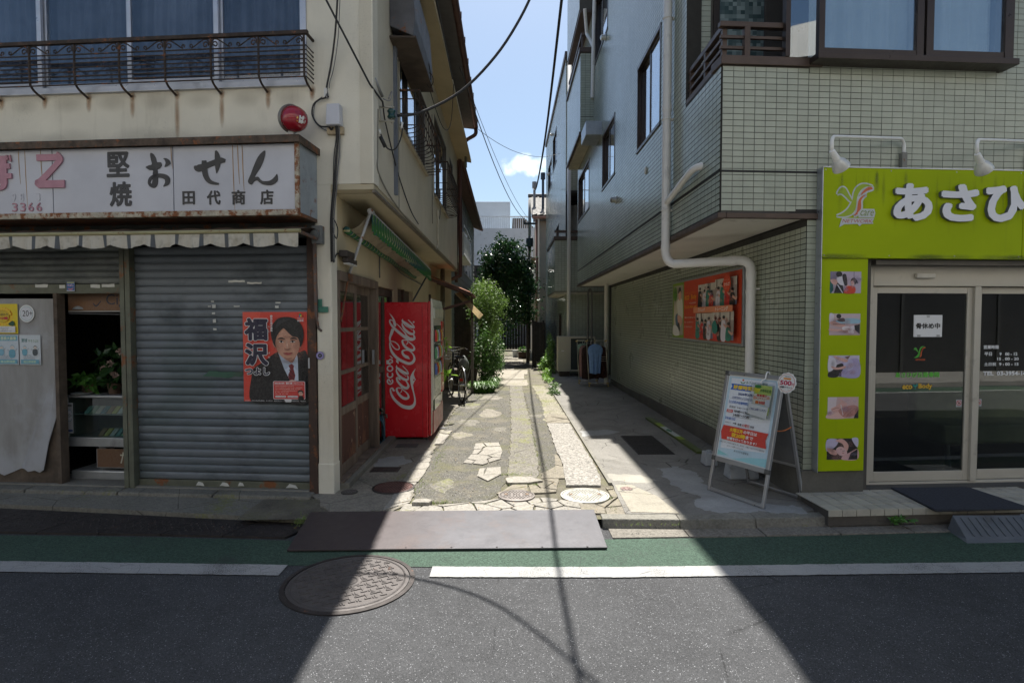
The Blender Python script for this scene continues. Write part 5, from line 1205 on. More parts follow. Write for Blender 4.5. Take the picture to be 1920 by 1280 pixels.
flat('sticker', 'white age sign stuck on the left end of the glass counter', 'sticker', -2.79, -2.72, .56, .86, [('bg', (.75, .75, .76)), ('e', (.4, .6, .65), (.5, .42, .45, .2)), ('e', (.82, .82, .84), (.5, .42, .40, .18)), ('t', (.1, .1, .1), '20+', (.2, .36, .85, .48), 0), ('r', (.2, .3, .55), (.05, .88, .95, .95)), ('r', (.35, .35, .35), (.1, .05, .9, .12))], .178)
flat('sign', 'small wooden sign with a white character under the counter', 'sign', -2.5, -2.05, .215, .405, [('bg', (.42, .30, .20)), ('r', (.5, .5, .5), (.0, .0, .02, 1)), ('r', (.5, .5, .5), (0, .96, 1, 1)), ('t', (.8, .78, .7), 'た', (.55, .15, .75, .75), .02)], .20)
flat('sign', 'brown cigarette sign hanging under the raised shutter', 'sign', -2.72, -2.035, 1.755, 1.945, [('bg', (.46, .32, .20)), ('r', (.6, .6, .58), (0, .94, 1, 1)), ('t', (.12, .14, .22), 'Cig', (.58, .1, .86, .8), 0), ('s', (.12, .14, .22), [(.38, .55, .012), (.43, .7, .02), (.5, .45, .012)])], .16)
g = G(FL); g.lathe((-2.62, .2, 1.78), [(.005, .06), (.06, .02), (.075, .0)], 16); g.tube([(-2.62, .2, 1.84), (-2.62, .2, 2.0)], .006, 5); tag(g.obj('pendant_lamp', M('lamp_glass', (.25, .27, .28), .3), None, smooth=True), 'small unlit glass pendant lamp in the dark bay', 'lamp')
g = G(FL); g.box(-2.19, -2.15, .3, .33, .94, 1.75); o = g.obj('post', M('post_white', (.6, .57, .5), .6), None); tag(o, 'slim white post standing in the dark shop bay behind plants', 'post')
art(o, 'sticker', FL, -2.189, -2.151, 1.45, 1.64, [('bg', (.12, .35, .6)), ('t', (.8, .8, .8), 'たばこ', (.2, .1, .8, .9), .02, 1), ('e', (.8, .4, .3), (.5, .1, .35, .07))], .299)
g = G(FL); g.bar((-2.68, .12, 1.74), (-2.1, .16, 1.73), .006, .006); tag(g.obj('string', greyc, None), 'thin pale string stretched across the dark bay', 'string')
# potted plants on the counter
def leafcloud(g, c, rad, n, size, seed, up=.3, dens=None, flat_=0.5, shell=.35, clumps=0, lw=.45):
    r_ = random.Random(seed); c = Vector(c)
    cl = [Vector((r_.gauss(0, 1), r_.gauss(0, 1), r_.gauss(0, 1))).normalized() * r_.uniform(.35, 1) for _ in range(clumps)]
    for k in range(n):
        if clumps:
            d = cl[r_.randrange(clumps)] + Vector((r_.gauss(0, 1), r_.gauss(0, 1), r_.gauss(0, 1))) * .17
        else:
            d = Vector((r_.gauss(0, 1), r_.gauss(0, 1), r_.gauss(0, 1))).normalized() * r_.uniform(shell, 1) ** .6
        p = c + Vector((d.x * rad[0], d.y * rad[1], d.z * rad[2]))
        if dens and not dens(p): continue
        nn = (Vector((r_.gauss(0, 1), r_.gauss(0, 1), r_.gauss(0, 1) + up)) + d * .8).normalized()
        t = nn.cross(Vector((r_.gauss(0, 1), r_.gauss(0, 1), r_.gauss(0, 1)))).normalized(); b = nn.cross(t)
        L = size * r_.uniform(.6, 1.25); W_ = L * lw
        g.rn = r_.random() * .98 + .01
        i = g.V([p, p + t * L * .35 + b * W_ * .5 - nn * L * .04, p + t * L - nn * L * .18, p + t * L * .35 - b * W_ * .5 - nn * L * .04])
        g.F((i, i + 1, i + 2)); g.F((i, i + 2, i + 3))
    g.rn = 0.0
lf1 = leafmat('leaf_pot', (.03, .09, .02), (.07, .18, .03)); lfd = leafmat('leaf_dark', (.012, .035, .012), (.03, .08, .02)); petal = leafmat('petal', (.35, .22, .18), (.5, .38, .33))
potm = M('terracotta_dark', (.10, .06, .04), .8, dirt=.3)
for lb, u, y, rx, rz, zc, m_, sd, sz in (('bright green leafy pot plant at the left of the counter', -2.65, .3, .13, .10, 1.05, lf1, 1, .07), ('large dark hydrangea pot with faded flowers on the counter', -2.40, .33, .20, .22, 1.20, lfd, 2, .10)):
    p = FL @ Vector((u, y, .937)); t = thing('pot_plant', lb, 'plant', p)
    g = G(); g.lathe(p, [(.05, 0), (.065, .10), (.07, .105)], 14); g.obj('pot', potm, t, smooth=True, autosm=40)
    g = G(); leafcloud(g, (p.x, p.y, zc), (rx, .12, rz), 170, sz, sd, .6, lw=.6); g.obj('leaves', m_, t)
    g = G()
    for k in range(5): a = k * 1.25; g.tube([(p.x, p.y, p.z + .09), (p.x + math.cos(a) * .05, p.y + math.sin(a) * .03, zc)], .004, 5)
    g.obj('stem', lfd, t)
    if sd == 2:
        for i, (a, b) in enumerate(((.02, .05), (.12, .17), (-.04, .0), (.05, -.06))): g = G(); leafcloud(g, (p.x + a, p.y - .08, zc + b), (.035, .03, .025), 40, .03, 40 + i, .2, lw=.9); g.obj('flower', petal, t)
g = G(FL); leafcloud(g, (-2.1, .25, 1.55), (.06, .06, .12), 30, .06, 9, 0); g.fr = FL; 
p = [Vector(v) for v in g.v]
o = G(); leafcloud(o, tuple(FL @ Vector((-2.12, .25, 1.52))), (.05, .05, .10), 40, .06, 9, 0); o = o.obj('hanging_plant', lfd, None); tag(o, 'small dark trailing plant hanging by the shutter guide', 'plant')
g = G(FL); g.lathe((-2.68, .25, .937), [(.07, 0), (.095, .012), (.098, .016)], 20); tag(g.obj('plate', M('dish', (.35, .38, .38), .3), None, smooth=True, autosm=30), 'pale dish on the counter under the leafy plant', 'dish')
g = G(FL); g.box(-2.90, -2.81, .25, .4, .44, .60); tag(g.obj('plastic_bag', M('bag_grey', (.25, .26, .27), .5, bump=.6, bs=20), None, bevel=.02), 'crumpled grey plastic bag left of the counter', 'bag')
# ---- green awning on the alley side
ga = thing('awning', 'folded green patterned awning on the alley wall over the old doors', 'awning', (-1.5, 7.2, 2.3))
gc = NT('awning_green')
sy = gc.n('ShaderNodeSeparateXYZ'); gc.l(gc.P(), sy.inputs[0])
fr_ = gc.math('FRACT', gc.math('ADD', gc.math('MULTIPLY', sy.outputs[1], 7.5), gc.math('ABSOLUTE', gc.math('SUBTRACT', gc.math('FRACT', gc.math('MULTIPLY', sy.outputs[2], 6)), .5))))
cc = gc.mix(gc.ramp(fr_, .42, .5), (.035, .15, .035), (.02, .09, .09)); cc = gc.mix(gc.math('MULTIPLY', gc.ramp(fr_, .82, .88), gc.ramp(fr_, .99, .93)), cc, (.42, .40, .22))
cc = gc.mix(gc.ramp(gc.noise(8, 5), .5, .8, 0, .4), cc, (.02, .04, .02)); gc.set(cc, .8); gc = gc.m
A0, A1 = Vector((-1.34, 5.62, 2.735)), Vector((-1.34, 9.9, 2.55)); B0, B1 = Vector((-1.56, 5.55, 2.545)), Vector((-1.56, 9.6, 2.40))
g = G(); g.tube([B0, B1], .035, 10); g.obj('roll', gc, ga, smooth=True)
g = G(); g.tube([A0, A1], .014, 8); g.tube([A0 + Vector((0, -.03, .0)), A0 + Vector((0, .05, 0))], .028, 8); g.obj('front_bar', M('arm_white', (.42, .44, .47), .5, .2, rust=.25, rs=18), ga)
g = G(); g.grid(40, 6, lambda a, b: tuple(B0.lerp(B1, a).lerp(A0.lerp(A1, a), b) + Vector((0, 0, -.05 * math.sin(b * math.pi) - .02 * math.sin(a * 23) * math.sin(b * math.pi))))); g.obj('canopy', M('awning_under', (.34, .30, .22), .9, dirt=.4), ga, smooth=True)
g = G(); g.grid(240, 4, lambda a, b: tuple(A0.lerp(A1, a) + Vector((.012 * math.sin(a * 210) * b + .01, 0, -.19 * b * (1 - .0 * a) - .018 * abs(math.sin(a * 60)) * b)))); g.obj('valance', gc, ga, smooth=True)
armm = _M['arm_white']; rustarm = M('arm_rusty', (.12, .07, .045), .8, .2, rust=.7, rs=12)
g = G(); g.tube([A0, (-1.585, 5.68, 2.10)], .015, 8); g.obj('arm', armm, ga, smooth=True)
g = G(); g.tube([(-1.57, 5.66, 2.13), (-1.575, 5.38, 1.66)], .010, 7); g.box(-1.60, -1.55, 5.62, 5.72, 2.06, 2.13); g.obj('strut', rustarm, ga)
g = G(); g.tube([A1, (-1.585, 9.55, 2.0)], .014, 7); g.obj('arm', M('arm_dark', (.10, .11, .13), .6, .3), ga)
g = G(SL); g.box(.16, .42, -.10, -.02, 2.27, 2.33); g.box(.2, .55, -.09, -.04, 2.22, 2.27); o = g.obj('wall_lamp', M('lamp_black', (.05, .04, .035), .6), None, bevel=.006); tag(o, 'small rusty light fitting under the green awning', 'lamp')
g = G(SL); g.box(.22, .50, -.10, -.045, 2.205, 2.218); g.obj('lens', M('lens_white', (.6, .6, .58), .3), o)
g = G(SL); g.tube(cr([(0.02, -.015, 2.2), (.10, -.015, 2.28), (.2, -.02, 2.3)], 5), .006, 5); g.tube(cr([(.03, -.01, 2.6), (.1, -.03, 2.52), (.06, -.03, 2.42), (.02, -.01, 2.5)], 5, True), .005, 5); o = g.obj('wall_cable', blackc, None); tag(o, 'short black wires curling by the light under the green awning', 'cable')
g = G(SL); g.tube(cr([(1.9, -.012, 2.2), (1.9, -.012, 2.45), (2.0, -.012, 2.5), (2.9, -.012, 2.42), (3.6, -.012, 2.36), (5.5, -.012, 2.33)], 5), .008, 5); tag(g.obj('wall_cable', greyc, None), 'grey wire along the wall behind the red machine top', 'cable')
# hose and tap
hs = thing('garden_hose', 'coiled blue garden hose hanging on a wall tap beside the red machine', 'hose', (-1.66, 7.3, .1))
g = G()
for k in range(5):
    rr = .045 + .006 * k; ph = k * .35; P = [(-1.645 + rr * math.cos(t * math.pi / 8 + ph) * .9, 7.36 - .02 * k, .28 + .17 * math.sin(t * math.pi / 8 + ph) - .012 * k) for t in range(16)]; g.tube(P, .0095, 7, True)
g.tube(cr([(-1.62, 7.3, .45), (-1.60, 7.3, .35), (-1.61, 7.3, .2), (-1.57, 7.28, .1)], 5), .0095, 7); g.obj('hose', M('hose_blue', (.03, .10, .15), .5, dirt=.1), hs, smooth=True)
g = G(); g.tube([(-1.63, 7.34, .08), (-1.63, 7.34, .5)], .014, 8); g.tube([(-1.63, 7.34, .46), (-1.56, 7.30, .46), (-1.555, 7.29, .42)], .012, 8); g.tube([(-1.63, 7.34, .5), (-1.63, 7.34, .54)], .02, 8); g.obj('tap', M('tap_brass', (.12, .12, .10), .45, .6), hs, smooth=True)

# ---- VENDING MACHINE
vm = thing('vending_machine', 'tall red drinks vending machine with white script lettering on its side', 'vending machine', (-1.33, 8.1, .1))
redm = NT('machine_red'); cc = redm.mix(redm.ramp(redm.noise(1.5, 4), .3, .7), (.52, .012, .02), (.60, .016, .028)); cc = redm.mix(redm.ramp(redm.noise(3, 6, .6, (1, 1, .4)), .58, .8, 0, .25), cc, (.30, .02, .02)); redm.set(cc, redm.ramp(redm.noise(6, 4), .3, .7, .18, .32), 0, .5, .3); redm = redm.m
VX0, VX1, VY0, VY1, VZ0, VZ1 = -1.662, -1.06, 7.55, 8.66, .115, 1.915
g = G(); g.box(VX0, VX1, VY0, VY1, VZ0, VZ1); g.obj('cabinet', redm, vm, bevel=.012)
g = G(); g.box(VX1 + .002, -1.022, VY0 - .004, VY1 + .004, VZ0 + .02, VZ1 + .01); g.obj('door', M('machine_red_door', (.50, .02, .025), .3, var=.08, coat=.3), vm, bevel=.008)
creamf = M('machine_cream', (.62, .60, .52), .35, var=.06, coat=.2)
P = [(-1.02, VZ0 + .05), (-1.01, VZ0 + .05), (-1.0, .60), (-.986, .62), (-.986, 1.76), (-.99, 1.88), (-1.004, 1.955), (-1.02, 1.96)]
g = G(); g.prism([(a, VY0 - .006, b) for a, b in P], (0, VY1 - VY0 + .012, 0)); g.obj('front', creamf, vm, bevel=.006)
FV = frame((-.983, VY0, 0), (0, 1, 0), (-1, 0, 0)); W_ = VY1 - VY0
for k, (z0, z1) in enumerate(((1.38, 1.60), (1.15, 1.36), (.93, 1.13))):
    g = G(FV); g.box(.06, .80, -.006, .02, z0, z1); wn = g.obj('display_window', M('display_dark', (.05, .06, .06), .08, var=.2), vm)
    g = G(FV); g.box(.05, .82, -.014, -.002, z0 - .014, z0 - .002); g.obj('shelf_strip', alu, wn)
    for q_ in range(8):
        u = .09 + q_ * .088; g = G(FV); cl = [(.5, .03, .03), (.6, .5, .1), (.1, .3, .15), (.7, .7, .7), (.1, .15, .4), (.35, .18, .06)][(q_ + k * 2) % 6]
        g.lathe(FV.inverted() @ (FV @ Vector((u + .03, -.0, 0))) if False else (u + .03, -.012, z0 + .01), [(.02, 0), (.024, .02), (.024, .10), (.012, .14), (.011, .155)], 8); g.obj('bottle', M('bottle_%d' % ((q_ + k * 2) % 6), cl, .25), wn, smooth=True)
g = G(FV); g.box(.05, 1.06, -.012, .01, 1.70, 1.84); lg = g.obj('light_panel', M('panel_pale', (.5, .52, .46), .2), vm, bevel=.004)
g = G(FV); g.box(.84, 1.09, -.012, .01, .62, 1.66); g.obj('side_panel', M('machine_red_door', (.5, .02, .025), .3), vm, bevel=.006)
art(vm, 'side_lettering', FV, .86, 1.07, .9, 1.6, [('t', (.9, .9, .9), 'Coca-Cola', (.25, .05, .75, .95), .01, 1)], -.013)
g = G(FV); g.box(.08, .80, -.008, .01, .66, .90); g.obj('advert_panel', M('advert_pale', (.45, .46, .40), .3, var=.3, vs=9), vm)
g = G(FV); g.box(.08, .75, -.003, .03, .47, .62); g.obj('pick_up_flap', M('flap_glass', (.09, .12, .08), .1, var=.4, vs=12), vm)
g = G(FV); g.box(.02, 1.09, .006, .04, VZ0 + .05, .46); g.obj('kick_panel', M('kick_red', (.28, .05, .04), .35, var=.3), vm)
for sx, sy_ in ((-1.62, 7.6), (-1.1, 7.6), (-1.62, 8.6), (-1.1, 8.6)):
    g = G(); g.box(sx - .03, sx + .03, sy_ - .03, sy_ + .03, .075, VZ0); g.obj('foot', iron, vm)
g = G(); g.box(-1.0, -.9, 8.30, 8.33, .085, .10); g.obj('floor_bracket', alu, vm)
# script lettering traced as brush strokes: side panel measured in thousandths, x right, y down
VF = frame((VX0, VY0, 0), (1, 0, 0), (0, 1, 0))
def vx(x, y, w_=0): # detail view coordinates (12.8 per photo pixel, origin at panel 725,580) to metres on the side panel
    return (((725 + x / 12.8) - 718) / 107.0 * .658, 1.91 - ((580 + y / 12.8) - 568) / 257.0 * 1.83, w_ / 12.8 / 141.5)
ST = []
def S(*p): ST.append([vx(*a) for a in p])
# upper word (second C, o, l, a)
S((250, 480, 6), (150, 640, 44), (118, 720, 40), (125, 780, 14)) ; ST.pop()
S((105, 95, 2), (180, 180, 26), (230, 260, 44), (250, 340, 66), (270, 400, 50), (285, 415, 6))
S((208, 290, 22), (165, 262, 24), (125, 268, 30), (125, 320, 36), (180, 400, 50), (280, 490, 62), (400, 580, 66), (520, 660, 70), (640, 710, 74), (730, 725, 70), (790, 700, 60), (790, 650, 40), (760, 605, 26))
S((302, 348, 12), (380, 410, 18), (460, 490, 22), (540, 570, 30), (585, 640, 40), (680, 680, 14), (740, 670, 12))
S((205, 475, 70), (165, 580, 66), (125, 670, 50), (122, 750, 34), (135, 790, 22), (190, 880, 26), (270, 950, 28), (340, 965, 26), (378, 930, 26), (350, 860, 24), (270, 795, 22), (190, 770, 16), (130, 780, 22), (118, 860, 34), (150, 980, 50), (230, 1090, 62), (350, 1190, 66), (500, 1260, 66), (640, 1300, 66), (740, 1270, 66), (790, 1200, 56), (780, 1120, 40), (730, 1050, 28), (640, 990, 24), (540, 980, 32), (470, 1000, 44), (470, 1060, 50), (530, 1120, 66), (600, 1150, 70), (668, 1195, 4))
S((590, 745, 24), (520, 738, 26), (470, 750, 36), (470, 800, 46), (520, 880, 56), (620, 950, 64), (720, 985, 60), (785, 965, 50), (780, 900, 36), (720, 840, 24), (650, 790, 20), (605, 750, 16), (598, 700, 14))
S((560, 850, 16), (600, 820, 20), (615, 770, 16))
S((478, 235, 6), (475, 290, 48), (560, 340, 56), (660, 400, 60), (740, 430, 60), (790, 440, 40), (770, 390, 26), (700, 320, 24), (625, 255, 18))
S((465, 330, 20), (465, 380, 34), (510, 460, 50), (600, 540, 60), (690, 590, 60), (770, 590, 46), (790, 540, 36), (760, 490, 22))
S((480, 325, 10), (560, 400, 22), (660, 450, 14), (735, 500, 12))
# lower word offset: second detail view starts 90 photo px lower -> y + 1152
L2 = lambda *p: S(*[(a, b + 1152, c) for a, b, c in p])
L2((250, 790, 20), (210, 790, 44), (190, 745, 36), (150, 735, 30), (125, 780, 34), (150, 880, 48), (220, 990, 60), (330, 1090, 70), (460, 1170, 80), (600, 1200, 90), (700, 1190, 90), (775, 1130, 66), (800, 1040, 44), (790, 940, 34), (760, 820, 32), (730, 700, 50), (715, 600, 60), (720, 480, 80), (760, 360, 40), (828, 262, 2))
L2((740, 420, 60), (775, 490, 50), (828, 530, 4)); L2((745, 640, 30), (765, 580, 36), (828, 528, 4))
L2((430, 740, 24), (350, 728, 28), (300, 750, 40), (310, 810, 48), (370, 890, 58), (460, 960, 66), (550, 985, 64), (620, 960, 50), (610, 890, 36), (540, 820, 24), (460, 765, 20), (425, 715, 14))
L2((395, 845, 16), (430, 815, 20), (440, 770, 16))
L2((405, 545, 10), (380, 520, 44), (345, 485, 26), (305, 490, 40), (320, 560, 48), (400, 650, 56), (480, 710, 64), (570, 735, 66), (620, 690, 56), (600, 620, 36), (545, 550, 26))
L2((305, 182, 6), (305, 240, 44), (390, 290, 54), (490, 350, 60), (570, 380, 60), (620, 390, 36), (600, 330, 24), (530, 260, 22), (465, 200, 16))
L2((298, 270, 20), (298, 330, 36), (350, 420, 52), (440, 490, 60), (530, 530, 60), (600, 530, 44), (620, 480, 34), (590, 430, 22))
L2((310, 270, 10), (400, 340, 22), (490, 400, 14), (565, 450, 12))
L2((288, 60, 4), (320, 90, 62), (352, 152, 4))
g = G(VF)
for st_ in ST: g.stroke(st_, -.001, .0008, 5)
g.dl = .0002
c0 = vx(780, 312)
g.ell(c0[0], c0[1], .012, .012, -.001)
g.obj('script_lettering', M('script_white', (.62, .62, .64), .35, var=.03), vm)
g = G(VF)
def arc(cx, cy, rx, ry, a0, a1, w_=34, n=12): return [vx(cx + rx * math.cos(R(a0 + (a1 - a0) * k / n)), cy + ry * math.sin(R(a0 + (a1 - a0) * k / n)), w_) for k in range(n + 1)]
g.stroke(arc(115, 265 + 1152, 74, 62, 0, 360), -.001, .0008, 2)
g.stroke(arc(115, 415 + 1152, 72, 64, -40, 220), -.001, .0008, 2)
g.stroke(arc(115, 575 + 1152, 72, 62, -50, 235), -.001, .0008, 2); g.stroke([vx(72, 515 + 1152, 34), vx(135, 590 + 1152, 34)], -.001, .0008, smooth=False)
g.stroke([vx(38, 66 + 1152, 34), vx(38, 160 + 1152, 34)], -.001, .0008, smooth=False); g.stroke([vx(38, 140 + 1152, 30), vx(110, 160 + 1152, 30), vx(130, 165 + 1152, 28)], -.001, .0008, smooth=False); g.stroke([vx(45, 80 + 1152, 28), vx(135, 165 + 1152, 28)], -.001, .0008, smooth=False)
g.stroke([vx(130, 165 + 1152, 28), vx(75, 110 + 1152, 30), vx(110, 55 + 1152, 30), vx(170, 60 + 1152, 30), vx(185, 110 + 1152, 28), vx(150, 130 + 1152, 24), vx(145, 95 + 1152, 18)], -.001, .0008)
g.stroke([vx(115, 1110, 22), vx(190, 1175, 22)], -.001, .0008, smooth=False)
g.obj('eco_lettering', _M['script_white'], vm)
g = G(); g.box(-1.135, -1.13, VY0 - .0015, VY0 - .0002, VZ0 + .02, VZ1 - .01); g.obj('seam', M('seam_dark', (.12, .01, .01), .6), vm)
# ================================================================ RIGHT TILED BUILDING
FR = frame((2.62, 5.0, 0), (1, .06, 0), (-.06, 1, 0))
SRL = frame((2.62, 5.0, 0), (0, -1, 0), (1, 0, 0))       # lower side wall, u = 5 - Y
FRU = frame((2.62, 5.0, 0), (1, .06, 0), (-.06, 1, 0))
SRU = frame((1.833, 4.955, 0), (0, -1, 0), (1, 0, 0))     # upper side wall, u = 4.955 - Y
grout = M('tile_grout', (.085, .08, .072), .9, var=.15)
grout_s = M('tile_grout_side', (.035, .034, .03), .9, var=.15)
tgreen = tile_mat('green_tile', (.385, .42, .345)); tgreen2 = tile_mat('green_tile_side', (.36, .41, .35), .16); tgreen_reflect = tile_mat('green_tile_low', (.36, .395, .315), .26)  # low tiles tinted olive: light reflected on that wall, put into the colour
bld = thing('tiled_building', 'three storey green tiled clinic building with a lime green shop sign', 'building', (2.62, 5.0, 0))
MU, MZ, GAP = .0965, .0515, .0045
def tiles(parent, fr, u0, u1, z0, z1, holes, mat, nind=0, y=0.0, th=.004, near=None, name='tile', mu=MU, mz=MZ, gap=GAP, flat=False):
    nu = max(1, round((u1 - u0) / mu)); nz_ = max(1, round((z1 - z0) / mz)); du = (u1 - u0) / nu; dz = (z1 - z0) / nz_
    cells = []
    for i in range(nu):
        for j in range(nz_):
            a, b, c, d = u0 + i * du + gap / 2, u0 + (i + 1) * du - gap / 2, z0 + j * dz + gap / 2, z0 + (j + 1) * dz - gap / 2
            skip = False
            for h in holes:
                if a < h[1] and b > h[0] and c < h[3] and d > h[2]:
                    if a >= h[0] - .001 and b <= h[1] + .001 and c >= h[2] - .001 and d <= h[3] + .001: skip = True; break
                    # clip against the dominant side
                    opts = [(h[0] - a, 'b'), (b - h[1], 'a'), (h[2] - c, 'd'), (d - h[3], 'c')]; o = max(opts)
                    if o[0] < .008: skip = True; break
                    if o[1] == 'b': b = h[0]
                    elif o[1] == 'a': a = h[1]
                    elif o[1] == 'd': d = h[2]
                    else: c = h[3]
            if not skip: cells.append((a, b, c, d))
    ind = []
    if nind:
        cells.sort(key=lambda q: (fr @ Vector(((q[0] + q[1]) / 2, 0, (q[2] + q[3]) / 2)) - Vector((0, 0, 1.67))).length)
        full = [q for q in cells if abs((q[1] - q[0]) - (du - gap)) < 1e-4 and abs(q[3] - q[2] - (dz - gap)) < 1e-4]
        ind = full[:nind]; s_ = set(ind); cells = [q for q in cells if q not in s_]
        g = G(); g.bevbox(-(du - gap) / 2, (du - gap) / 2, -th, 0, -(dz - gap) / 2, (dz - gap) / 2, .0015)
        me = g.mesh(name, Vector((0, 0, 0))); me.materials.append(mat); rot = fr.to_3x3().to_euler()
        for q in ind: piece(name, me, mat, parent, fr @ Vector(((q[0] + q[1]) / 2, y, (q[2] + q[3]) / 2)), rot)
    g = G(fr); r_ = random.Random(1)
    if flat: th = .0015
    for a, b, c, d in cells:
        g.rn = r_.random() * .98 + .01; t = th + (0 if flat else r_.uniform(-.0006, .0006))
        i = g.V([(a, y, c), (b, y, c), (b, y, d), (a, y, d), (a, y - t, c), (b, y - t, c), (b, y - t, d), (a, y - t, d)])
        for q in ((4, 5, 6, 7), (0, 1, 5, 4), (1, 2, 6, 5), (2, 3, 7, 6), (3, 0, 4, 7)): g.F([i + k for k in q])
    g.rn = 0
    o = g.obj('tile_field', mat, parent); o['kind'] = 'stuff'; return o
HT = 9.6
# front upper wall (u from -.78): parapet 2.6-3.87 left of bay, window bay, right of it
fh = [(-.78, .02, 3.87, 6.2), (-.02, 1.60, 3.87, 5.4), (.62, 6, 2.17, 2.20)]
g = wall(FR, -.775, 8, 2.60, HT, [(-.775, .0, 3.90, 6.2), (.0, 1.70, 3.90, 5.4)], .15); fw = g.obj('front_wall', grout, bld)
tiles(fw, FR, -.775, 4.4, 2.62, 4.9, [(-.775, .0, 3.85, 6.2), (-.0, 1.75, 3.875, 5.4), (.095, 8, 2.0, 2.985)], tgreen, 300)
g = wall(FR, .02, 8, .0, 2.598, [(.60, 6, .155, 2.20)], .15); g.obj('lower_front_wall', grout, bld)
# side upper wall X=1.87, Y 4.955..15
sh = [(4.955 - 8.15, 4.955 - 6.9, 4.02, 5.22), (4.955 - 11.13, 4.955 - 9.83, 4.17, 5.22), (4.955 - 14.88, 4.955 - 12.9, 4.18, 5.32), (4.955 - 12.1, 4.955 - 10.6, 7.0, 8.3)]
bal = (4.955 - 5.93, .0, 3.88, 6.2)
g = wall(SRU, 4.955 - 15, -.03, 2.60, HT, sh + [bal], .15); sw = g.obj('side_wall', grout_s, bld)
tiles(sw, SRU, 4.955 - 15, .003, 2.62, 9.6, [*sh, (bal[0], .1, 3.85, 6.2), (-12, .1, 2.955, 2.968)], tgreen2, gap=.009, flat=True)
g = G(SRU); g.box(4.955 - 15, 0, -.006, .0, 2.952, 2.970); g.obj('joint', M('joint_black', (.02, .02, .02), .8), sw)
g = G(FR); g.box(-.78, .1, -.006, .0, 2.952, 2.970); g.obj('joint', _M['joint_black'], fw)
# lower side wall X=2.62
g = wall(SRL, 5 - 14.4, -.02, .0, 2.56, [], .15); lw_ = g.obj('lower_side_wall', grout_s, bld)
tiles(lw_, SRL, 5 - 14.4, -.004, .20, 2.50, [], tgreen_reflect, gap=.008, flat=True)
g = G(); g.prism([(2.595, 5.0, .0), (2.595, 14.4, .0), (2.595, 14.4, .17), (2.595, 5.0, .345)], (.03, 0, 0)); g.obj('plinth', concrete('plinth', (.15, .145, .13), .6), bld, bevel=.004)
tiles(bld, FR, .0, .088, .345, 2.55, [], tgreen_reflect)
g = G(FR); g.box(-.03, .545, -.04, .02, .02, .345); g.obj('plinth', concrete('plinth2', (.13, .125, .11), .6), bld, bevel=.006)
# soffit and brown trim
soff = M('soffit_white', (.66, .63, .57), .7, var=.06, vs=2, dirt=.1)
g = G(); g.prism([(1.885, 4.97, 2.575), (2.63, 5.01, 2.575), (2.63, 14.98, 2.575), (1.885, 14.98, 2.575)], (0, 0, .02)); g.obj('soffit', soff, bld)
brown = M('brown_trim', (.085, .058, .045), .45, .3, var=.15, vs=4, dirt=.15)
g = G(); g.box(1.812, 1.885, 4.93, 15.02, 2.555, 2.602); g.prism([(1.885, 4.925, 2.555), (2.72, 4.975, 2.555), (2.72, 5.02, 2.555), (1.885, 4.975, 2.555)], (0, 0, .047)); g.box(1.88, 2.62, 14.97, 15.02, 2.555, 2.602); g.obj('edge_trim', brown, bld, bevel=.004)
# end walls, roof, back to close the shell
g = G(); g.box(1.89, 12, 14.85, 15.0, 2.6, HT); g.box(11.8, 12, 5.6, 14.8, 0, HT); g.box(2.64, 11.8, 14.3, 14.45, 0, 2.56); g.obj('rear_wall', grout, bld)
g = G(); g.prism([(1.84, 4.93, HT), (10.6, 5.45, HT), (12, 15, HT), (1.84, 15, HT)], (0, 0, .12)); g.obj('roof', M('roof_dark', (.12, .10, .09), .7), bld)
g = G(); g.box(2.0, 11.8, 5.95, 14.8, 3.0, 3.1); g.box(2.8, 11.7, 5.4, 14.3, 2.45, 2.5); g.box(1.9, 2.75, 4.99, 15, 2.597, 2.64); g.obj('floor_slab', dark_in, bld)
# balcony recess, corner
g = G(FR); g.box(-.80, .10, -.03, .19, 3.86, 3.935); cap = g.obj('parapet_cap', brown, bld, bevel=.004)
g = G(); g.box(1.835, 2.06, 5.17, 5.96, 3.862, 3.933); g.obj('parapet_cap', brown, bld, bevel=.004)
g = G(FR)
rail = G(FR); rail.box(-.80, -.06, -.0, .055, 4.19, 4.235); ro = rail.obj('balcony_rail', brown, bld, bevel=.004)
for z in (4.02, 4.11):
    g = G(FR); g.box(-.79, -.13, .015, .04, z - .012, z + .012); g.obj('rail', brown, ro)
for u in (-.56, -.14): g = G(FR); g.box(u - .025, u + .025, -.005, .05, 3.936, 4.19); g.obj('post', brown, ro, bevel=.003)
for z, h_ in ((4.212, .022), (4.11, .012), (4.02, .012)):
    g = G(); g.box(1.855, 1.90, 5.0, 5.93, z - h_, z + h_); g.obj('rail', brown, ro)
for y in (5.02, 5.45, 5.88): g = G(); g.box(1.858, 1.897, y - .022, y + .022, 3.934, 4.19); g.obj('post', brown, ro)
# recess back wall with door
FB = frame((1.87, 5.95, 0), (1, .0, 0), (0, 1, 0))
g = wall(FB, .0, 3.0, 3.0, 6.2, [(.24, .95, 3.4, 5.5)], .1, y=-.0); bw = g.obj('recess_wall', grout, bld)
tiles(bw, FB, .02, 1.4, 3.85, 5.0, [(.22, .97, 3.3, 5.6)], tgreen)
g = G(FB); g.box(.24, .30, -.03, .06, 3.4, 5.5); g.box(.89, .95, -.03, .06, 3.4, 5.5); g.box(.30, .89, -.02, .05, 3.4, 3.9); d_ = g.obj('balcony_door', M('door_brown', (.035, .026, .022), .45, .3), bld, bevel=.004)
mos = NT('mosaic_glass'); cell = mos.vor(24, out='Color', rnd=0); sp_ = mos.n('ShaderNodeSeparateColor'); mos.l(cell, sp_.inputs[0]); cc = mos.mix(mos.ramp(sp_.outputs[0], 0, 1), (.05, .09, .10), (.28, .36, .37)); mos.set(cc, .15, 0, .6); mos = mos.m
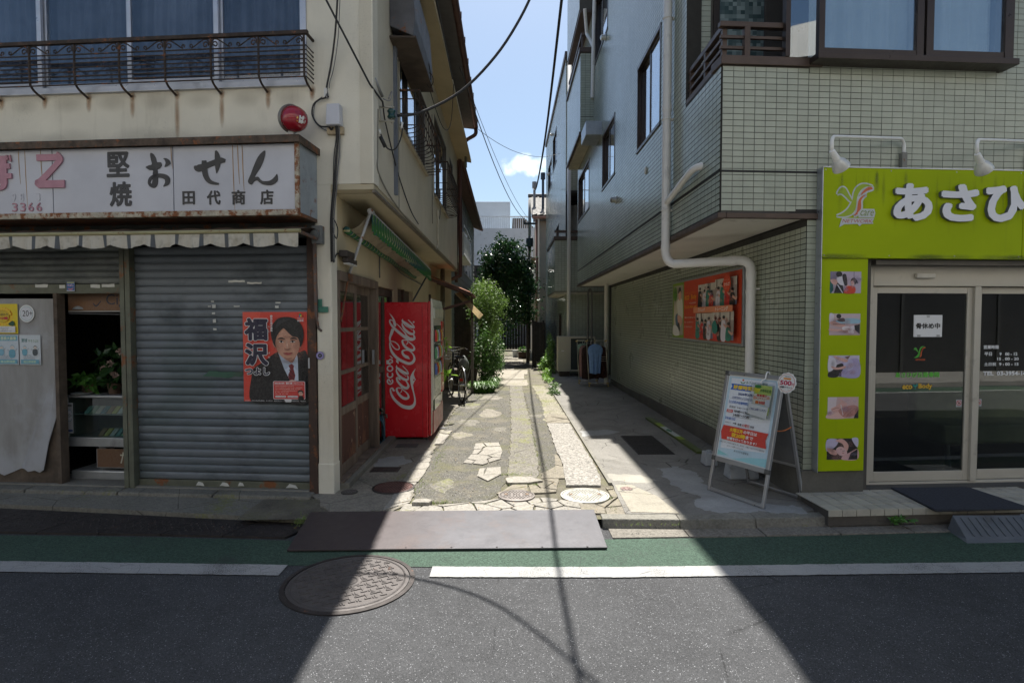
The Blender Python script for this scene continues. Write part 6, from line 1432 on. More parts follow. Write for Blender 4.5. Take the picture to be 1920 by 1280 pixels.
g = G(FB); g.box(.301, .889, .0, .012, 3.9, 5.5); g.obj('pane', mos, d_)
g = G(FB); g.box(.93, .95, -.06, -.03, 4.35, 4.5); g.obj('handle', alu, d_)
# bay window
bayf = M('bay_frame', (.05, .037, .032), .35, .5, var=.1)
by = -.13
g = G(FR); g.box(-.02, 1.78, by - .03, .02, 3.872, 3.925); bw_ = g.obj('bay_window', bayf, bld, bevel=.004)
g = G(FR)
for a, b in ((.0, .05), (.87, .93), (.955, 1.02), (1.67, 1.75)): g.box(a, b, by, by + .05, 3.926, 5.5)
g.box(.051, .869, by + .004, by + .046, 3.926, 3.975); g.box(1.021, 1.669, by + .006, by + .048, 3.926, 3.985); g.box(-.24, -.2, -.04, .02, 3.936, 5.5); g.obj('sash', bayf, bw_)
bg_ = glass('bay_glass', (.85, .9, .92), 3.5, .01)
g = G(FR); g.box(.05, .87, by + .02, by + .024, 3.97, 5.5); g.obj('pane', bg_, bw_); g = G(FR); g.box(1.02, 1.67, by + .02, by + .024, 3.98, 5.5); g.obj('pane', bg_, bw_)
g = G(FR); g.prism([(.0, by + .05, 3.93), (-.2, -.01, 3.93), (-.2, -.006, 3.93), (.004, by + .05, 3.93)], (0, 0, 1.6)); g.obj('pane', bg_, bw_)
g = G(FR)
def cf2(a, b): 
    x = .0 + 1.68 * a; x2 = x if x < .50 or x > 1.05 else None
    return (x, .03 + .025 * math.sin(x * 34) + .012 * math.sin(x * 77), 3.90 + 1.7 * b)
g.grid(120, 3, cf2); cn = M('curtain_blue', (.66, .70, .72), .9, var=.1, vs=3); g.obj('curtain', cn, bw_, smooth=True)
g = G(FR); g.box(-.2, 1.6, .40, .42, 3.8, 5.6); g.obj('shade', dark_in, bw_)  # dark sheet in place of the room's darkness behind the bay
# side windows
for (a, b, c, d), n_ in zip(sh, (2, 2, 2, 2)):
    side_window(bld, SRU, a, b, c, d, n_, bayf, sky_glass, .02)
# vents, small box, balcony at the far end
ventm = M('vent_steel', (.50, .50, .48), .35, .8, var=.1)
for Y_, z_ in ((9.66, 3.70), (10.8, 6.94)):
    g = G(SRU); u = 4.955 - Y_; g.lathe((u, -.008, z_), [(.07, .0), (.07, -.01), (.05, -.012), (.05, -.08), (.02, -.10)], 16, 'y'); g.obj('vent_hood', ventm, bld, smooth=True, autosm=40)
g = G(SRU); g.lathe((4.955 - 7.59, -.008, 3.65), [(.05, 0), (.05, -.008), (.045, -.01)], 16, 'y'); g.obj('round_plate', M('plate_pale', (.55, .56, .52), .5), bld)
g = G(); g.box(1.52, 1.86, 11.2, 11.9, 5.28, 5.55); g.obj('metal_hood', M('hood_grey', (.33, .36, .40), .4, .6), bld, bevel=.01)
g = G(); g.box(1.55, 1.865, 12.3, 15.0, 5.68, 7.36); bb = g.obj('balcony', grout, bld)
FBB = frame((1.55, 12.3, 0), (1, 0, 0), (0, 1, 0)); tiles(bb, FBB, .0, .31, 5.70, 7.34, [(0, 1, 6.01, 6.02)], tgreen)
SBB = frame((1.55, 12.3, 0), (0, -1, 0), (1, 0, 0)); tiles(bb, SBB, -2.7, 0, 5.70, 7.34, [], tgreen2, gap=.009, flat=True)
G().box(1.52, 1.88, 12.27, 15.02, 7.36, 7.46).obj('coping', brown, bb); G().box(1.52, 1.56, 12.27, 15.02, 5.63, 5.69).box(1.56, 1.87, 12.27, 12.31, 5.63, 5.69).obj('edge_trim', brown, bb); g = G(); g.tube([(1.6, 12.4, 7.46), (1.6, 12.4, 7.75)], .02, 6); g.tube([(1.6, 14.8, 7.46), (1.6, 14.8, 7.75)], .02, 6); g.box(1.57, 1.63, 12.35, 14.9, 7.74, 7.8); g.obj('rail', brown, bb)
g = G(); g.box(1.55, 1.865, 12.5, 15.0, 8.35, 9.9); bb2 = g.obj('balcony', grout, bld); SB2 = frame((1.55, 12.5, 0), (0, -1, 0), (1, 0, 0)); tiles(bb2, SB2, -2.5, 0, 8.37, 9.9, [], tgreen2)
g = G(); g.box(1.56, 1.87, 12.48, 15, 8.29, 8.349); g.obj('soffit', brown, bb2)
g = G(); g.box(1.58, 1.86, 12.32, 15, 5.60, 5.679); g.obj('soffit', M('soffit_beige', (.45, .42, .34), .8), bb)
# ---- white rain pipes
pvc = M('pvc_grey', (.70, .69, .67), .35, var=.04, vs=3, dirt=.08)
def pipe(name, pts, r_, cuffs=(), parent=bld, n=16):
    g = G(); g.tube(pts, r_, n)
    o = g.obj(name, pvc, parent, smooth=True, autosm=45)
    for a, b in cuffs: g = G(); g.tube([a, b], r_ * 1.09, n); g.obj('coupling', pvc, o, smooth=True, autosm=45)
    return o
def bend(a, c, b, n=6):
    a, c, b = Vector(a), Vector(c), Vector(b); return [tuple(a * (1 - t) ** 2 + c * 2 * t * (1 - t) + b * t * t) for t in [k / n for k in range(n + 1)]]
pipe('rain_pipe', [(1.77, 6.40, 9.5), (1.77, 6.40, 2.48)] + bend((1.77, 6.4, 2.46), (1.77, 6.40, 2.33), (1.85, 6.35, 2.30)) + [(2.0, 6.26, 2.30), (2.4, 5.99, 2.30)] + bend((2.42, 5.98, 2.30), (2.53, 5.92, 2.30), (2.53, 5.92, 2.18)) + [(2.53, 5.92, .08)], .048,
     [((1.77, 6.4, 4.0), (1.77, 6.4, 4.06)), ((1.77, 6.4, 2.46), (1.77, 6.4, 2.52)), ((2.53, 5.92, 2.1), (2.53, 5.92, 2.18)), ((2.40, 5.99, 2.30), (2.34, 6.03, 2.30)), ((2.53, 5.92, 1.95), (2.53, 5.92, 1.99))])
pipe('branch_pipe', [(1.77, 6.38, 2.98), (1.77, 5.75, 3.08)] + bend((1.77, 5.6, 3.10), (1.77, 5.45, 3.13), (1.86, 5.40, 3.13)), .033)
g = G()
for z in (5.0, 3.9, 2.9): g.box(1.77, 1.87, 6.38, 6.42, z - .01, z + .01); g.tube([(1.77 + .052 * math.cos(t * .3927), 6.40 + .052 * math.sin(t * .3927), z) for t in range(16)], .006, 5, True)
g.box(2.53, 2.62, 5.91, 5.93, 1.99, 2.01); g.obj('pipe_bracket', pvc, bld)
pipe('rain_pipe', [(2.45, 14.15, 2.57), (2.45, 14.15, .08)], .05)
pipe('rain_pipe', [(1.64, 12.35, 8.3), (1.72, 12.6, 7.9), (1.80, 12.2, 7.45)], .035)
pipe('upper_pipe', [(1.80, 11.9, 9.2), (1.80, 12.28, 6.4)], .04)
g = G(); g.tube([(2.1, 14.9, 2.4), (2.1, 14.9, 1.0)], .025, 8); g.tube([(2.2, 14.9, 2.4), (2.2, 14.9, 1.0)], .025, 8)
g.tube(cr([(2.1, 14.9, 2.4), (2.15, 14.9, 2.5), (2.2, 14.9, 2.4)], 4), .025, 8); g.obj('conduit', M('conduit_black', (.12, .12, .12), .5), bld)
# ---- shop front: cream frame with two glass leaves
ivory = M('frame_ivory', (.52, .49, .42), .4, .1, var=.05, vs=3, dirt=.1)
dy = .15
g = G(FR)
g.box(.60, .715, dy - .03, dy + .09, .16, 2.17); g.box(.716, 4, dy - .03, dy + .09, 1.985, 2.17); g.box(.716, 4, dy - .01, dy + .08, .10, .175); g.box(1.70, 1.76, dy - .028, dy + .06, .176, 1.984); g.box(3.9, 4.0, dy - .03, dy + .09, .16, 1.984)
sf = g.obj('shop_front', ivory, bld, bevel=.004)
sgl = glass('shop_glass', (.62, .66, .62), 1.6, .0, .25)
for k, (a, b) in enumerate(((.72, 1.70), (1.765, 2.85))):
    yy = dy + .0 + k * .03; g = G(FR)
    g.box(a, a + .055, yy, yy + .03, .18, 1.98); g.box(b - .05, b, yy, yy + .03, .18, 1.98); g.box(a + .056, b - .051, yy + .001, yy + .029, .18, .27); g.box(a + .056, b - .051, yy + .001, yy + .029, 1.92, 1.98)
    lf_ = g.obj('glass_door' if k == 0 else 'shop_window', ivory, sf, bevel=.003)
    g = G(FR); g.box(a + .05, b - .045, yy + .012, yy + .017, .265, 1.925); g.obj('pane', sgl, sf)
g = G(FR); g.box(1.10, 1.28, dy - .065, dy - .031, 2.055, 2.10); g.obj('door_sensor', M('sensor', (.55, .53, .47), .4), sf, bevel=.006)
g = G(FR); g.box(.63, 5, -.02, .14, 2.165, 2.205); g.obj('lintel_strip', M('lintel_grey', (.12, .11, .10), .6), sf)
# interior
g = G(FR); g.box(.3, 6, 3.6, 3.7, .1, 2.45); g.box(.3, 6, .26, 3.6, .10, .16); g.box(.28, .34, .26, 3.6, .16, 2.45); g.box(5.9, 6, .26, 3.6, .16, 2.45); g.obj('room', M('room_dark', (.22, .20, .17), .8, var=.3, vs=1), bld)
bench = thing('waiting_bench', 'pale upholstered bench just visible behind the shop glass', 'bench', FR @ Vector((2.3, .8, .16)))
g = G(FR); g.box(1.80, 3.2, .55, 1.0, .42, .62); g.box(1.85, 3.2, .98, 1.1, .5, .95); g.obj('seat', M('bench_pale', (.66, .68, .48), .6), bench, bevel=.03)
g = G(FR)
for u in (1.95, 3.0): g.tube([(u, .65, .16), (u, .68, .42)], .025, 8)
g.obj('leg', alu, bench)
# lettering on the glass
gy = dy + .010
def on_glass(nm, fn, cl):
    g = G(FR); fn(g); return g.obj(nm, M('vinyl_%s' % nm, cl, .45, var=.03), sf)
def ylogo(parent, nm, fr, u0, u1, z0, z1, y, cols, outline=None):
    # a Y shaped figure: left leaf, long green swoosh, orange swoosh. 0..1, y down
    W_, H_ = u1 - u0, z1 - z0; q = lambda x, y_: (u0 + (x - 220) / 820 * W_, z1 - (y_ - 165) / 760 * H_)
    leaf_ = [(225, 410), (235, 350), (290, 270), (350, 250), (410, 290), (470, 400), (550, 540), (545, 575), (490, 550), (400, 460), (330, 405), (270, 395)]
    green_ = [(220, 905), (330, 850), (450, 750), (530, 620), (570, 500), (590, 370), (650, 250), (740, 185), (840, 170), (950, 195), (1010, 225), (900, 225), (790, 270), (700, 380), (660, 500), (650, 640), (620, 770), (550, 860), (450, 905), (330, 920)]
    or1 = [(740, 435), (790, 340), (870, 260), (960, 230), (1010, 280), (900, 320), (820, 370)]; or2 = [(600, 895), (660, 800), (680, 640), (700, 540), (760, 460), (870, 410), (800, 470), (755, 560), (760, 680), (740, 790), (680, 860)]
    g = G(fr)
    if outline:
        g.col = lin(outline)
        for P, c_ in ((leaf_, 30), (green_, 30), (or1, 40), (or2, 40)):
            Pq = [q(*p) for p in P]; Pc = cr(Pq, 3, True); g.stroke([(a, b, c_ / 820 * W_ * 2.0) for a, b in Pc + Pc[:1]], y, smooth=False)
    for P, c_ in ((leaf_, cols[0]), (green_, cols[0]), (or1, cols[1]), (or2, cols[1])):
        g.col = lin(c_)
        if c_ is not None: g.shape(cr([q(*p) for p in P], 4, True), y)
    return g.obj(nm, PRINT, parent)
ylogo(sf, 'emblem', FR, 1.145, 1.265, 1.325, 1.435, gy, ((.25, .62, .15), (.85, .35, .12)))
def n1(g): g.text('NETWORK', 1.165, 1.262, 1.30, 1.318, gy, bold=.02, shear=.3)
on_glass('network_lettering', n1, (.65, .12, .04))
def n2(g): g.text('あさひが丘接骨院', .975, 1.405, 1.145, 1.195, gy, bold=.03)
on_glass('clinic_name', n2, (.10, .50, .04))
def n3(g): g.text('eco', 1.045, 1.14, 1.035, 1.075, gy, bold=.04); g.text('Body', 1.20, 1.335, 1.030, 1.088, gy, bold=.04)
on_glass('yellow_name', n3, (.62, .38, .03))
def n4(g): g.stroke([(1.17, 1.035, .006), (1.168, 1.06, .008)], gy); g.stroke([(1.168, 1.058, .012), (1.185, 1.075, .02), (1.195, 1.08, .004)], gy); g.stroke([(1.168, 1.058, .012), (1.155, 1.072, .018), (1.145, 1.078, .004)], gy)
on_glass('sprout_mark', n4, (.02, .25, .22))
gy2 = dy + .04
for args in (('営業時間', 1.86, 2.01, 1.405, 1.44, gy2, .03), ('平日', 1.87, 1.945, 1.34, 1.375, gy2, .03), ('9   00 - 12', 2.02, 2.20, 1.342, 1.372, gy2, .03), ('15 . 00 - 20', 2.0, 2.215, 1.297, 1.325, gy2, .03), ('土日祝', 1.87, 1.99, 1.245, 1.278, gy2, .03), ('9 : 00 - 15', 2.02, 2.215, 1.247, 1.275, gy2, .03), ('TEL  03-3954-1440', 1.862, 2.36, 1.155, 1.195, gy2, .04)):
    G(FR).text(*args).obj('opening_hours', M('vinyl_white', (.80, .82, .84), .45, var=.03), sf)
for k, (u, yv_) in enumerate(((1.575, gy), (1.80, gy2))):
    art(sf, 'no_smoking_mark', FR, u, u + .055, .865, .935, [('bg', (.7, .72, .74)), ('e', (.72, .10, .12), (.5, .45, .44, .36)), ('e', (.82, .8, .8), (.5, .45, .33, .27)), ('p', (.1, .1, .1), [(.3, .4), (.6, .3), (.7, .55), (.4, .62)]), ('s', (.72, .1, .12), [(.25, .25, .1), (.75, .65, .1)]), ('s', (.1, .1, .1), [(.1, .92, .04), (.9, .92, .04)])], yv_)
# paper notice
nt_ = thing('paper_notice', 'white paper notice with four black characters taped inside the glass door', 'notice', FR @ Vector((1.27, dy, 1.52)))
g = G(FR); g.box(1.137, 1.413, dy + .005, dy + .009, 1.52, 1.722); g.obj('sheet', M('paper_bright', (.78, .79, .80), .6, var=.03), nt_)
art(nt_, 'lettering', FR, 1.137, 1.413, 1.52, 1.722, [('t', (.05, .05, .05), '骨休め中', (.07, .36, .93, .63), .045), ('r', (.72, .72, .72), (.44, .02, .55, .12)), ('r', (.66, .66, .66), (.12, .90, .24, .99)), ('r', (.66, .66, .66), (.80, .9, .92, .99))], dy + .0045)
# ---- lime sign
sgn = thing('lime_sign', 'big lime green clinic fascia sign with raised white characters', 'sign', FR @ Vector((1.5, -.04, 2.21)))
lime = NT('lime_panel'); cc = lime.mix(lime.ramp(lime.noise(1.1, 5), .3, .7), (.32, .42, .003), (.39, .50, .005)); cc = lime.mix(lime.ramp(lime.noise(7, 6, .65, (2, 2, .12)), .58, .78, 0, .22), cc, (.17, .22, .03)); lime.set(cc, .55, 0, .12); lime = lime.m
for a, b in ((.09, 1.93), (1.934, 4.2)): g = G(FR); g.box(a + .001, b - .001, -.085, -.012, 2.212, 2.985); g.obj('panel', lime, sgn, bevel=.003)
g = G(FR); g.box(.082, .0885, -.088, -.008, .34, 2.99); g.box(.0885, 4.2, -.088, -.012, 2.986, 2.994); g.obj('edge', alu, sgn)
whp = M('letter_white', (.72, .74, .80), .35, var=.02); sidem = M('letter_side', (.12, .13, .15), .5)
for ch, u0, u1, z0, z1 in (('あ', .70, 1.06, 2.53, 2.855), ('さ', 1.135, 1.485, 2.53, 2.855), ('ひ', 1.545, 1.92, 2.53, 2.85), ('が', 1.97, 2.34, 2.53, 2.85)):
    g = G(FR); g.text(ch, u0, u1, z0, z1, -.0875, bold=.042, depth=.03); g.obj('letter', sidem, sgn); yl = -.0875 + g.lay - .031
    g = G(FR); g.text(ch, u0, u1, z0, z1, yl, bold=.042); g.obj('letter', whp, sgn)
ylogo(sgn, 'emblem', FR, .215, .545, 2.565, 2.85, -.0862, ((.61, .71, .04), (.82, .40, .22)), (.80, .82, .82))
g = G(FR); g.col = lin((.78, .80, .80)); g.lay = -.004
g.shape([(.41, 2.56), (.55, 2.56), (.56, 2.60), (.55, 2.635), (.43, 2.635), (.40, 2.60)], -.0865)
g.shape([(.235, 2.475), (.28, 2.50), (.40, 2.505), (.42, 2.485), (.44, 2.505), (.545, 2.508), (.535, 2.525), (.55, 2.555), (.26, 2.555), (.245, 2.51)], -.0865)
g.col = lin((.42, .52, .08)); g.text('care', .425, .545, 2.575, 2.62, -.0865, shear=.25)
g.col = lin((.72, .28, .20)); g.text('NETWORK', .262, .535, 2.515, 2.545, -.0865, shear=.2); g.obj('emblem_lettering', PRINT, sgn)
g = G(FR); r_ = random.Random(5)
for k in range(26): g.col = lin((.25, .30, .08)); L_ = r_.uniform(.06, .3); g.soft(r_.uniform(.12, 2.2), 2.975 - L_, r_.uniform(.008, .03), L_, r_.uniform(.12, .35), -.0852)
for k in range(12): g.col = lin((.22, .26, .08)); g.soft(r_.uniform(.1, 2.2), 2.225, .15, .03, .3, -.0852)
g.obj('grime', PRINT, sgn, kind='stuff')
for u in (.11, .7, 1.3, 1.9):
    for z in (2.235, 2.965): G(FR).lathe((u, -.0855, z), [(.006, 0), (.004, -.003)], 8, 'y').obj('screw', alu, sgn)
# vertical panel with five pictures
vp = thing('picture_signboard', 'narrow vertical lime green panel with five treatment photos', 'sign', FR @ Vector((.3, -.04, .34)))
g = G(FR); g.box(.09, .52, -.07, -.042, .347, 2.208); g.obj('panel', lime, vp, bevel=.003)
SKN = (.90, .70, .66); SK3 = (.78, .54, .50); LIL = (.72, .68, .85); DK = (.07, .06, .09)
pics = [
 [('bg', (.78, .72, .80)), ('p', (.55, .5, .6), [(0, 0), (.25, 0), (.2, .5), (0, .5)]), ('r', (.6, .55, .62), (.75, .0, .78, 1)), ('c', (.06, .40, .38), [(0, .45), (.08, .55), (.1, .85), (0, 1)]), ('c', SKN, [(.0, .4), (.15, .35), (.35, .5), (.3, .6), (.1, .6)]), ('p', DK, [(.12, 1), (.22, .52), (.40, .6), (.45, 1)]), ('c', SKN, [(.42, .55), (.6, .62), (.66, .78), (.5, .7)]), ('e', DK, (.28, .13, .1, .14)), ('c', (.9, .88, .92), [(.2, .3), (.45, .25), (.5, .6), (.3, .6)]), ('c', (.12, .1, .16), [(.38, .18), (.5, .14), (.55, .6), (.45, .62)]), ('c', (.85, .25, .12), [(.45, 1), (.5, .72), (.66, .66), (.8, .72), (.78, 1)]), ('e', DK, (.75, .45, .1, .17)), ('c', SKN, [(.66, .45), (.74, .45), (.76, .62), (.69, .66)]), ('s', DK, [(.84, .4, .05), (.87, .55, .03)]), ('s', (.85, .85, .9), [(.22, .6, .03), (.4, 1, .03)])],
 [('bg', (.80, .70, .72)), ('r', (.84, .76, .78), (0, 0, 1, .3)), ('c', (.62, .78, .86), [(.2, .35), (.5, .22), (.95, .25), (.95, .45), (.4, .46)]), ('e', DK, (.30, .12, .08, .11)), ('c', (.28, .25, .28), [(.25, .28), (.45, .2), (.5, .35), (.35, .38)]), ('c', (.90, .86, .9), [(0, .0), (.14, .05), (.1, .4), (0, .45)]), ('c', SKN, [(.0, .45), (.1, .35), (.4, .48), (.52, .55), (.45, .62), (.2, .58)]), ('c', SKN, [(0, .7), (.2, .72), (.42, .75), (.5, .83), (.3, .82), (0, .8)]), ('c', (.95, .92, .94), [(.42, .62), (.62, .6), (.65, .75), (.45, .78)]), ('c', (.88, .86, .9), [(.6, .68), (.8, .55), (.85, .72), (.65, .76)]), ('p', DK, [(.8, .55), (.98, .48), (.98, .95), (.82, .75)]), ('r', (.35, .3, .34), (.1, .48, .5, .51)), ('c', (.9, .88, .92), [(.6, .8), (.75, .75), (.78, .92), (.62, .9)])],
 [('bg', (.84, .80, .88)), ('c', LIL, [(.4, .35), (.7, .18), (.98, .2), (1.0, 1), (.42, 1), (.38, .7)]), ('c', (.80, .78, .92), [(.5, .3), (.75, .2), (.8, .6), (.5, .7)]), ('c', DK, [(.02, .75), (.25, .45), (.45, .38), (.48, .6), (.3, 1), (0, 1)]), ('c', (.9, .88, .93), [(0, .1), (.2, .15), (.25, .5), (0, .75)]), ('c', SKN, [(.15, .02), (.4, .1), (.62, .22), (.55, .32), (.3, .2)]), ('c', SKN, [(.08, .5), (.3, .56), (.55, .48), (.5, .62), (.2, .66)]), ('r', (.35, .3, .45), (.34, .82, .42, .98)), ('p', (.5, .36, .34), [(.5, .08), (.7, .0), (.62, .18)])],
 [('bg', (.85, .72, .72)), ('p', (.9, .84, .86), [(0, 0), (.3, 0), (.25, .6), (0, .7)]), ('c', (.93, .76, .73), [(.0, .8), (.3, .62), (.7, .75), (.6, 1), (0, 1)]), ('c', SKN, [(.1, .55), (.3, .4), (.42, .2), (.32, .08), (.40, .1), (.62, .3), (.5, .6), (.25, .72)]), ('c', SK3, [(.35, .62), (.6, .45), (.85, .38), (1, .5), (.95, .8), (.65, .95), (.48, .9)]), ('s', (.55, .34, .32), [(.5, .9, .01), (.68, .6, .012), (.8, .5, .008)]), ('s', (.55, .34, .32), [(.6, .95, .01), (.78, .65, .012), (.9, .55, .008)]), ('s', (.92, .88, .9), [(.42, .35, .03), (.5, .85, .02)]), ('p', DK, [(.88, .85), (1, .6), (1, 1), (.85, 1)]), ('s', (.5, .3, .3), [(.12, .6, .01), (.3, .5, .012), (.38, .52, .006)])],
 [('bg', (.10, .07, .08)), ('c', (.80, .76, .88), [(0, .05), (.35, .05), (.3, .35), (0, .6)]), ('c', SKN, [(.28, .1), (.5, .02), (.7, .3), (.66, .6), (.58, .5), (.5, .25)]), ('c', SKN, [(.0, .45), (.2, .5), (.36, .62), (.3, .78), (.1, .7)]), ('c', (.90, .74, .74), [(.3, .5), (.45, .38), (.6, .5), (.66, .7), (.55, .82), (.4, .78)]), ('c', (.88, .70, .70), [(.55, .78), (.7, .7), (1, .5), (1, 1), (.5, 1)]), ('p', (.07, .05, .06), [(.78, .7), (1, .5), (1, 1), (.7, 1)]), ('s', DK, [(.42, .52, .012), (.48, .5, .012)]), ('s', DK, [(.53, .6, .012), (.58, .57, .012)]), ('s', (.7, .3, .35), [(.5, .7, .02), (.56, .68, .02)]), ('s', (.65, .45, .42), [(.49, .56, .008), (.52, .64, .01)]), ('c', (.82, .80, .9), [(.8, 0), (1, 0), (1, .4), (.9, .3)])]]
for k, it in enumerate(pics):
    r_ = random.Random(k); n0 = len(it)
    it = it + [('g', r_.choice([(.1, .08, .1), (.95, .88, .92), (.6, .42, .42), (.85, .62, .58), (.7, .66, .8)]), (r_.uniform(.05, .95), r_.uniform(.1, .9), r_.uniform(.06, .22), r_.uniform(.08, .25)), r_.uniform(.12, .35)) for _ in range(10)]
    z1 = 2.096 - .365 * k; art(vp, 'treatment_photo', FR, .178, .459, z1 - .187, z1, [(t[0], tuple(max(0, x * .95) for x in t[1]), *t[2:]) for t in it], -.0708)
# ---- banner on the alley wall
bn = thing('wall_banner', 'orange and green framed advertising banner on the tiled alley wall', 'banner', (2.6, 7.5, 1.4))
b0, b1 = 5 - 8.9, 5 - 6.22
g = G(SRL); g.box(b0 - .0, b1, -.045, -.012, 1.385, 2.262); g.obj('frame', alu, bn, bevel=.004)
ORG = (.80, .24, .05); GRN = (.50, .62, .12); YE = (.95, .62, .08); SKN = (.86, .64, .55)
def q(x, y): # top/bottom slanted in the photo: x over the banner width, y over its height at that x
    return x, y
it = [('bg', ORG), ('r', GRN, (0, 0, .215, 1)), ('r', (.66, .63, .55), (.02, .05, .20, .95)), ('c', (.80, .76, .66), [(.03, .5), (.1, .3), (.18, .35), (.19, .7), (.1, .9), (.03, .9)]),
      ('c', (.88, .86, .80), [(.09, .36), (.15, .28), (.19, .36), (.195, .64), (.12, .62)]), ('c', SKN, [(.115, .18), (.15, .14), (.165, .26), (.14, .33), (.12, .28)]), ('c', (.08, .06, .06), [(.11, .2), (.12, .1), (.155, .09), (.168, .2), (.15, .15)]), ('c', (.30, .42, .52), [(.06, .62), (.1, .56), (.12, .75), (.08, .8)]), ('c', SKN, [(.1, .6), (.17, .62), (.19, .72), (.13, .78)]), ('c', (.1, .08, .09), [(.09, .8), (.13, .72), (.15, .86), (.1, .9)]), ('c', (.9, .88, .86), [(.02, .78), (.1, .8), (.14, .95), (.02, .95)]),
      ('e', (.35, .58, .10), (.055, .2, .033, .13)), ('t', (.1, .2, .05), 'お気軽に', (.032, .14, .08, .19), .02), ('t', (.1, .2, .05), 'どうぞ', (.035, .22, .078, .27), .02),
      ('t', YE, 'コンディショニングルーム', (.24, .2, .42, .225), .01), ('t', YE, 'eco', (.235, .25, .31, .33), .02), ('t', YE, 'Body', (.345, .24, .43, .35), .02), ('c', (.2, .5, .12), [(.315, .26), (.325, .29), (.338, .25), (.328, .31)]), ('t', (.9, .85, .8), 'あさひが丘接骨院', (.32, .375, .42, .40), .01), ('t', YE, 'TEL 03-3954-1440', (.235, .43, .435, .48), .02),
      ('t', (.9, .82, .75), '運動したけど続かなかった', (.24, .62, .42, .65), .02), ('t', (.9, .82, .75), '楽しくカラダデザイン', (.24, .70, .39, .73), .02), ('t', (.9, .82, .75), 'してみませんか？', (.24, .78, .37, .81), .02)]
def scene_(x0, y0, x1, y1, sd):
    r__ = random.Random(sd); o = [('r', (.66, .60, .56), (x0, y0, x1, y1)), ('r', (.80, .76, .70), (x0, y0, x1, y0 + (y1 - y0) * .3)), ('r', (.45, .46, .54), (x0, y0 + (y1 - y0) * .8, x1, y1))]
    W_, H_ = x1 - x0, y1 - y0
    for k in range(4): a = x0 + W_ * r__.uniform(.02, .9); o.append(('r', (.25, .2, .2) if k % 2 else (.88, .85, .82), (a, y0, a + W_ * .04, y0 + H_ * r__.uniform(.3, .6))))
    for k in range(4):
        a = x0 + W_ * (.16 + .22 * k) + r__.uniform(-.01, .01); hb = y0 + H_ * r__.uniform(.12, .4); cl = [(.82, .15, .12), (.06, .05, .07), (.85, .82, .85), (.10, .5, .42)][(k + sd) % 4]
        o.append(('c', cl, [(a - W_ * .12, y1), (a - W_ * .1, hb + H_ * .25), (a, hb + H_ * .14), (a + W_ * .09, hb + H_ * .25), (a + W_ * .1, y1)]))
        o.append(('s', SKN, [(a, hb + H_ * .3, .01), (a + W_ * .15, hb + H_ * .4, .012), (a + W_ * .2, hb + H_ * .33, .008)])); o.append(('e', SKN, (a, hb + H_ * .08, W_ * .055, H_ * .075))); o.append(('e', (.06, .04, .04), (a + W_ * .01, hb + H_ * .05, W_ * .06, H_ * .06)))
    for k in range(16): o.append(('g', r__.choice([(.08, .06, .08), (.92, .88, .85), (.75, .2, .14), (.85, .62, .54), (.5, .5, .56)]), (r__.uniform(x0 + .03, x1 - .03), r__.uniform(y0 + .06, y1 - .06), r__.uniform(.01, .03), r__.uniform(.02, .06)), r__.uniform(.3, .6)))
    return [t for t in o]
def clampit(L, x0, y0, x1, y1):
    out = []
    for t in L:
        if t[0] in ('c', 'p'): out.append((t[0], t[1], [(min(x1, max(x0, a)), min(y1, max(y0, b))) for a, b in t[2]]))
        else: out.append(t)
    return out
for x0, y0, x1, y1, sd in ((.46, .11, .70, .475, 1), (.715, .08, .97, .465, 2), (.46, .57, .70, .96, 3), (.715, .56, .97, .96, 4)): it += clampit(scene_(x0, y0, x1, y1, sd), x0, y0, x1, y1)
it += [('r', (.90, .55, .38), (.46, .475, .97, .565)), ('t', (.95, .92, .9), 'ストレッチ', (.53, .49, .63, .55), .03), ('t', (.95, .92, .9), 'トレーニング', (.77, .485, .92, .55), .03), ('c', (.10, .48, .42), [(.73, .75), (.77, .68), (.80, .8), (.78, .88), (.74, .86)]),
       ('e', (.86, .26, .06), (.905, .17, .045, .12)), ('t', (.9, .7, .6), 'アクティブに', (.875, .11, .935, .135), .01), ('t', (.95, .93, .9), 'からだ', (.875, .155, .938, .205), .02), ('t', (.9, .7, .6), 'サポート', (.88, .225, .93, .25), .01)]
art(bn, 'printed_face', SRL, b0 + .03, b1 - .03, 1.415, 2.235, [(t[0], t[1], *t[2:]) for t in it], -.046)
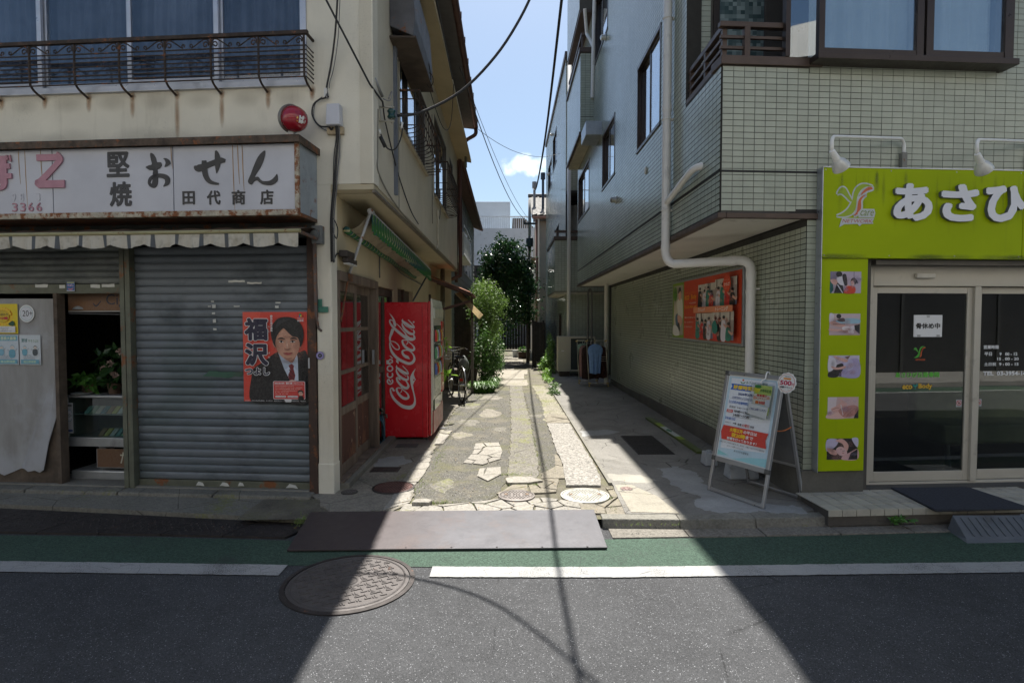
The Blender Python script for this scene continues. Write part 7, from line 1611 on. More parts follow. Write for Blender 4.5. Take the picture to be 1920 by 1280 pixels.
# ---- wall lamps above the sign
lampw = M('lamp_white', (.80, .80, .78), .4, var=.08, vs=10, dirt=.15)
def sign_lamp(label):
    t = thing('sign_lamp', label, 'lamp', FR @ Vector((.85, -.02, 3.05)), 'sign lamps above the lime sign')
    g = G(FR); g.tube([(.85, -.035, 3.06)] + bend((.85, -.035, 3.18), (.85, -.03, 3.25), (.78, -.08, 3.245)) + [(-.06, -.485, 3.115)] + bend((-.09, -.50, 3.11), (-.12, -.515, 3.10), (-.12, -.515, 3.05)) + [(-.115, -.515, 2.99)], .014, 8); g.obj('arm', lampw, t, smooth=True)
    g = G(FR); g.box(.825, .875, -.05, -.008, 2.99, 3.14); g.obj('bracket', M('bracket_grey', (.22, .22, .20), .6, .3, rust=.25, rs=20), t, bevel=.006)
    g = G(FR); g.tube(cr([(.86, -.04, 3.0), (.88, -.05, 2.97), (.93, -.04, 2.985), (.96, -.03, 3.0)], 5), .005, 6); g.obj('wire', blackc, t)
    d = Vector((.12, .06, -.11)).normalized(); o = Vector((-.115, -.515, 2.99)); q_ = d.to_track_quat('Z', 'Y').to_matrix().to_4x4()
    g = G(FR @ Matrix.Translation(o) @ q_); g.lathe((0, 0, 0), [(.018, -.01), (.022, .0), (.026, .06), (.03, .085)], 14); g.obj('socket', lampw, t, smooth=True, autosm=40)
    g = G(FR @ Matrix.Translation(o) @ q_)
    g.lathe((0, 0, 0), [(.032, .086), (.05, .11), (.064, .155), (.066, .172), (.056, .176)], 24)
    for k in range(16):
        a = k * math.pi / 8; g.hexa([(math.cos(a) * .045 + math.cos(a + 1.57) * s1 * .0015, math.sin(a) * .045 + math.sin(a + 1.57) * s1 * .0015, .10) if h == 0 else (math.cos(a) * .062 + math.cos(a + 1.57) * s1 * .0015, math.sin(a) * .062 + math.sin(a + 1.57) * s1 * .0015, .155) for h in (0, 1) for s1 in (-1, 1, 1, -1)]) if False else None
        g.tube([(math.cos(a) * .04, math.sin(a) * .04, .10), (math.cos(a) * .058, math.sin(a) * .058, .155)], .0035, 4)
    g.obj('lamp_head', M('lamp_cast', (.66, .66, .63), .45, .3, dirt=.1), t, smooth=True, autosm=35)
    return t
l1 = sign_lamp('white spotlight arm lamp over the winged emblem end of the lime sign')
dup(l1, (1.2, .072, 0), 'white spotlight arm lamp above the second white character of the lime sign')
for o in bpy.data.objects:
    pass
# ---- tiled entrance step: each tile a piece
stp = concrete('step_mortar', (.10, .09, .08), .5)
g = G(); g.prism([(2.575, 4.50, .02), (8.5, 4.86, .02), (8.5, 5.5, .02), (2.6, 5.1, .02)], (0, 0, .124)); stepo = struct(g, 'entrance_step', stp)
tw = M('step_tile', (.44, .42, .36), .45, var=.10, vs=8, dirt=.3, obj=.12, bump=.1)
FS = frame((2.572, 4.497, .144), (1, .06, 0), (-.06, 1, 0))
me = None
g0 = G(); g0.hexa([(0, 0, 0), (.112, 0, 0), (.112, .112, 0), (0, .112, 0), (.002, .002, .008), (.110, .002, .008), (.110, .110, .008), (.002, .110, .008)])
me = g0.mesh('tile', Vector((0, 0, 0))); me.materials.append(tw); rot = FS.to_3x3().to_euler()
g1 = G(); g1.box(0, .112, -.007, 0, -.052, -.001); me1 = g1.mesh('tile', Vector((0, 0, 0))); me1.materials.append(tw)
for i in range(18):
    for j in range(6):
        if i < 5 and j >= 4 : continue
        piece('tile', me, tw, stepo, FS @ Vector((.002 + i * .118, .002 + j * .118, 0)), rot)
    piece('tile', me1, tw, stepo, FS @ Vector((.002 + i * .118, 0, .007)), rot)
# door mat and ramp
mt = thing('door_mat', 'dark ribbed entrance mat in front of the glass door', 'mat', (3.8, 4.75, .153))
g = G(); g.hexa([(3.40, 4.44, .154), (4.22, 4.49, .154), (4.17, 5.10, .154), (3.46, 5.06, .154), (3.40, 4.44, .163), (4.22, 4.49, .163), (4.17, 5.10, .163), (3.46, 5.06, .163)]); g.obj('base', M('mat_rubber', (.02, .022, .028), .8), mt)
g = G()
for k in range(60):
    t = (k + .5) / 60; g.box(3.46 - .05 * (1 - t) + .0, 4.17 + .04 * (1 - t), 4.465 + t * .59, 4.465 + t * .59 + .005, .163, .169)
g.obj('rib', M('mat_rib', (.035, .042, .06), .7, var=.4, vs=60), mt)
rp_ = thing('kerb_ramp', 'grey rubber kerb ramp in front of the entrance step', 'ramp', (3.9, 4.4, .0))
rb = M('ramp_rubber', (.11, .12, .135), .65, var=.15, vs=5, dirt=.3, bump=.2)
for k, (a, b) in enumerate(((3.50, 4.10), (4.105, 4.70))):
    g = G(); y0, y1 = 4.20 + k * .03, 4.45 + k * .03; g.hexa([(a - (.06 if k == 0 else 0), y0 - .02, .004), (b, y0, .004), (b, y1, .004), (a, y1, .004), (a - (.02 if k == 0 else 0), y0 + .03, .018), (b, y0 + .02, .018), (b, y1, .125), (a + .04 * (k == 0), y1, .125)]); seg_ = g.obj('segment', rb, rp_, bevel=.004)
    g = G()
    for q_ in range(9): x = a + .05 + q_ * .06; g.hexa([(x, y0 + .05, .03), (x + .008, y0 + .05, .03), (x + .038, y1 - .03, .112), (x + .03, y1 - .03, .112), (x, y0 + .05, .037), (x + .008, y0 + .05, .037), (x + .038, y1 - .03, .119), (x + .03, y1 - .03, .119)])
    g.obj('tread', rb, seg_)
# ---- A-frame board
af = thing('a_frame_sign', 'silver A-frame notice board with clinic hours poster beside the tiled wall', 'signboard', (2.15, 5.1, .083))
xdir = Vector((.28, -.562, 0)).normalized(); nrm = Vector((-xdir.y * -1, xdir.x * -1, 0)); nrm = Vector((xdir.y, -xdir.x, 0)).normalized()   # towards the viewer-left
if nrm.x > 0: nrm = -nrm
up = (Vector((0, 0, 1)) - nrm * .21).normalized(); O = Vector((1.885, 5.29, .086))
FA = frame(O, xdir, up.cross(xdir) if (xdir.cross(up.cross(xdir))).z > 0 else xdir.cross(up))
silver = M('frame_silver', (.42, .42, .43), .35, .7, var=.06, vs=6)
Wd, Ht, Hb = .625, 1.13, .285
g = G(FA)
g.box(0, .028, -.012, .012, 0, Hb); g.box(Wd - .028, Wd, -.012, .012, 0, Hb); g.box(.028, Wd - .028, -.010, .010, .0, .03)
g.box(0, .035, -.02, .012, Hb, Ht); g.box(Wd - .035, Wd, -.02, .012, Hb, Ht); g.box(.035, Wd - .035, -.018, .010, Hb, Hb + .04); g.box(.035, Wd - .035, -.018, .010, Ht - .035, Ht)
g.obj('front_frame', silver, af, bevel=.004)
g = G(FA)
for u in (0, Wd - .04):
    for z in (Hb, Ht - .04): g.box(u - .002, u + .042, -.024, .014, z - .002, z + .042)
g.obj('corner_cap', M('cap_dark', (.10, .10, .10), .4, .4), af, bevel=.006)
g = G(FA); g.box(.03, Wd - .03, -.004, .004, Hb + .035, Ht - .03); g.obj('poster_sheet', M('paper_white', (.74, .74, .73), .6), af)
BL = (.10, .38, .72); NV = (.12, .22, .48); BK = (.12, .12, .14); RD = (.80, .22, .16); YL = (.95, .80, .10)
it = [('bg', (.74, .84, .90)), ('p', (.88, .90, .93), [(.05, .02), (.95, .02), (.95, .84), (.05, .9)]), ('p', (.55, .80, .82), [(.0, .93), (.25, .97), (.0, .99)]), ('p', (.60, .82, .86), [(.3, 1), (.7, .93), (1, .90), (1, 1)]), ('e', (.85, .4, .15), (.30, .035, .02, .012)), ('c', (.1, .5, .35), [(.25, .05), (.30, .07), (.35, .05), (.33, .075), (.27, .075)]), ('t', (.1, .4, .3), 'あさひが丘接骨院', (.37, .04, .8, .075), .01),
      ('p', BL, [(.06, .09), (.5, .09), (.5, .165), (.06, .165), (.09, .127)]), ('t', YL, '診療時間変更', (.12, .1, .72, .155), .04), ('t', NV, '2026年3月1日より', (.24, .19, .75, .225), .03), ('t', NV, '診療時間および休診日が変わります', (.13, .245, .8, .27), .01), ('s', NV, [(.1, .275, .003), (.9, .275, .003)]),
      ('t', BL, '【土日祝の診療時間】', (.08, .30, .48, .335), .02), ('t', BK, '変更前  9:00～15:00', (.1, .365, .5, .39), .01), ('p', RD, [(.06, .415), (.19, .415), (.19, .45), (.06, .45)]), ('t', (.9, .9, .9), '変更後', (.08, .42, .17, .445), .02), ('t', BK, '10:00～13:00', (.22, .41, .55, .44), .03), ('t', BK, '14:00～17:00', (.22, .455, .55, .485), .03), ('s', BK, [(.2, .492, .004), (.6, .492, .004)]),
      ('t', BL, '【休診日】', (.06, .505, .27, .54), .02), ('t', BK, '休診なし', (.07, .565, .2, .585), .01), ('s', BK, [(.24, .573, .012), (.29, .573, .012)]), ('p', BK, [(.285, .56), (.32, .573), (.285, .587)]), ('t', BK, '毎週', (.34, .562, .42, .592), .02), ('t', RD, '火曜日', (.43, .558, .58, .595), .02), ('t', BK, '休診', (.6, .562, .68, .592), .02),
      ('p', RD, [(.05, .615), (.97, .615), (.93, .70), (.97, .79), (.05, .79), (.02, .70)]), ('t', YL, '火曜以外', (.2, .63, .48, .68), .04), ('t', (.92, .92, .92), 'の平日は', (.49, .635, .76, .675), .03), ('t', YL, '夜20時', (.25, .685, .54, .74), .04), ('t', (.92, .92, .92), 'まで', (.55, .69, .7, .73), .03), ('t', (.92, .92, .92), '診療を行っております！', (.17, .745, .78, .78), .03),
      ('t', BK, '変更によりご不便をお掛けいたしますが、今後ともあさひが丘接骨院を', (.03, .81, .95, .83), .0), ('t', BK, 'よろしくお願いいたします。', (.2, .845, .55, .865), .0), ('t', BK, 'あさひが丘接骨院', (.36, .885, .66, .91), .01)]
art(af, 'printed_poster', FA, .045, Wd - .045, Hb + .05, Ht - .045, it, -.0045)
# rear frame
rn = -nrm; O2 = O + rn * .52 ; up2 = (Vector((0, 0, 1)) + nrm * .24).normalized()
FA2 = Matrix(FA); 
y2 = up2.cross(xdir); y2 = y2 if xdir.cross(y2).z > 0 else -y2
FA2 = frame(O2, xdir, y2)
g = G(FA2); g.box(.01, .036, -.012, .012, 0, 1.11); g.box(Wd - .036, Wd - .01, -.012, .012, 0, 1.11); g.box(.036, Wd - .036, -.01, .01, 0, .025); g.box(.036, Wd - .036, -.01, .01, .30, .325); g.obj('rear_frame', silver, af, bevel=.003)
g = G(FA2); g.box(.036, Wd - .036, -.004, .004, .325, 1.10); g.obj('rear_board', M('rear_board', (.14, .145, .15), .7), af)
g = G(); a = FA @ Vector((Wd - .02, .012, .66)); b = FA2 @ Vector((Wd - .02, -.01, .68)); g.tube(cr([a, (a + b) / 2 - Vector((0, 0, .015)), b], 4), .005, 5); g.obj('strap', M('strap_orange', (.45, .13, .03), .7), af)
# leaflet pocket and round price card
lp = thing('leaflet_pocket', 'clear leaflet pocket with flyers hooked over the A-frame board', 'leaflet holder', FA @ Vector((.45, -.05, .76)))
g = G(FA); g.box(.335, .565, -.056, -.03, .735, 1.04); g.obj('pocket', glass('pocket_plastic', (.92, .94, .95), 1.5, .1), lp)
art(lp, 'flyer', FA, .37, .55, .775, 1.03, [('bg', (.72, .80, .40)), ('r', (.85, .84, .78), (0, .32, 1, .75)), ('e', (.85, .8, .15), (.18, .16, .16, .12)), ('e', (.15, .5, .2), (.2, .06, .2, .06)), ('t', (.15, .4, .15), '30周年記念', (.35, .12, .98, .24), .02), ('t', RD, '骨盤矯正', (.2, .31, .8, .40), .03), ('t', RD, 'メンテナンス', (.15, .42, .85, .50), .03), ('t', RD, '500円', (.38, .54, .85, .66), .04), ('r', (.85, .45, .15), (.18, .55, .36, .65)), ('e', SKN, (.1, .45, .08, .06)), ('e', SKN, (.88, .42, .08, .06)), ('c', (.8, .82, .85), [(.75, .5), (.98, .48), (1, .7), (.8, .68)]), ('r', (.7, .78, .8), (.05, .68, .75, .8)), ('t', (.1, .4, .3), '定期体験会', (.2, .75, .7, .81), .02)], -.040)
g = G(FA); g.prism([(.345, -.050, .765), (.54, -.050, .745), (.545, -.050, .84), (.35, -.050, .86)], (0, .006, 0)); g.obj('leaflet', M('paper_white', (.74, .74, .73), .6), lp)
art(lp, 'leaflet_print', FA, .35, .54, .77, .86, [('t', (.1, .15, .5), 'ご自由にお取りください', (.03, .4, .97, .65), .02)], -.0506)
g = G(FA); g.tube(cr([(.44, -.055, 1.04), (.44, -.05, 1.07), (.46, -.035, 1.09), (.46, -.03, 1.14), (.455, 0, 1.155), (.455, .02, 1.14)], 4), .006, 7); g.obj('hook', M('hook_white', (.8, .8, .8), .3), lp, smooth=True)
rc = thing('price_card', 'round white 500 price card on the corner of the A-frame board', 'card', FA @ Vector((.66, -.03, 1.0)))
g = G(FA); cx, cz = .675, 1.075
g.shape([(cx + (.088 + .004 * math.cos(12 * t * .1309)) * math.cos(t * .1309), cz + (.088 + .004 * math.cos(12 * t * .1309)) * math.sin(t * .1309)) for t in range(48)], -.030, .003); g.obj('card', M('paper_white', (.74, .74, .73), .6), rc)
art(rc, 'print', FA, cx - .085, cx + .085, cz - .085, cz + .085, [('s', (.8, .5, .4), [(.5 + .44 * math.cos(t * .2618), .5 + .44 * math.sin(t * .2618), .02) for t in range(25)]), ('r', (.92, .65, .1), (.3, .25, .72, .33)), ('t', (.2, .2, .25), '期間限定', (.35, .15, .68, .21), .01), ('t', RD, '2/15まで', (.34, .255, .68, .325), .02), ('t', (.75, .15, .32), '500', (.13, .38, .78, .62), .03), ('t', (.75, .15, .32), '円', (.80, .5, .92, .62), .02), ('t', (.15, .15, .18), '体験イベント', (.17, .67, .85, .77), .03), ('t', (.3, .3, .3), '詳しくはスタッフまで', (.25, .82, .75, .86), 0)], -.0346)
# white weights behind
for k, (x0, x1, y, h_) in enumerate(((2.16, 2.30, 6.15, .14), (2.22, 2.52, 5.62, .15))):
    g = G(); g.hexa([(x0, y, .083), (x1, y, .083), (x1, y + .18, .083), (x0, y + .18, .083), (x0 + .015, y + .015, .083 + h_), (x1 - .015, y + .015, .083 + h_), (x1 - .015, y + .16, .083 + h_), (x0 + .015, y + .16, .083 + h_)])
    g.lathe(((x0 + x1) / 2, y + .09, .083 + h_ - .002), [(.03, 0), (.03, .02)], 12)
    tag(g.obj('plastic_weight', M('plastic_white', (.42, .44, .46), .45, dirt=.3), None, bevel=.03), ['small white plastic ballast tank behind the A-frame, the farther one', 'wide white plastic ballast tank right behind the A-frame'][k], 'weight', 'ballast tanks behind the A-frame')
g = G(); g.box(2.45, 2.6, 6.55, 6.75, .08, .22); tag(g.obj('concrete_block', concrete('plinth', (.15, .145, .13), .6), None, bevel=.01), 'small dark concrete block against the tiled wall', 'block')
# weed by the step
weedm = leafmat('leaf_weed', (.04, .11, .02), (.09, .22, .04))
g = G(); leafcloud(g, (3.15, 4.47, .08), (.10, .03, .02), 60, .05, 61, 1.2, lw=.5); o = g.obj('weed', weedm, None); tag(o, 'low green weed growing at the edge of the tiled step', 'weed')
# ================================================================ ALLEY OBJECTS
# outdoor unit
ou = thing('outdoor_unit', 'large beige outdoor heat pump unit behind the clothes rack', 'air conditioner', (1.9, 16.35, .1))
be = M('unit_beige', (.50, .46, .38), .5, var=.05, vs=3)
g = G(); g.box(1.43, 1.80, 16.2, 16.6, .22, 1.22); g.box(1.801, 2.5, 16.2, 16.6, 1.16, 1.22); g.box(1.801, 2.5, 16.2, 16.6, .22, .27); g.box(2.46, 2.5, 16.2, 16.6, .271, 1.159); g.obj('casing', be, ou, bevel=.006)
g = G(); g.box(1.801, 2.459, 16.24, 16.59, .271, 1.159); g.obj('grille', M('unit_dark', (.03, .045, .045), .7), ou)
g = G(); g.box(1.53, 1.61, 16.19, 16.2, .80, .82); g.obj('handle', M('letter_white', (.7, .7, .7), .4), ou)
g = G(); g.box(1.5, 1.75, 16.15, 16.6, .08, .218); g.box(2.2, 2.4, 16.15, 16.6, .08, .218); g.obj('foot', wood_d, ou)
# clothes rack
rk = thing('clothes_rack', 'chrome drying rack with yellow joints standing in the shaded yard', 'rack', (2.1, 13.95, .08))
chr_ = M('rack_chrome', (.55, .52, .44), .35, .6); yj = M('rack_yellow', (.50, .36, .12), .5)
for nm, P in (('front_frame', [(1.96, 13.65, .10), (1.90, 13.68, 1.19), (2.36, 13.68, 1.19), (2.42, 13.65, .10)]), ('rear_frame', [(1.80, 14.3, .10), (1.74, 14.27, 1.17), (2.20, 14.27, 1.17), (2.26, 14.3, .10)])):
    g = G(); g.tube(P, .011, 7); g.tube([(P[0][0], P[0][1], .16), (P[3][0], P[3][1], .16)], .009, 6); g.obj(nm, chr_, rk, smooth=True)
    g = G()
    for p in (P[1], P[2]): g.tube([Vector(p) + Vector((-.03, 0, -.02)), Vector(p) + Vector((.03, 0, .01))], .019, 7)
    for p in (P[0], P[3]): g.lathe((p[0], p[1], .083), [(.02, 0), (.022, .02), (.01, .035)], 8)
    g.tube([(P[0][0] - .02, P[0][1], .16), (P[0][0] + .04, P[0][1], .16)], .016, 6); g.tube([(P[3][0] - .04, P[3][1], .16), (P[3][0] + .02, P[3][1], .16)], .016, 6); g.obj('joint', yj, rk)
g = G()
for z in (.70, .75, .80): g.tube([(2.22, 13.66, z), (2.39, 13.66, z)], .006, 5)
g.tube([(1.90, 13.68, 1.19), (1.74, 14.27, 1.17)], .009, 6); g.tube([(2.36, 13.68, 1.19), (2.20, 14.27, 1.17)], .009, 6); g.obj('side_bar', chr_, rk)
def garment(label, cl, c, wsh, whem, top, bot, ang, sleeve=.0, seed=0):
    t = thing('hanging_garment', label, 'garment', (c[0], c[1], bot), 'garments drying on the rack'); ca, sa = math.cos(ang), math.sin(ang)
    m_ = M('cloth_%02d' % seed, cl, .9, var=.12, vs=12, bump=.4, bs=200)
    def fn(sd):
        def f(a, b):
            z = top + (bot - top) * b; w_ = wsh + (whem - wsh) * b
            if b < .12: w_ = wsh * (.35 + .65 * min(1, b / .12) ** .6); z = top - (top - bot) * b
            if sleeve and .1 < b < .38: w_ += sleeve * math.sin((b - .1) / .28 * math.pi)
            x = (a - .5) * w_; th = sd * (.035 * math.sqrt(max(0, 1 - (2 * a - 1) ** 2)) + .008) + .018 * math.sin(a * 17 + seed) * b + .01 * math.sin(a * 31 + seed * 2) * b
            return (c[0] + x * ca - th * sa, c[1] + x * sa + th * ca, z + .01 * math.sin(a * 9 + seed) * (b > .95))
        return f
    g = G(); g.grid(24, 16, fn(1)); g.grid(24, 16, fn(-1)); g.obj('cloth', m_, t, smooth=True)
    g = G(); g.tube(cr([(c[0] - .5 * wsh * .9 * ca, c[1] - .5 * wsh * .9 * sa, top - .07), (c[0], c[1], top + .0), (c[0] + .5 * wsh * .9 * ca, c[1] + .5 * wsh * .9 * sa, top - .07)], 5), .005, 5); g.tube(cr([(c[0], c[1], top), (c[0], c[1], top + .05), (c[0] + .02, c[1], top + .09), (c[0] + .035, c[1], top + .06)], 4), .004, 5); g.obj('hanger', M('hanger_pale', (.6, .6, .58), .4), t)
    return t
garment('sky blue sleeveless top hanging at the front of the rack', (.20, .34, .62), (2.10, 13.62, 0), .34, .26, 1.11, .40, .15, .05, 1)
garment('dark brown long garment hanging behind the sky blue top', (.035, .018, .014), (2.02, 13.85, 0), .42, .46, 1.10, .25, .35, 0, 2)
garment('dusty pink long garment at the left of the rack', (.34, .20, .17), (1.88, 13.98, 0), .34, .30, 1.06, .30, .6, 0, 3)
garment('pale mint top half hidden behind the dark clothes on the rack', (.30, .46, .36), (1.86, 14.12, 0), .36, .22, 1.10, .75, .6, 0, 4)
garment('maroon long garment hanging at the right of the rack', (.06, .022, .018), (2.27, 13.9, 0), .36, .34, 1.05, .27, .2, 0, 5)
# bicycle
bk = thing('bicycle', 'old black city bicycle with front basket parked in the lean-to', 'bicycle', (-1.12, 11.6, .08))
Hd = Vector((-.30, 1.0, 0)).normalized()      # heading away from the viewer
Rr = Vector((-.90, 11.12, .08)); rad = .33
def bp(d, z, s=0): return Rr + Hd * d + Vector((Hd.y, -Hd.x, 0)) * s + Vector((0, 0, z))
steelb = M('bike_frame', (.05, .05, .055), .3, .6); chrome = M('bike_chrome', (.6, .6, .6), .22, .9, var=.1); rub = M('bike_rubber', (.02, .02, .02), .8)
for nm, d in (('wheel', 0), ('wheel', 1.10)):
    ring = [bp(d + rad * math.cos(t * math.pi / 16), rad + rad * math.sin(t * math.pi / 16)) for t in range(32)]
    g = G(); g.tube(ring, .018, 7, True); wh = g.obj(nm, rub, bk, smooth=True)
    ring = [bp(d + (rad - .022) * math.cos(t * math.pi / 16), rad + (rad - .022) * math.sin(t * math.pi / 16)) for t in range(32)]
    g = G(); g.tube(ring, .010, 6, True); g.obj('rim', chrome, wh, smooth=True)
    g = G()
    for t in range(16): a = t * math.pi / 8; g.tube([bp(d, rad, .02 * (-1) ** t), bp(d + (rad - .02) * math.cos(a), rad + (rad - .02) * math.sin(a))], .0022, 4)
    g.tube([bp(d, rad, -.05), bp(d, rad, .05)], .018, 8); g.obj('spoke', chrome, wh)
    g = G(); a0 = 10 if d == 0 else 40; g.tube([bp(d + (rad + .03) * math.cos(R(a)), rad + (rad + .03) * math.sin(R(a))) for a in range(a0, 200 if d == 0 else 160, 12)], .018, 6); g.obj('mudguard', chrome, bk, smooth=True)
g = G(); bb_ = bp(.47, .29); st_ = bp(.30, .80); hd_ = bp(.92, .80)
g.tube([bb_, st_], .016, 8); g.tube([bb_, bp(.90, .62)], .018, 8); g.tube([bp(.36, .62), bp(.88, .74)], .014, 8); g.tube([bp(0, rad, .04), bb_], .010, 6); g.tube([bp(0, rad, -.04), bb_], .010, 6); g.tube([bp(0, rad, .04), bp(.34, .68)], .008, 6); g.tube([bp(0, rad, -.04), bp(.34, .68)], .008, 6)
g.tube([bp(.86, .92), bp(.93, .58)], .02, 8); g.tube([bp(.94, .58, .03), bp(1.10, rad, .04)], .010, 6); g.tube([bp(.94, .58, -.03), bp(1.10, rad, -.04)], .010, 6); g.obj('frame', steelb, bk, smooth=True)
g = G(); g.tube(cr([bp(.70, .98, -.27), bp(.80, 1.02, -.22), bp(.88, .98, -.08), bp(.87, .95, 0), bp(.88, .98, .08), bp(.80, 1.02, .22), bp(.70, .98, .27)], 5), .012, 7); g.obj('handlebar', chrome, bk, smooth=True)
g = G()
for s_ in (-1, 1): g.tube([bp(.70, .98, .27 * s_), bp(.62, .97, .28 * s_)], .016, 7)
g.obj('grip', rub, bk)
sd_ = G(); 
P = [(-.13, .0, .02), (-.12, .09, .025), (-.02, .07, .03), (.06, .03, .02), (.14, .018, .012), (.14, -.018, .012), (.06, -.03, .02), (-.02, -.07, .03), (-.12, -.09, .025)]
q0 = [bp(.27 + a, .86 + c, b) for a, b, c in P]; sd_.prism([p - Vector((0, 0, .05)) for p in q0], (0, 0, .055)); sd_.obj('saddle', rub, bk, bevel=.012, smooth=True)
g = G(); g.tube([bp(.30, .78), bp(.28, .86)], .012, 7); g.obj('seat_post', chrome, bk)
g = G()
for z in (.78, .84, .90, .96, 1.02): 
    w_ = .15 + (z - .78) * .25; g.tube([bp(1.02, z, -w_), bp(1.28, z, -w_), bp(1.28, z, w_), bp(1.02, z, w_)], .003, 4, True)
for k in range(8): s_ = -1 + k * 2 / 7; g.tube([bp(1.28, .78, .15 * s_), bp(1.29, 1.02, .21 * s_)], .0025, 4); g.tube([bp(1.02, .78, .15 * s_), bp(1.02, 1.02, .21 * s_)], .0025, 4)
g.obj('basket', chrome, bk)
g = G(); g.tube([bb_ - Vector((Hd.y, -Hd.x, 0)) * .07, bb_ + Vector((Hd.y, -Hd.x, 0)) * .07], .012, 7); g.tube([bp(.47, .29, .07), bp(.42, .13, .07)], .008, 6); g.tube([bp(.47, .29, -.07), bp(.52, .45, -.07)], .008, 6); g.bar(bp(.42, .13, .07), bp(.42, .13, .16), .07, .02); g.bar(bp(.52, .45, -.07), bp(.52, .45, -.16), .07, .02); g.obj('pedal', M('pedal_grey', (.3, .3, .28), .5), bk)
g = G(); g.tube([bp(.02, rad, -.06), bp(-.10, .01, -.10), bp(-.10, .01, .10), bp(.02, rad, .06)], .008, 6); g.obj('stand', chrome, bk)
g = G(); g.box(-.93, -.87, 10.98, 11.0, .50, .55); g.obj('reflector', M('reflector_red', (.5, .03, .02), .2), bk)
# lean-to shed
lt = thing('lean_to', 'dark timber lean-to with a corrugated copper coloured roof edge', 'shed', (-1.3, 12.6, .08))
g = G(); g.box(-1.62, -1.56, 11.55, 11.61, .08, 2.2); g.obj('post', wood_d, lt)
g = G(); g.box(-.815, -.755, 12.55, 12.62, .08, 1.72); g.obj('post', M('post_grey', (.13, .115, .10), .85, var=.4, vs=6, bump=.5, bs=60), lt, bevel=.004)
g = G(); g.box(-1.95, -1.9, 11.6, 15.5, .08, 2.4); g.box(-1.9, -1.0, 15.4, 15.5, .08, 2.4); g.obj('back_boards', wood_d, lt)
g = G()
for k in range(20): g.box(-1.9 + k * .045, -1.87 + k * .045, 15.37, 15.4, .1, 2.35)
g.obj('slat', wood_d, lt)
cop = M('roof_copper', (.42, .17, .09), .55, .2, var=.4, vs=5, dirt=.35); pol = M('roof_poly', (.45, .33, .16), .5, var=.3, vs=5, dirt=.2)
def corr(a, b, c, d, n, mat, nm, amp=.012, m=8):
    g = G(); A, B, C_, D = map(Vector, (a, b, c, d))
    g.grid(n * 6, m, lambda u, v: tuple(A.lerp(B, u).lerp(D.lerp(C_, u), v) + Vector((0, 0, amp * math.sin(u * n * 2 * math.pi))))); 
    g.grid(n * 6, m, lambda u, v: tuple(A.lerp(B, u).lerp(D.lerp(C_, u), v) + Vector((0, 0, amp * math.sin(u * n * 2 * math.pi) - .006)))); return g.obj(nm, mat, lt, smooth=True)
corr((-1.62, 11.6, 2.60), (-1.62, 12.9, 2.60), (-.80, 12.9, 2.27), (-.80, 11.9, 2.27), 14, cop, 'roof_sheet')
corr((-1.10, 11.9, 2.24), (-1.02, 12.25, 2.28), (-.53, 12.25, 1.80), (-.60, 11.95, 1.70), 4, pol, 'loose_sheet')
g = G(); g.bar((-1.6, 11.62, 2.52), (-.76, 11.92, 2.22), .05, .06); g.bar((-1.6, 12.9, 2.52), (-.76, 12.9, 2.22), .05, .06); g.bar((-.80, 11.85, 2.22), (-.80, 12.95, 2.22), .04, .06); g.bar((-1.65, 11.6, 1.80), (-.78, 11.95, 2.08), .04, .05); g.bar((-.79, 12.6, 1.7), (-.79, 12.6, 2.2), .05, .05); g.obj('rafter', M('rafter_brown', (.10, .05, .04), .8, var=.3), lt)
g = G(); g.tube([(-.76, 11.85, 2.22), (-.76, 12.95, 2.2)], .035, 8); g.obj('gutter', brownm, lt, smooth=True)
bag = G(); bag.lathe((-1.02, 13.2, .50), [(.08, 0), (.13, .1), (.11, .22), (.05, .32), (.02, .36)], 12); tag(bag.obj('bag', M('bag_pale', (.16, .17, .165), .6, bump=.8, bs=12), None, smooth=True), 'pale bag standing in the shade behind the bicycle', 'bag')
g = G(); g.box(-1.35, -.95, 13.0, 13.5, .08, .55); tag(g.obj('crate', wood_d, None, bevel=.01), 'dark wooden crate under the pale bag in the lean-to', 'crate')
# potted plant by the machine
g = G(); leafcloud(g, (-1.0, 9.0, 1.28), (.05, .06, .12), 14, .11, 5, .8, lw=.6); leafcloud(g, (-.98, 9.0, .82), (.08, .08, .16), 12, .16, 6, .8, lw=.65)
g.tube([(-1.1, 9.1, .1), (-1.04, 9.05, .6), (-1.0, 9.0, 1.0)], .006, 5); tag(g.obj('young_plant', leafmat('leaf_bright', (.14, .32, .03), (.30, .52, .07)), None), 'bright green big leafed plant beside the machine front', 'plant')
# ================================================================ FAR BUILDINGS
gh = thing('grey_house', 'grey clapboard house with a brown roof behind the cream shop', 'house', (-1.45, 14.0, 0))
SG = frame((-1.45, 14.0, 0), (0, 1, 0), (-1, 0, 0)); gsid = M('grey_siding', (.21, .215, .22), .7, var=.12, vs=3, dirt=.2)
g = wall(SG, .0, 10.5, .05, 5.6, [(4.9, 8.9, 3.25, 4.85), (.5, 1.5, 4.0, 4.9)], .12); gw_ = g.obj('wall', gsid, gh)
for k in range(34):
    z = .3 + k * .156
    if 3.1 < z < 4.9: segs = ((.0, .48), (1.52, 4.88), (8.92, 10.5)) if z > 3.9 else ((.0, 4.88), (8.92, 10.5))
    else: segs = ((.0, 10.5),)
    for a, b in segs: g = G(SG); g.hexa([(a, -.016, z), (b, -.016, z), (b, 0, z), (a, 0, z), (a, -.004, z + .15), (b, -.004, z + .15), (b, 0, z + .15), (a, 0, z + .15)]); g.obj('siding_board', gsid, gw_)
g = G(); g.box(-8, -1.58, 14, 14.12, .05, 5.6); g.box(-8, -1.58, 24.4, 24.5, .05, 5.6); g.box(-8.1, -8, 14, 24.5, .05, 5.6); g.obj('end_wall', gsid, gh)
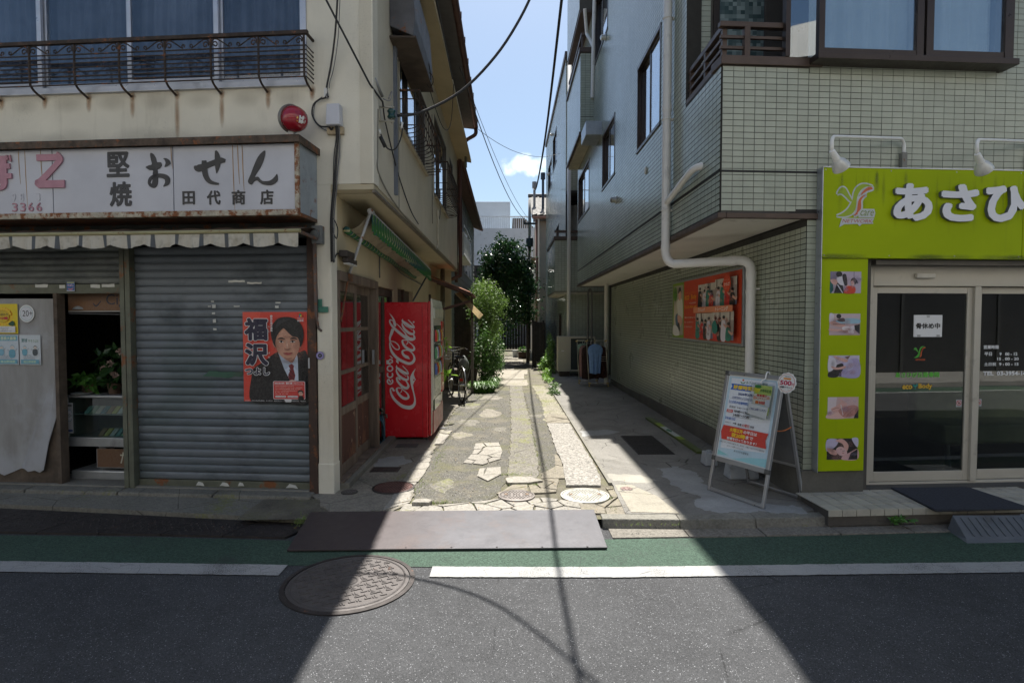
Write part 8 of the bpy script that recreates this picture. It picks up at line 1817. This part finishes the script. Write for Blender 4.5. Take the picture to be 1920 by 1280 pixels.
side_window(gh, SG, 4.9, 8.9, 3.25, 4.85, 4, alu, sky_glass, .02); side_window(gh, SG, .5, 1.5, 4.0, 4.9, 1, bronze, sky_glass, .02)
g = G(); g.prism([(-1.15, 13.75, 5.52), (-1.15, 13.75, 5.60), (-4.6, 13.75, 7.1), (-8.3, 13.75, 5.6), (-8.3, 13.75, 5.5), (-4.6, 13.75, 6.95)], (0, 10.9, 0)); gr_ = g.obj('roof', M('roof_brown', (.13, .07, .055), .75, var=.3, vs=8), gh)
for k in range(26): g = G(); g.prism([(-1.13, 13.78 + k * .42, 5.53), (-1.13, 13.78 + k * .42, 5.63), (-1.6, 13.78 + k * .42, 5.83), (-1.6, 13.78 + k * .42, 5.75)], (0, .36, 0)); g.obj('roof_tile', _M['roof_brown'], gr_)
g = G(); g.tube([(-1.10, 13.8, 5.53), (-1.10, 24.6, 5.55)], .05, 8); g.obj('gutter', brownm, gh, smooth=True)
g = G(); g.box(-1.449, -1.12, 15.0, 17.5, 3.35, 3.42); g.box(-1.449, -1.14, 15.05, 17.45, 3.421, 4.0); g.obj('window_box', M('box_white', (.60, .60, .58), .6, dirt=.2), gh, bevel=.02)
g = G(); g.tube([(-1.15, 13.85, 5.3), (-1.25, 13.9, 3.2), (-1.25, 13.9, 2.6)], .04, 8); g.obj('downpipe', brownm, gh, smooth=True)
# second green building
b2 = thing('rear_tiled_building', 'second green tiled apartment block behind the clothes rack', 'building', (1.7, 16.6, 0))
FB2 = frame((1.70, 16.8, 0), (1, 0, 0), (0, 1, 0)); SB2_ = frame((1.70, 16.8, 0), (0, -1, 0), (1, 0, 0))
g = wall(FB2, 0, 6, 0, 9.05, [(.0, 6, 4.0, 5.35)], .15); w_ = g.obj('front_wall', grout, b2); tiles(w_, FB2, 0, 1.3, .1, 9.05, [(-.1, 6, 3.95, 5.4)], tgreen, mu=.1, mz=.06)
sh2 = [(-4.8, -3.2, 7.2, 8.4), (-7.3, -5.4, 6.9, 8.0), (-3.2, -2.2, 3.9, 4.9), (-2.0, -1.2, .6, 1.9)]
g = wall(SB2_, -8.6, 0, 0, 9.35, sh2, .15); w2_ = g.obj('side_wall', grout_s, b2); tiles(w2_, SB2_, -8.6, 0, .1, 9.3, sh2, tgreen2, mu=.1, mz=.06, gap=.012, flat=True)
for h in sh2: side_window(b2, SB2_, *h, 2, bayf, sky_glass, .02)
g = G(); g.box(1.66, 8, 16.76, 25.5, 9.36, 9.46); g.box(7.8, 8, 17, 25.4, 0, 9.3); g.box(1.86, 7.8, 25.2, 25.4, 0, 9.3); g.obj('roof', brown, b2)
g = G(); g.box(1.66, 1.71, 16.76, 25.4, 9.30, 9.359); g.obj('trim', brown, b2)
g = G(); g.box(1.36, 2.8, 16.5, 19.4, 2.50, 4.0); bl = g.obj('balcony', grout, b2)
F3 = frame((1.36, 16.5, 0), (1, 0, 0), (0, 1, 0)); tiles(bl, F3, 0, 1.44, 2.52, 3.98, [], tgreen); S3 = frame((1.36, 16.5, 0), (0, -1, 0), (1, 0, 0)); tiles(bl, S3, -2.9, 0, 2.52, 3.98, [], tgreen2)
g = G(); g.box(1.33, 2.85, 16.46, 19.43, 4.001, 4.09); g.box(1.35, 2.8, 16.48, 16.54, 4.20, 4.27); g.box(1.40, 1.46, 16.49, 16.53, 4.09, 4.2); g.box(2.2, 2.26, 16.49, 16.53, 4.09, 4.2); g.obj('rail', brown, bl)
g = G(); g.box(1.38, 2.8, 16.52, 19.4, 2.44, 2.499); g.obj('soffit', M('soffit_beige', (.45, .42, .34), .8), bl)
g = G(); g.box(1.70, 3.6, 16.55, 16.8, 5.35, 5.42); g.box(1.9, 3.5, 17.6, 17.65, 3.9, 5.35); g.obj('balcony_recess', dark_in, b2)
g = G(); g.grid(30, 3, lambda a, b: (1.95 + 1.4 * a, 17.55 + .03 * math.sin(a * 40), 4.05 + 1.15 * b)); g.obj('curtain', cn, b2, smooth=True)
g = G(); g.tube([(1.76, 16.45, 9.0), (1.76, 16.45, .1)], .052, 10); g.tube(cr([(1.76, 16.45, 8.95), (1.78, 16.5, 9.05), (1.9, 16.7, 9.08)], 4), .05, 8); g.obj('rain_pipe', pvc, b2, smooth=True)
for a, b in ((-5, 8.7), (-6.5, 7.6)): G(SB2_).lathe((a, -.008, b), [(.06, 0), (.06, -.01), (.045, -.08), (.02, -.1)], 12, 'y').obj('vent_hood', ventm, b2)
# third house: cream with tile roof
h3 = thing('cream_house', 'cream rendered house with grey tile roof behind the tiled blocks', 'house', (1.5, 26, 0))
c3 = stucco('cream_far', (.60, .52, .42), .4)
g = G(); g.box(1.45, 6, 26.2, 33, 0, 5.6); g.prism([(1.45, 26.2, 5.6), (1.45, 26.2, 6.2), (1.45, 29.6, 7.7), (1.45, 33, 5.6)], (4.5, 0, 0)); g.box(1.2, 1.449, 26.5, 30, .0, 2.9); g.obj('wall', c3, h3)
g = G(); g.hexa([(1.08, 25.8, 6.32), (6.2, 25.8, 6.32), (6.2, 29.6, 7.90), (1.08, 29.6, 7.90), (1.08, 25.8, 6.42), (6.2, 25.8, 6.42), (6.2, 29.6, 8.02), (1.08, 29.6, 8.02)]); rf3 = g.obj('roof', M('roof_tile_grey', (.16, .15, .135), .7, var=.3, vs=6), h3)
for i in range(14):
    for j in range(4):
        if i * 4 + j > 60: continue
        y0 = 25.75 + i * .27; z0_ = 6.44 + (y0 - 25.8) * .418; x0_ = 1.08 + j * .27; g = G(); g.prism([(x0_, y0, z0_), (x0_ + .10, y0, z0_ - .02), (x0_ + .2, y0, z0_), (x0_ + .26, y0, z0_ + .05), (x0_ + .24, y0, z0_ + .06), (x0_ + .1, y0, z0_ + .02)], (0, .3, .11)); g.obj('roof_tile', _M['roof_tile_grey'], rf3)
g = G(); g.tube([(1.05, 29.6, 8.1), (6.2, 29.6, 8.1)], .10, 8); g.obj('ridge', _M['roof_tile_grey'], rf3)
g = G(); g.tube([(1.32, 26.15, .2), (1.32, 26.15, 6.3)], .05, 8); g.tube([(1.1, 25.75, 6.3), (6, 25.75, 6.3)], .06, 8); g.obj('downpipe', M('pipe_rust', (.30, .15, .10), .6), h3, smooth=True)
g = G(); g.box(1.05, 1.44, 27.0, 29, 4.55, 4.65); g.box(1.05, 1.44, 26.6, 28.6, 2.5, 2.6); g.obj('canopy', M('canopy_brown', (.30, .19, .10), .7), h3)
S4 = frame((1.45, 26.2, 0), (0, -1, 0), (1, 0, 0)); 
g = G(S4); g.box(-2.4, -.9, -.04, -.002, 3.2, 4.5); wn = g.obj('window', bronze, h3); g = G(S4); g.box(-2.3, -1.0, -.05, -.041, 3.25, 4.45); g.obj('pane', M('glass_far', (.22, .25, .28), .15), wn)
g = G(S4); 
for k in range(9): g.tube([(-2.4 + k * .18, -.25, 3.1), (-2.4 + k * .18, -.25, 3.6)], .01, 4)
g.tube([(-2.45, -.25, 3.6), (-.9, -.25, 3.6)], .015, 5); g.box(-2.45, -.9, -.28, -.051, 3.05, 3.12); g.obj('window_rail', rustm, h3)
for x, y, z, cl in ((1.28, 27.5, 8.3, (.30, .30, .30)), (1.66, 27, 8.6, (.04, .06, .09))):
    g = G(); g.tube([(x, y, 6.4), (x, y, z - .2)], .06, 8); g.tube([(x, y, z - .3), (x, y, z)], .11, 10); g.obj('flue', M('flue_%d' % int(cl[0] * 100), cl, .6), h3, smooth=True, autosm=40)
# far pale block across the end
fb = thing('pale_block', 'pale blue grey flat roofed building closing the view above the tree', 'building', (0, 38, 0))
pb = M('pale_block_wall', (.46, .49, .53), .8, var=.06, vs=1, dirt=.15)
g = G(); g.box(-8, 8, 38.5, 50, 0, 6.4); g.box(-8, 8, 37.6, 38.5, 5.3, 7.72); g.obj('wall', pb, fb)
g = G(); g.box(-8, .18, 40, 48, 6.4, 9.95); g.obj('penthouse', M('pale_block_wall2', (.52, .55, .58), .8, var=.06, vs=1), fb, bevel=.03)
g = G(); g.prism([(.35, 40.5, 8.9), (1.2, 40.5, 8.9), (2.4, 40.5, 7.7), (.35, 40.5, 7.7)], (0, 4, 0)); g.obj('tiled_roof', M('roof_tile_brown', (.10, .075, .06), .8, var=.4, vs=12), fb)
rl_ = G(); rl_.box(-8, 8, 37.63, 37.69, 8.45, 8.52); rr_ = rl_.obj('rail', M('rail_pale', (.62, .66, .70), .5), fb)
g0 = G(); g0.box(-.02, .02, -.02, .02, 0, .75); me = g0.mesh('baluster', Vector((0, 0, 0))); me.materials.append(_M['rail_pale'])
for k in range(60): piece('baluster', me, None, rr_, (-4.2 + k * .14, 37.66, 7.72))
g = G(); g.box(-2.6, -1.7, 37.55, 37.6, 3.6, 5.2); g.box(-5, 3, 38.45, 38.5, 1.5, 5.0); g.obj('window', dark_in, fb)
g = G(); g.box(-8, 8, 38.0, 38.4, 5.28, 5.299); g.obj('soffit', dark_in, fb)
# utility pole
up_ = thing('utility_pole', 'slim dark utility pole standing at the right side of the far alley', 'pole', (.78, 22, .08))
g = G(); g.tube([(.78, 22, .05), (.84, 22, 4.6)], .07, 12); g.tube([(.84, 22, 4.6), (.84, 22, 6.2)], .05, 10); g.obj('pole', M('pole_dark', (.055, .05, .045), .8, var=.3), up_, smooth=True)
g = G(); g.tube([(.84, 22, 4.8), (.84, 22, 6.3)], .055, 10); g.obj('upper_section', M('pole_grey', (.36, .36, .35), .7), up_, smooth=True)
g = G(); g.lathe((.84, 21.9, 4.5), [(.13, 0), (.14, .2), (.13, .32), (.05, .36)], 12); g.box(.60, 1.08, 21.93, 22.0, 5.35, 5.42); g.box(.6, .66, 21.9, 22.02, 5.4, 5.5); g.obj('transformer', M('transformer', (.03, .045, .05), .6), up_, smooth=True, autosm=40)
# dark fence post & fence on the right of the alley
fp = thing('dark_fence', 'dark weathered timber fence and gate post right of the alley', 'fence', (1.05, 19, .08))
g = G(); g.box(.88, .96, 18.95, 19.05, .08, 1.66); g.obj('post', M('post_black', (.022, .02, .018), .85, var=.4, vs=5, bump=.4), fp)
for k in range(4): g = G(); g.box(.965 + k * .048, 1.008 + k * .048, 18.98, 19.02, .1, 1.62); g.obj('board', _M['post_black'], fp)
for k in range(12): g = G(); g.box(1.25 + k * .035 * 0, 1.28, 19.3 + k * .6, 19.85 + k * .6, .1, 1.6); g.obj('board', _M['post_black'], fp)
g = G(); g.box(1.16, 1.22, 18.95, 19.05, .08, 1.68); g.obj('post', _M['post_black'], fp)
g = G(); g.box(.84, .92, 19.6, 19.7, .08, 1.7); g.obj('post', _M['post_black'], fp)
# dark gate at the end
ge = thing('dark_gate', 'tall dark timber gate closing the end of the alley under the tree', 'gate', (0, 31, .08))
g = G(); g.box(-1.6, -1.45, 31, 31.15, .08, 2.6); g.box(1.3, 1.42, 31, 31.15, .08, 2.6); g.box(-1.7, 1.5, 30.95, 31.2, 2.45, 2.65); g.obj('frame', _M['post_black'], ge)
for k in range(18): g = G(); g.box(-1.44 + k * .152, -1.30 + k * .152, 31.04, 31.08, .1, 2.44); g.obj('board', _M['post_black'], ge)
g = G(); g.box(-.05, .0, 30.98, 31.03, .9, 1.1); g.obj('handle', alu, ge)
g = G(); g.box(-6, -1.72, 31, 31.2, .0, 2.2); g.box(1.52, 6, 31.5, 31.7, 0, 2.2); tag(g.obj('garden_wall', concrete('old_wall', (.05, .05, .045), .6), None), 'low dark garden wall either side of the timber gate', 'wall')
# planter pots
pp = thing('planter', 'pots of low plants beside the dark fence post', 'planter', (.75, 24, .08))
g = G(); g.box(.45, .95, 24.0, 24.3, .08, .34); g.obj('box', potm, pp, bevel=.02); g = G(); leafcloud(g, (.7, 24.1, .45), (.3, .15, .13), 160, .09, 71, .5); g.obj('leaves', leafmat('leaf_mid', (.05, .13, .03), (.12, .25, .05)), pp)
g = G(); g.lathe((.35, 24.8, .08), [(.12, 0), (.15, .28), (.16, .3)], 12); tag(g.obj('white_bucket', M('plastic_white', (.62, .64, .66), .4), None, smooth=True), 'pale bucket far down the alley beside the planter', 'bucket')
# ================================================================ VEGETATION
def tree(name, label, cat, base, trunk, crowns, mats, size, seed):
    t = thing(name, label, cat, base); r_ = random.Random(seed)
    g = G(); g.tube(cr(trunk, 4), [.13 * (1 - .7 * k / (len(cr(trunk, 4)) - 1)) for k in range(len(cr(trunk, 4)))], 8); g.obj('trunk', M('bark', (.06, .05, .04), .9, bump=.6), t, smooth=True)
    top = Vector(trunk[-1]); 
    for c, rad, n in crowns[:6]:
        g = G(); mid = top.lerp(Vector(c), .5) + Vector((r_.uniform(-.1, .1), r_.uniform(-.1, .1), .05)); g.tube(cr([top - Vector((0, 0, .4)), mid, c], 4), .03, 6); g.obj('limb', _M['bark'], t, smooth=True)
    g = G()
    for c, rad, n in crowns: leafcloud(g, c, rad, n, size, r_.randint(1, 999), .35, lw=.5, clumps=max(10, n // 45))
    g.obj('crown', mats, t); return t
lt1 = leafmat('leaf_glossy', (.012, .04, .014), (.035, .095, .025), .22, .12)
cr_ = [((-.05, 21.5, 3.9), (.95, .9, .8), 3200), ((-.1, 21.3, 4.5), (.5, .6, .45), 900), ((.55, 21.3, 3.5), (.5, .7, .6), 1500), ((-.7, 21.4, 3.7), (.45, .7, .6), 1400), ((.0, 21.6, 2.9), (1.05, .9, .7), 3000), ((.0, 22.5, 1.95), (1.3, .6, .5), 1900), ((.0, 26.5, 3.2), (1.7, 3.2, .6), 2600), ((.72, 21.6, 2.05), (.35, .5, .5), 800), ((-.2, 30.6, 1.5), (1.4, .2, 1.0), 1200), ((.75, 21.2, 2.75), (.4, .6, .5), 900), ((-.75, 21.7, 2.7), (.5, .7, .7), 1300), ((.1, 22.3, 2.3), (1.1, .8, .6), 1500), ((-.0, 21.0, 3.4), (.7, .4, .7), 1200)]  # cluster over the path behind is added, to keep sun off the gate
tree('camellia_tree', 'dense glossy dark green tree arching over the far end of the alley', 'tree', (-.9, 22, .08), [(-.9, 22, .05), (-.85, 22, 1.0), (-.5, 21.8, 2.0), (-.2, 21.6, 3.0)], cr_, lt1, .115, 21)
lt2 = leafmat('leaf_yellowgreen', (.04, .09, .018), (.16, .26, .05), .55, .35)
br_ = [((-.55, 14.6, 2.35), (.38, .6, .45), 1700), ((-.25, 14.9, 2.1), (.28, .5, .4), 1000), ((-.55, 14.6, 1.75), (.36, .6, .5), 1600), ((-.75, 14.4, 2.0), (.3, .5, .5), 900), ((-.45, 15.3, 1.4), (.36, .6, .5), 1100)]
tree('shrub', 'tall yellow green shrub leaning over the left side of the alley', 'shrub', (-.95, 14.7, .08), [(-.95, 14.7, .05), (-.8, 14.7, .8), (-.65, 14.7, 1.6)], [(c, r, int(n * 1.15)) for c, r, n in br_], lt2, .06, 33)
def bush(name, label, cat, clouds, mat, size, seed, lw=.5, stem=None):
    t = thing(name, label, cat, (clouds[0][0][0], clouds[0][0][1], .08)); g = G()
    for c, rad, n in clouds: leafcloud(g, c, rad, n, size, seed, .4, lw=lw, clumps=max(8, n // 40)); seed += 1
    g.obj('leaves', mat, t)
    g = G(); c = clouds[0][0]; g.tube([(c[0], c[1], .05), (c[0] + .03, c[1], c[2])], .012, 5); g.obj('stem', M('bark', (.06, .05, .04), .9), t); return t
bush('ivy_bush', 'dark ivy covered bush below the yellow green shrub', 'shrub', [((-.63, 13.7, .85), (.25, .5, .8), 1700), ((-.45, 14.2, .6), (.28, .5, .5), 1000), ((-.35, 15.5, .7), (.3, .8, .6), 1200)], leafmat('leaf_ivy', (.03, .08, .018), (.09, .19, .04), .5, .3), .07, 41)
lg_ = leafmat('leaf_grass', (.05, .13, .025), (.14, .28, .05), .45, .3)
def tuft(name, label, c, rad, n, L, seed, mat=lg_):
    r_ = random.Random(seed); g = G()
    for k in range(n):
        a = r_.uniform(0, 6.28); d = r_.random() ** .6; x, y = c[0] + rad * d * math.cos(a) * .6, c[1] + rad * d * math.sin(a) * .6; le = L * r_.uniform(.6, 1.2); ln = r_.uniform(.3, 1.1); g.rn = r_.random() * .98 + .01
        b_ = r_.uniform(0, 6.28); dx, dy = math.cos(b_), math.sin(b_); px_, py_ = -dy * .006, dx * .006; i = g.V([(x - px_, y - py_, .075), (x + px_, y + py_, .075), (x + dx * le * ln * .4 + px_, y + dy * le * ln * .4 + py_, .075 + le * .75), (x + dx * le * ln * .4 - px_, y + dy * le * ln * .4 - py_, .075 + le * .75), (x + dx * le * ln, y + dy * le * ln, .075 + le * (.95 - .5 * ln))])
        g.F((i, i + 1, i + 2, i + 3)); g.F((i + 3, i + 2, i + 4))
    g.rn = 0; return tag(g.obj(name, mat, None), label, 'grass')
tuft('grass_tuft', 'big bright grass clump at the foot of the ivy bush', (-.55, 12.75, 0), .42, 1500, .27, 51)
tuft('grass_tuft', 'grass clump behind the big one along the left edge of the alley', (-.45, 13.6, 0), .35, 500, .3, 53)
bush('creeper', 'creeper climbing the fence side right of the alley', 'climbing plant', [((1.35, 17.9, .75), (.16, .5, .55), 900), ((1.25, 17.2, .35), (.25, .5, .25), 600)], leafmat('leaf_creeper', (.05, .13, .03), (.13, .25, .05), .35, .25), .07, 55)
bush('weed', 'leafy weeds along the sunny right edge of the alley', 'weed', [((1.08, 16.0, .2), (.16, .6, .15), 420), ((1.05, 14.8, .16), (.12, .5, .12), 260), ((1.1, 17.2, .4), (.16, .4, .35), 500)], leafmat('leaf_sunny', (.12, .25, .04), (.25, .42, .08), .4, .35), .06, 57)
bush('weed', 'grey green thistle like weed standing on the yard edge', 'weed', [((1.03, 12.6, .2), (.12, .12, .16), 90), ((.98, 12.2, .12), (.14, .15, .06), 60)], leafmat('leaf_greyg', (.10, .17, .07), (.20, .30, .13), .5, .3), .11, 59, .35)
# small weeds & moss tufts in the cracks (nobody could count them)
g = G(); r_ = random.Random(77)
spots = [((.05, 5.85), .25, .05, 90), ((-.62, 4.95), .15, .04, 40), ((-.2, 4.9), .25, .03, 30), ((-.85, 5.5), .06, .4, 40), ((-.80, 6.6), .06, .6, 60), ((1.0, 6.8), .02, .8, 60), ((1.0, 9), .02, 1.0, 60), ((.2, 5.48), .18, .02, 50), ((.75, 11.5), .25, 1.0, 90), ((-.6, 11.8), .2, .6, 90), ((.93, 5.05), .03, .05, 12), ((1.14, 5.48), .08, .02, 24), ((-1.2, 4.69), .5, .02, 50), ((1.1, 4.40), .3, .015, 18), ((-1.66, 4.5), .05, .12, 60), ((.35, 7.5), .02, 1.2, 60), ((.9, 4.78), .03, .1, 12), ((.45, 6.2), .1, .5, 30), ((.3, 14), .4, .8, 80)]
for (cx, cy), sx, sy_, n in spots:
    for k in range(n):
        x, y = r_.gauss(cx, sx * .5), r_.gauss(cy, sy_ * .5)
        for q_ in range(3):
            a = r_.uniform(0, 6.28); le = r_.uniform(.008, .028); g.rn = r_.random() * .98 + .01; dx, dy = math.cos(a), math.sin(a)
            i = g.V([(x - dy * .002, y + dx * .002, .066), (x + dy * .002, y - dx * .002, .066), (x + dx * le, y + dy * le, .072 + le * .9)]); g.F((i, i + 1, i + 2))
g.rn = 0; o = g.obj('crack_weeds', leafmat('leaf_crack', (.08, .14, .03), (.22, .28, .07), .5, .3), None); tag(o, 'tiny weeds and moss sprouting from cracks in the alley paving', 'weeds', kind='stuff')
# small leaf litter
g = G(); r_ = random.Random(78)
for k in range(160):
    x, y = r_.uniform(-1, 1.2), 4.7 + 9 * r_.random() ** 1.6; a = r_.uniform(0, 6.28); s_ = r_.uniform(.006, .016); z = .094
    g.rn = r_.random(); g.poly([(x + s_ * math.cos(a), y + s_ * math.sin(a), z), (x - s_ * .4 * math.sin(a), y + s_ * .4 * math.cos(a), z + .004), (x - s_ * math.cos(a), y - s_ * math.sin(a), z), (x + s_ * .4 * math.sin(a), y - s_ * .4 * math.cos(a), z + .002)])
o = g.obj('leaf_litter', leafmat('dry_leaf', (.20, .12, .05), (.42, .32, .16), .7, .2), None); tag(o, 'dry leaf litter scattered over the alley', 'leaf litter', kind='stuff')
# ================================================================ CABLES OVERHEAD
cab = M('aerial_cable', (.02, .02, .022), .6)
def sag(a, b, s, n=14):
    a, b = Vector(a), Vector(b); return [tuple(a.lerp(b, k / n) - Vector((0, 0, s * 4 * (k / n) * (1 - k / n)))) for k in range(n + 1)]
def aerial(label, pts, r_): g = G(); g.tube(pts, r_, 7); return tag(g.obj('aerial_cable', cab, None, smooth=True), label, 'cable')
INS = Vector((-1.10, 5.45, 3.60))
aerial('thick grey service cable swooping from the wall insulator over the alley mouth', cr([tuple(INS + Vector((.06, 0, 0))), (-.82, 5.52, 3.66), (-.45, 5.58, 3.88), (-.12, 5.6, 4.22), (.12, 5.6, 4.58), (.30, 5.58, 4.95), (.55, 5.5, 5.5), (.9, 5.3, 6.3)], 5), .0135)
aerial('long black cable hanging above the right side of the alley toward the far roofs', [(.62, -6, 6.2), (.58, 0, 5.2)] + sag((.55, 2, 5.02), (.56, 6.0, 5.0), .0, 2)[1:] + cr([(.56, 6, 5.0), (.60, 9, 4.62), (.68, 13, 4.82), (.85, 18, 5.75), (1.2, 27.5, 8.0)], 6)[1:], .016)
aerial('thin twisted wire running from the upper gutter to the far pole', sag((-.74, 9.0, 5.6), (.80, 22, 5.5), .55), .009)
aerial('hair thin wire crossing from the shop eave to the rear tiled block', sag((-.80, 13.4, 6.2), (1.65, 18, 6.9), .35), .006)
aerial('second thin wire dropping toward the far pole beside the twisted one', sag((-.74, 12.0, 6.3), (.82, 22, 5.55), .3), .006)
aerial('black service cable from overhead to the clamp beside the insulator', [(-1.9, 4.66, 5.15), (-1.56, 4.88, 4.43), (-1.22, 5.12, 3.76), (-1.15, 5.32, 3.68), (-1.165, 5.42, 3.66)], .009)
aerial('black cable slanting down the side wall below the insulator', cr([(-1.165, 5.42, 3.66), (-1.17, 5.55, 3.55), (-1.18, 6.2, 3.25), (-1.185, 7.0, 3.02), (-1.185, 7.6, 2.95)], 5), .007)
ins = thing('insulator', 'green ceramic spool insulator on a bracket at the shop corner', 'insulator', (-1.2, 5.4, 3.5))
g = G(); g.tube([(-1.20, 5.40, 3.66), (-1.06, 5.40, 3.66)], .009, 6); g.tube([(-1.20, 5.40, 3.53), (-1.06, 5.40, 3.53)], .009, 6); g.tube([(-1.195, 5.40, 3.53), (-1.195, 5.40, 3.66)], .009, 6); g.tube([(-1.085, 5.40, 3.51), (-1.085, 5.40, 3.68)], .006, 6); g.obj('bracket', M('bracket_cream', (.42, .40, .34), .6, .2), ins, smooth=True)
g = G(); g.lathe((-1.085, 5.40, 3.555), [(.03, 0), (.042, .015), (.03, .03), (.03, .05), (.042, .065), (.03, .085)], 14); g.obj('spool', M('ceramic_green', (.01, .06, .06), .2), ins, smooth=True)
g = G(); g.tube(cr([tuple(INS + Vector((.10, .02, .02))), (-.98, 5.40, 3.5), (-1.0, 5.38, 3.36), (-1.05, 5.36, 3.26), (-1.12, 5.34, 3.27), (-1.165, 5.3, 3.38)], 5), .007, 6); g.tube([(-1.13, 5.33, 3.27), (-1.17, 5.30, 3.36)], .02, 6); g.obj('cable_tail', blackc, ins, smooth=True)
g = G(); g.tube([(-1.17, 5.3, 3.38), (-1.175, 5.29, 3.42)], .011, 7); g.tube([(-.985, 5.40, 3.52), (-.99, 5.39, 3.46)], .011, 7); g.obj('sleeve', M('sleeve_white', (.7, .7, .68), .4), ins, smooth=True)
g = G(); g.tube([(-1.20, 5.22, 3.85), (-1.16, 5.36, 3.74)], .014, 6); g.tube(cr([(-1.16, 5.38, 3.73), (-1.10, 5.40, 3.72), (-1.08, 5.40, 3.79), (-1.09, 5.42, 3.81), (-1.12, 5.42, 3.74)], 5), .006, 5); g.obj('clamp', M('clamp_grey', (.3, .3, .3), .5, .5), ins, smooth=True)
g = G(); g.tube(cr([(-.95, 6.9, 4.8), (-.93, 7.0, 4.6), (-.98, 7.2, 4.58), (-.9, 8, 4.35), (-.85, 8.6, 4.6), (-.83, 8.9, 5.3)], 6), .005, 5); g.tube(cr([(-.94, 7.0, 4.66), (-.99, 7.02, 4.58), (-.95, 7.05, 4.5), (-.90, 7.02, 4.58)], 5, True), .005, 5); g.tube([(-.85, 5.2, 5.6), (-.86, 9, 5.42)], .008, 5); tag(g.obj('loose_wire', blackc, None), 'loose looped black wire hanging under the shop eave', 'cable')
g = G(); g.tube(cr([(-1.185, 9.8, 3.9), (-1.17, 9.78, 3.75), (-1.15, 9.8, 3.55), (-1.17, 9.82, 3.4), (-1.18, 9.8, 3.55)], 5), .007, 5); g.box(-1.195, -1.15, 9.75, 9.85, 3.75, 3.9); tag(g.obj('wall_junction', _M['switch_grey'], None), 'small junction fitting with wires on the alley wall between the two grilles', 'cable')
# ================================================================ OPPOSITE SIDE OF THE STREET (seen in the glass)
op = thing('opposite_building', 'dark shuttered building across the street, seen only in reflections', 'building', (0, -6, 0))
g = G(); g.box(-30, 30, -12, -5.5, 2.7, 9.0); g.obj('upper_wall', stucco('opp_wall', (.62, .60, .56), .3), op)
g = G(); g.box(-29.8, 29.8, -5.75, -5.6, .1, 2.7); opw = g.obj('shutter', M('shutter_dark', (.05, .05, .052), .6, .3), op)
for k in range(34): g = G(); g.box(-29.7, 29.7, -5.6, -5.59, .14 + k * .075, .19 + k * .075); g.obj('slat', _M['shutter_dark'], opw)
g = G()
for k in range(17): g.box(-27 + k * 3.35, -26.9 + k * 3.35, -5.6, -5.54, .1, 2.7)
g.obj('guide', M('guide_pale', (.05, .05, .05), .5), op)
for k in range(8): g = G(); g.box(-12 + k * 3.6, -10 + k * 3.6, -5.5, -5.47, 3.9, 5.4); g.obj('window', M('glass_opp', (.05, .06, .07), .1), op)
g = G(); g.box(-30, 30, -5.6, -2.9, -.02, .11); struct(g, 'pavement', concrete('opp_pave', (.30, .285, .26), .4))
g = G(); g.lathe((3.3, -3.1, .11), [(.045, 0), (.045, .85), (.03, .88)], 12); tag(g.obj('bollard', alu, None, smooth=True, autosm=40), 'grey steel bollard on the far pavement, seen only in the door glass', 'bollard')
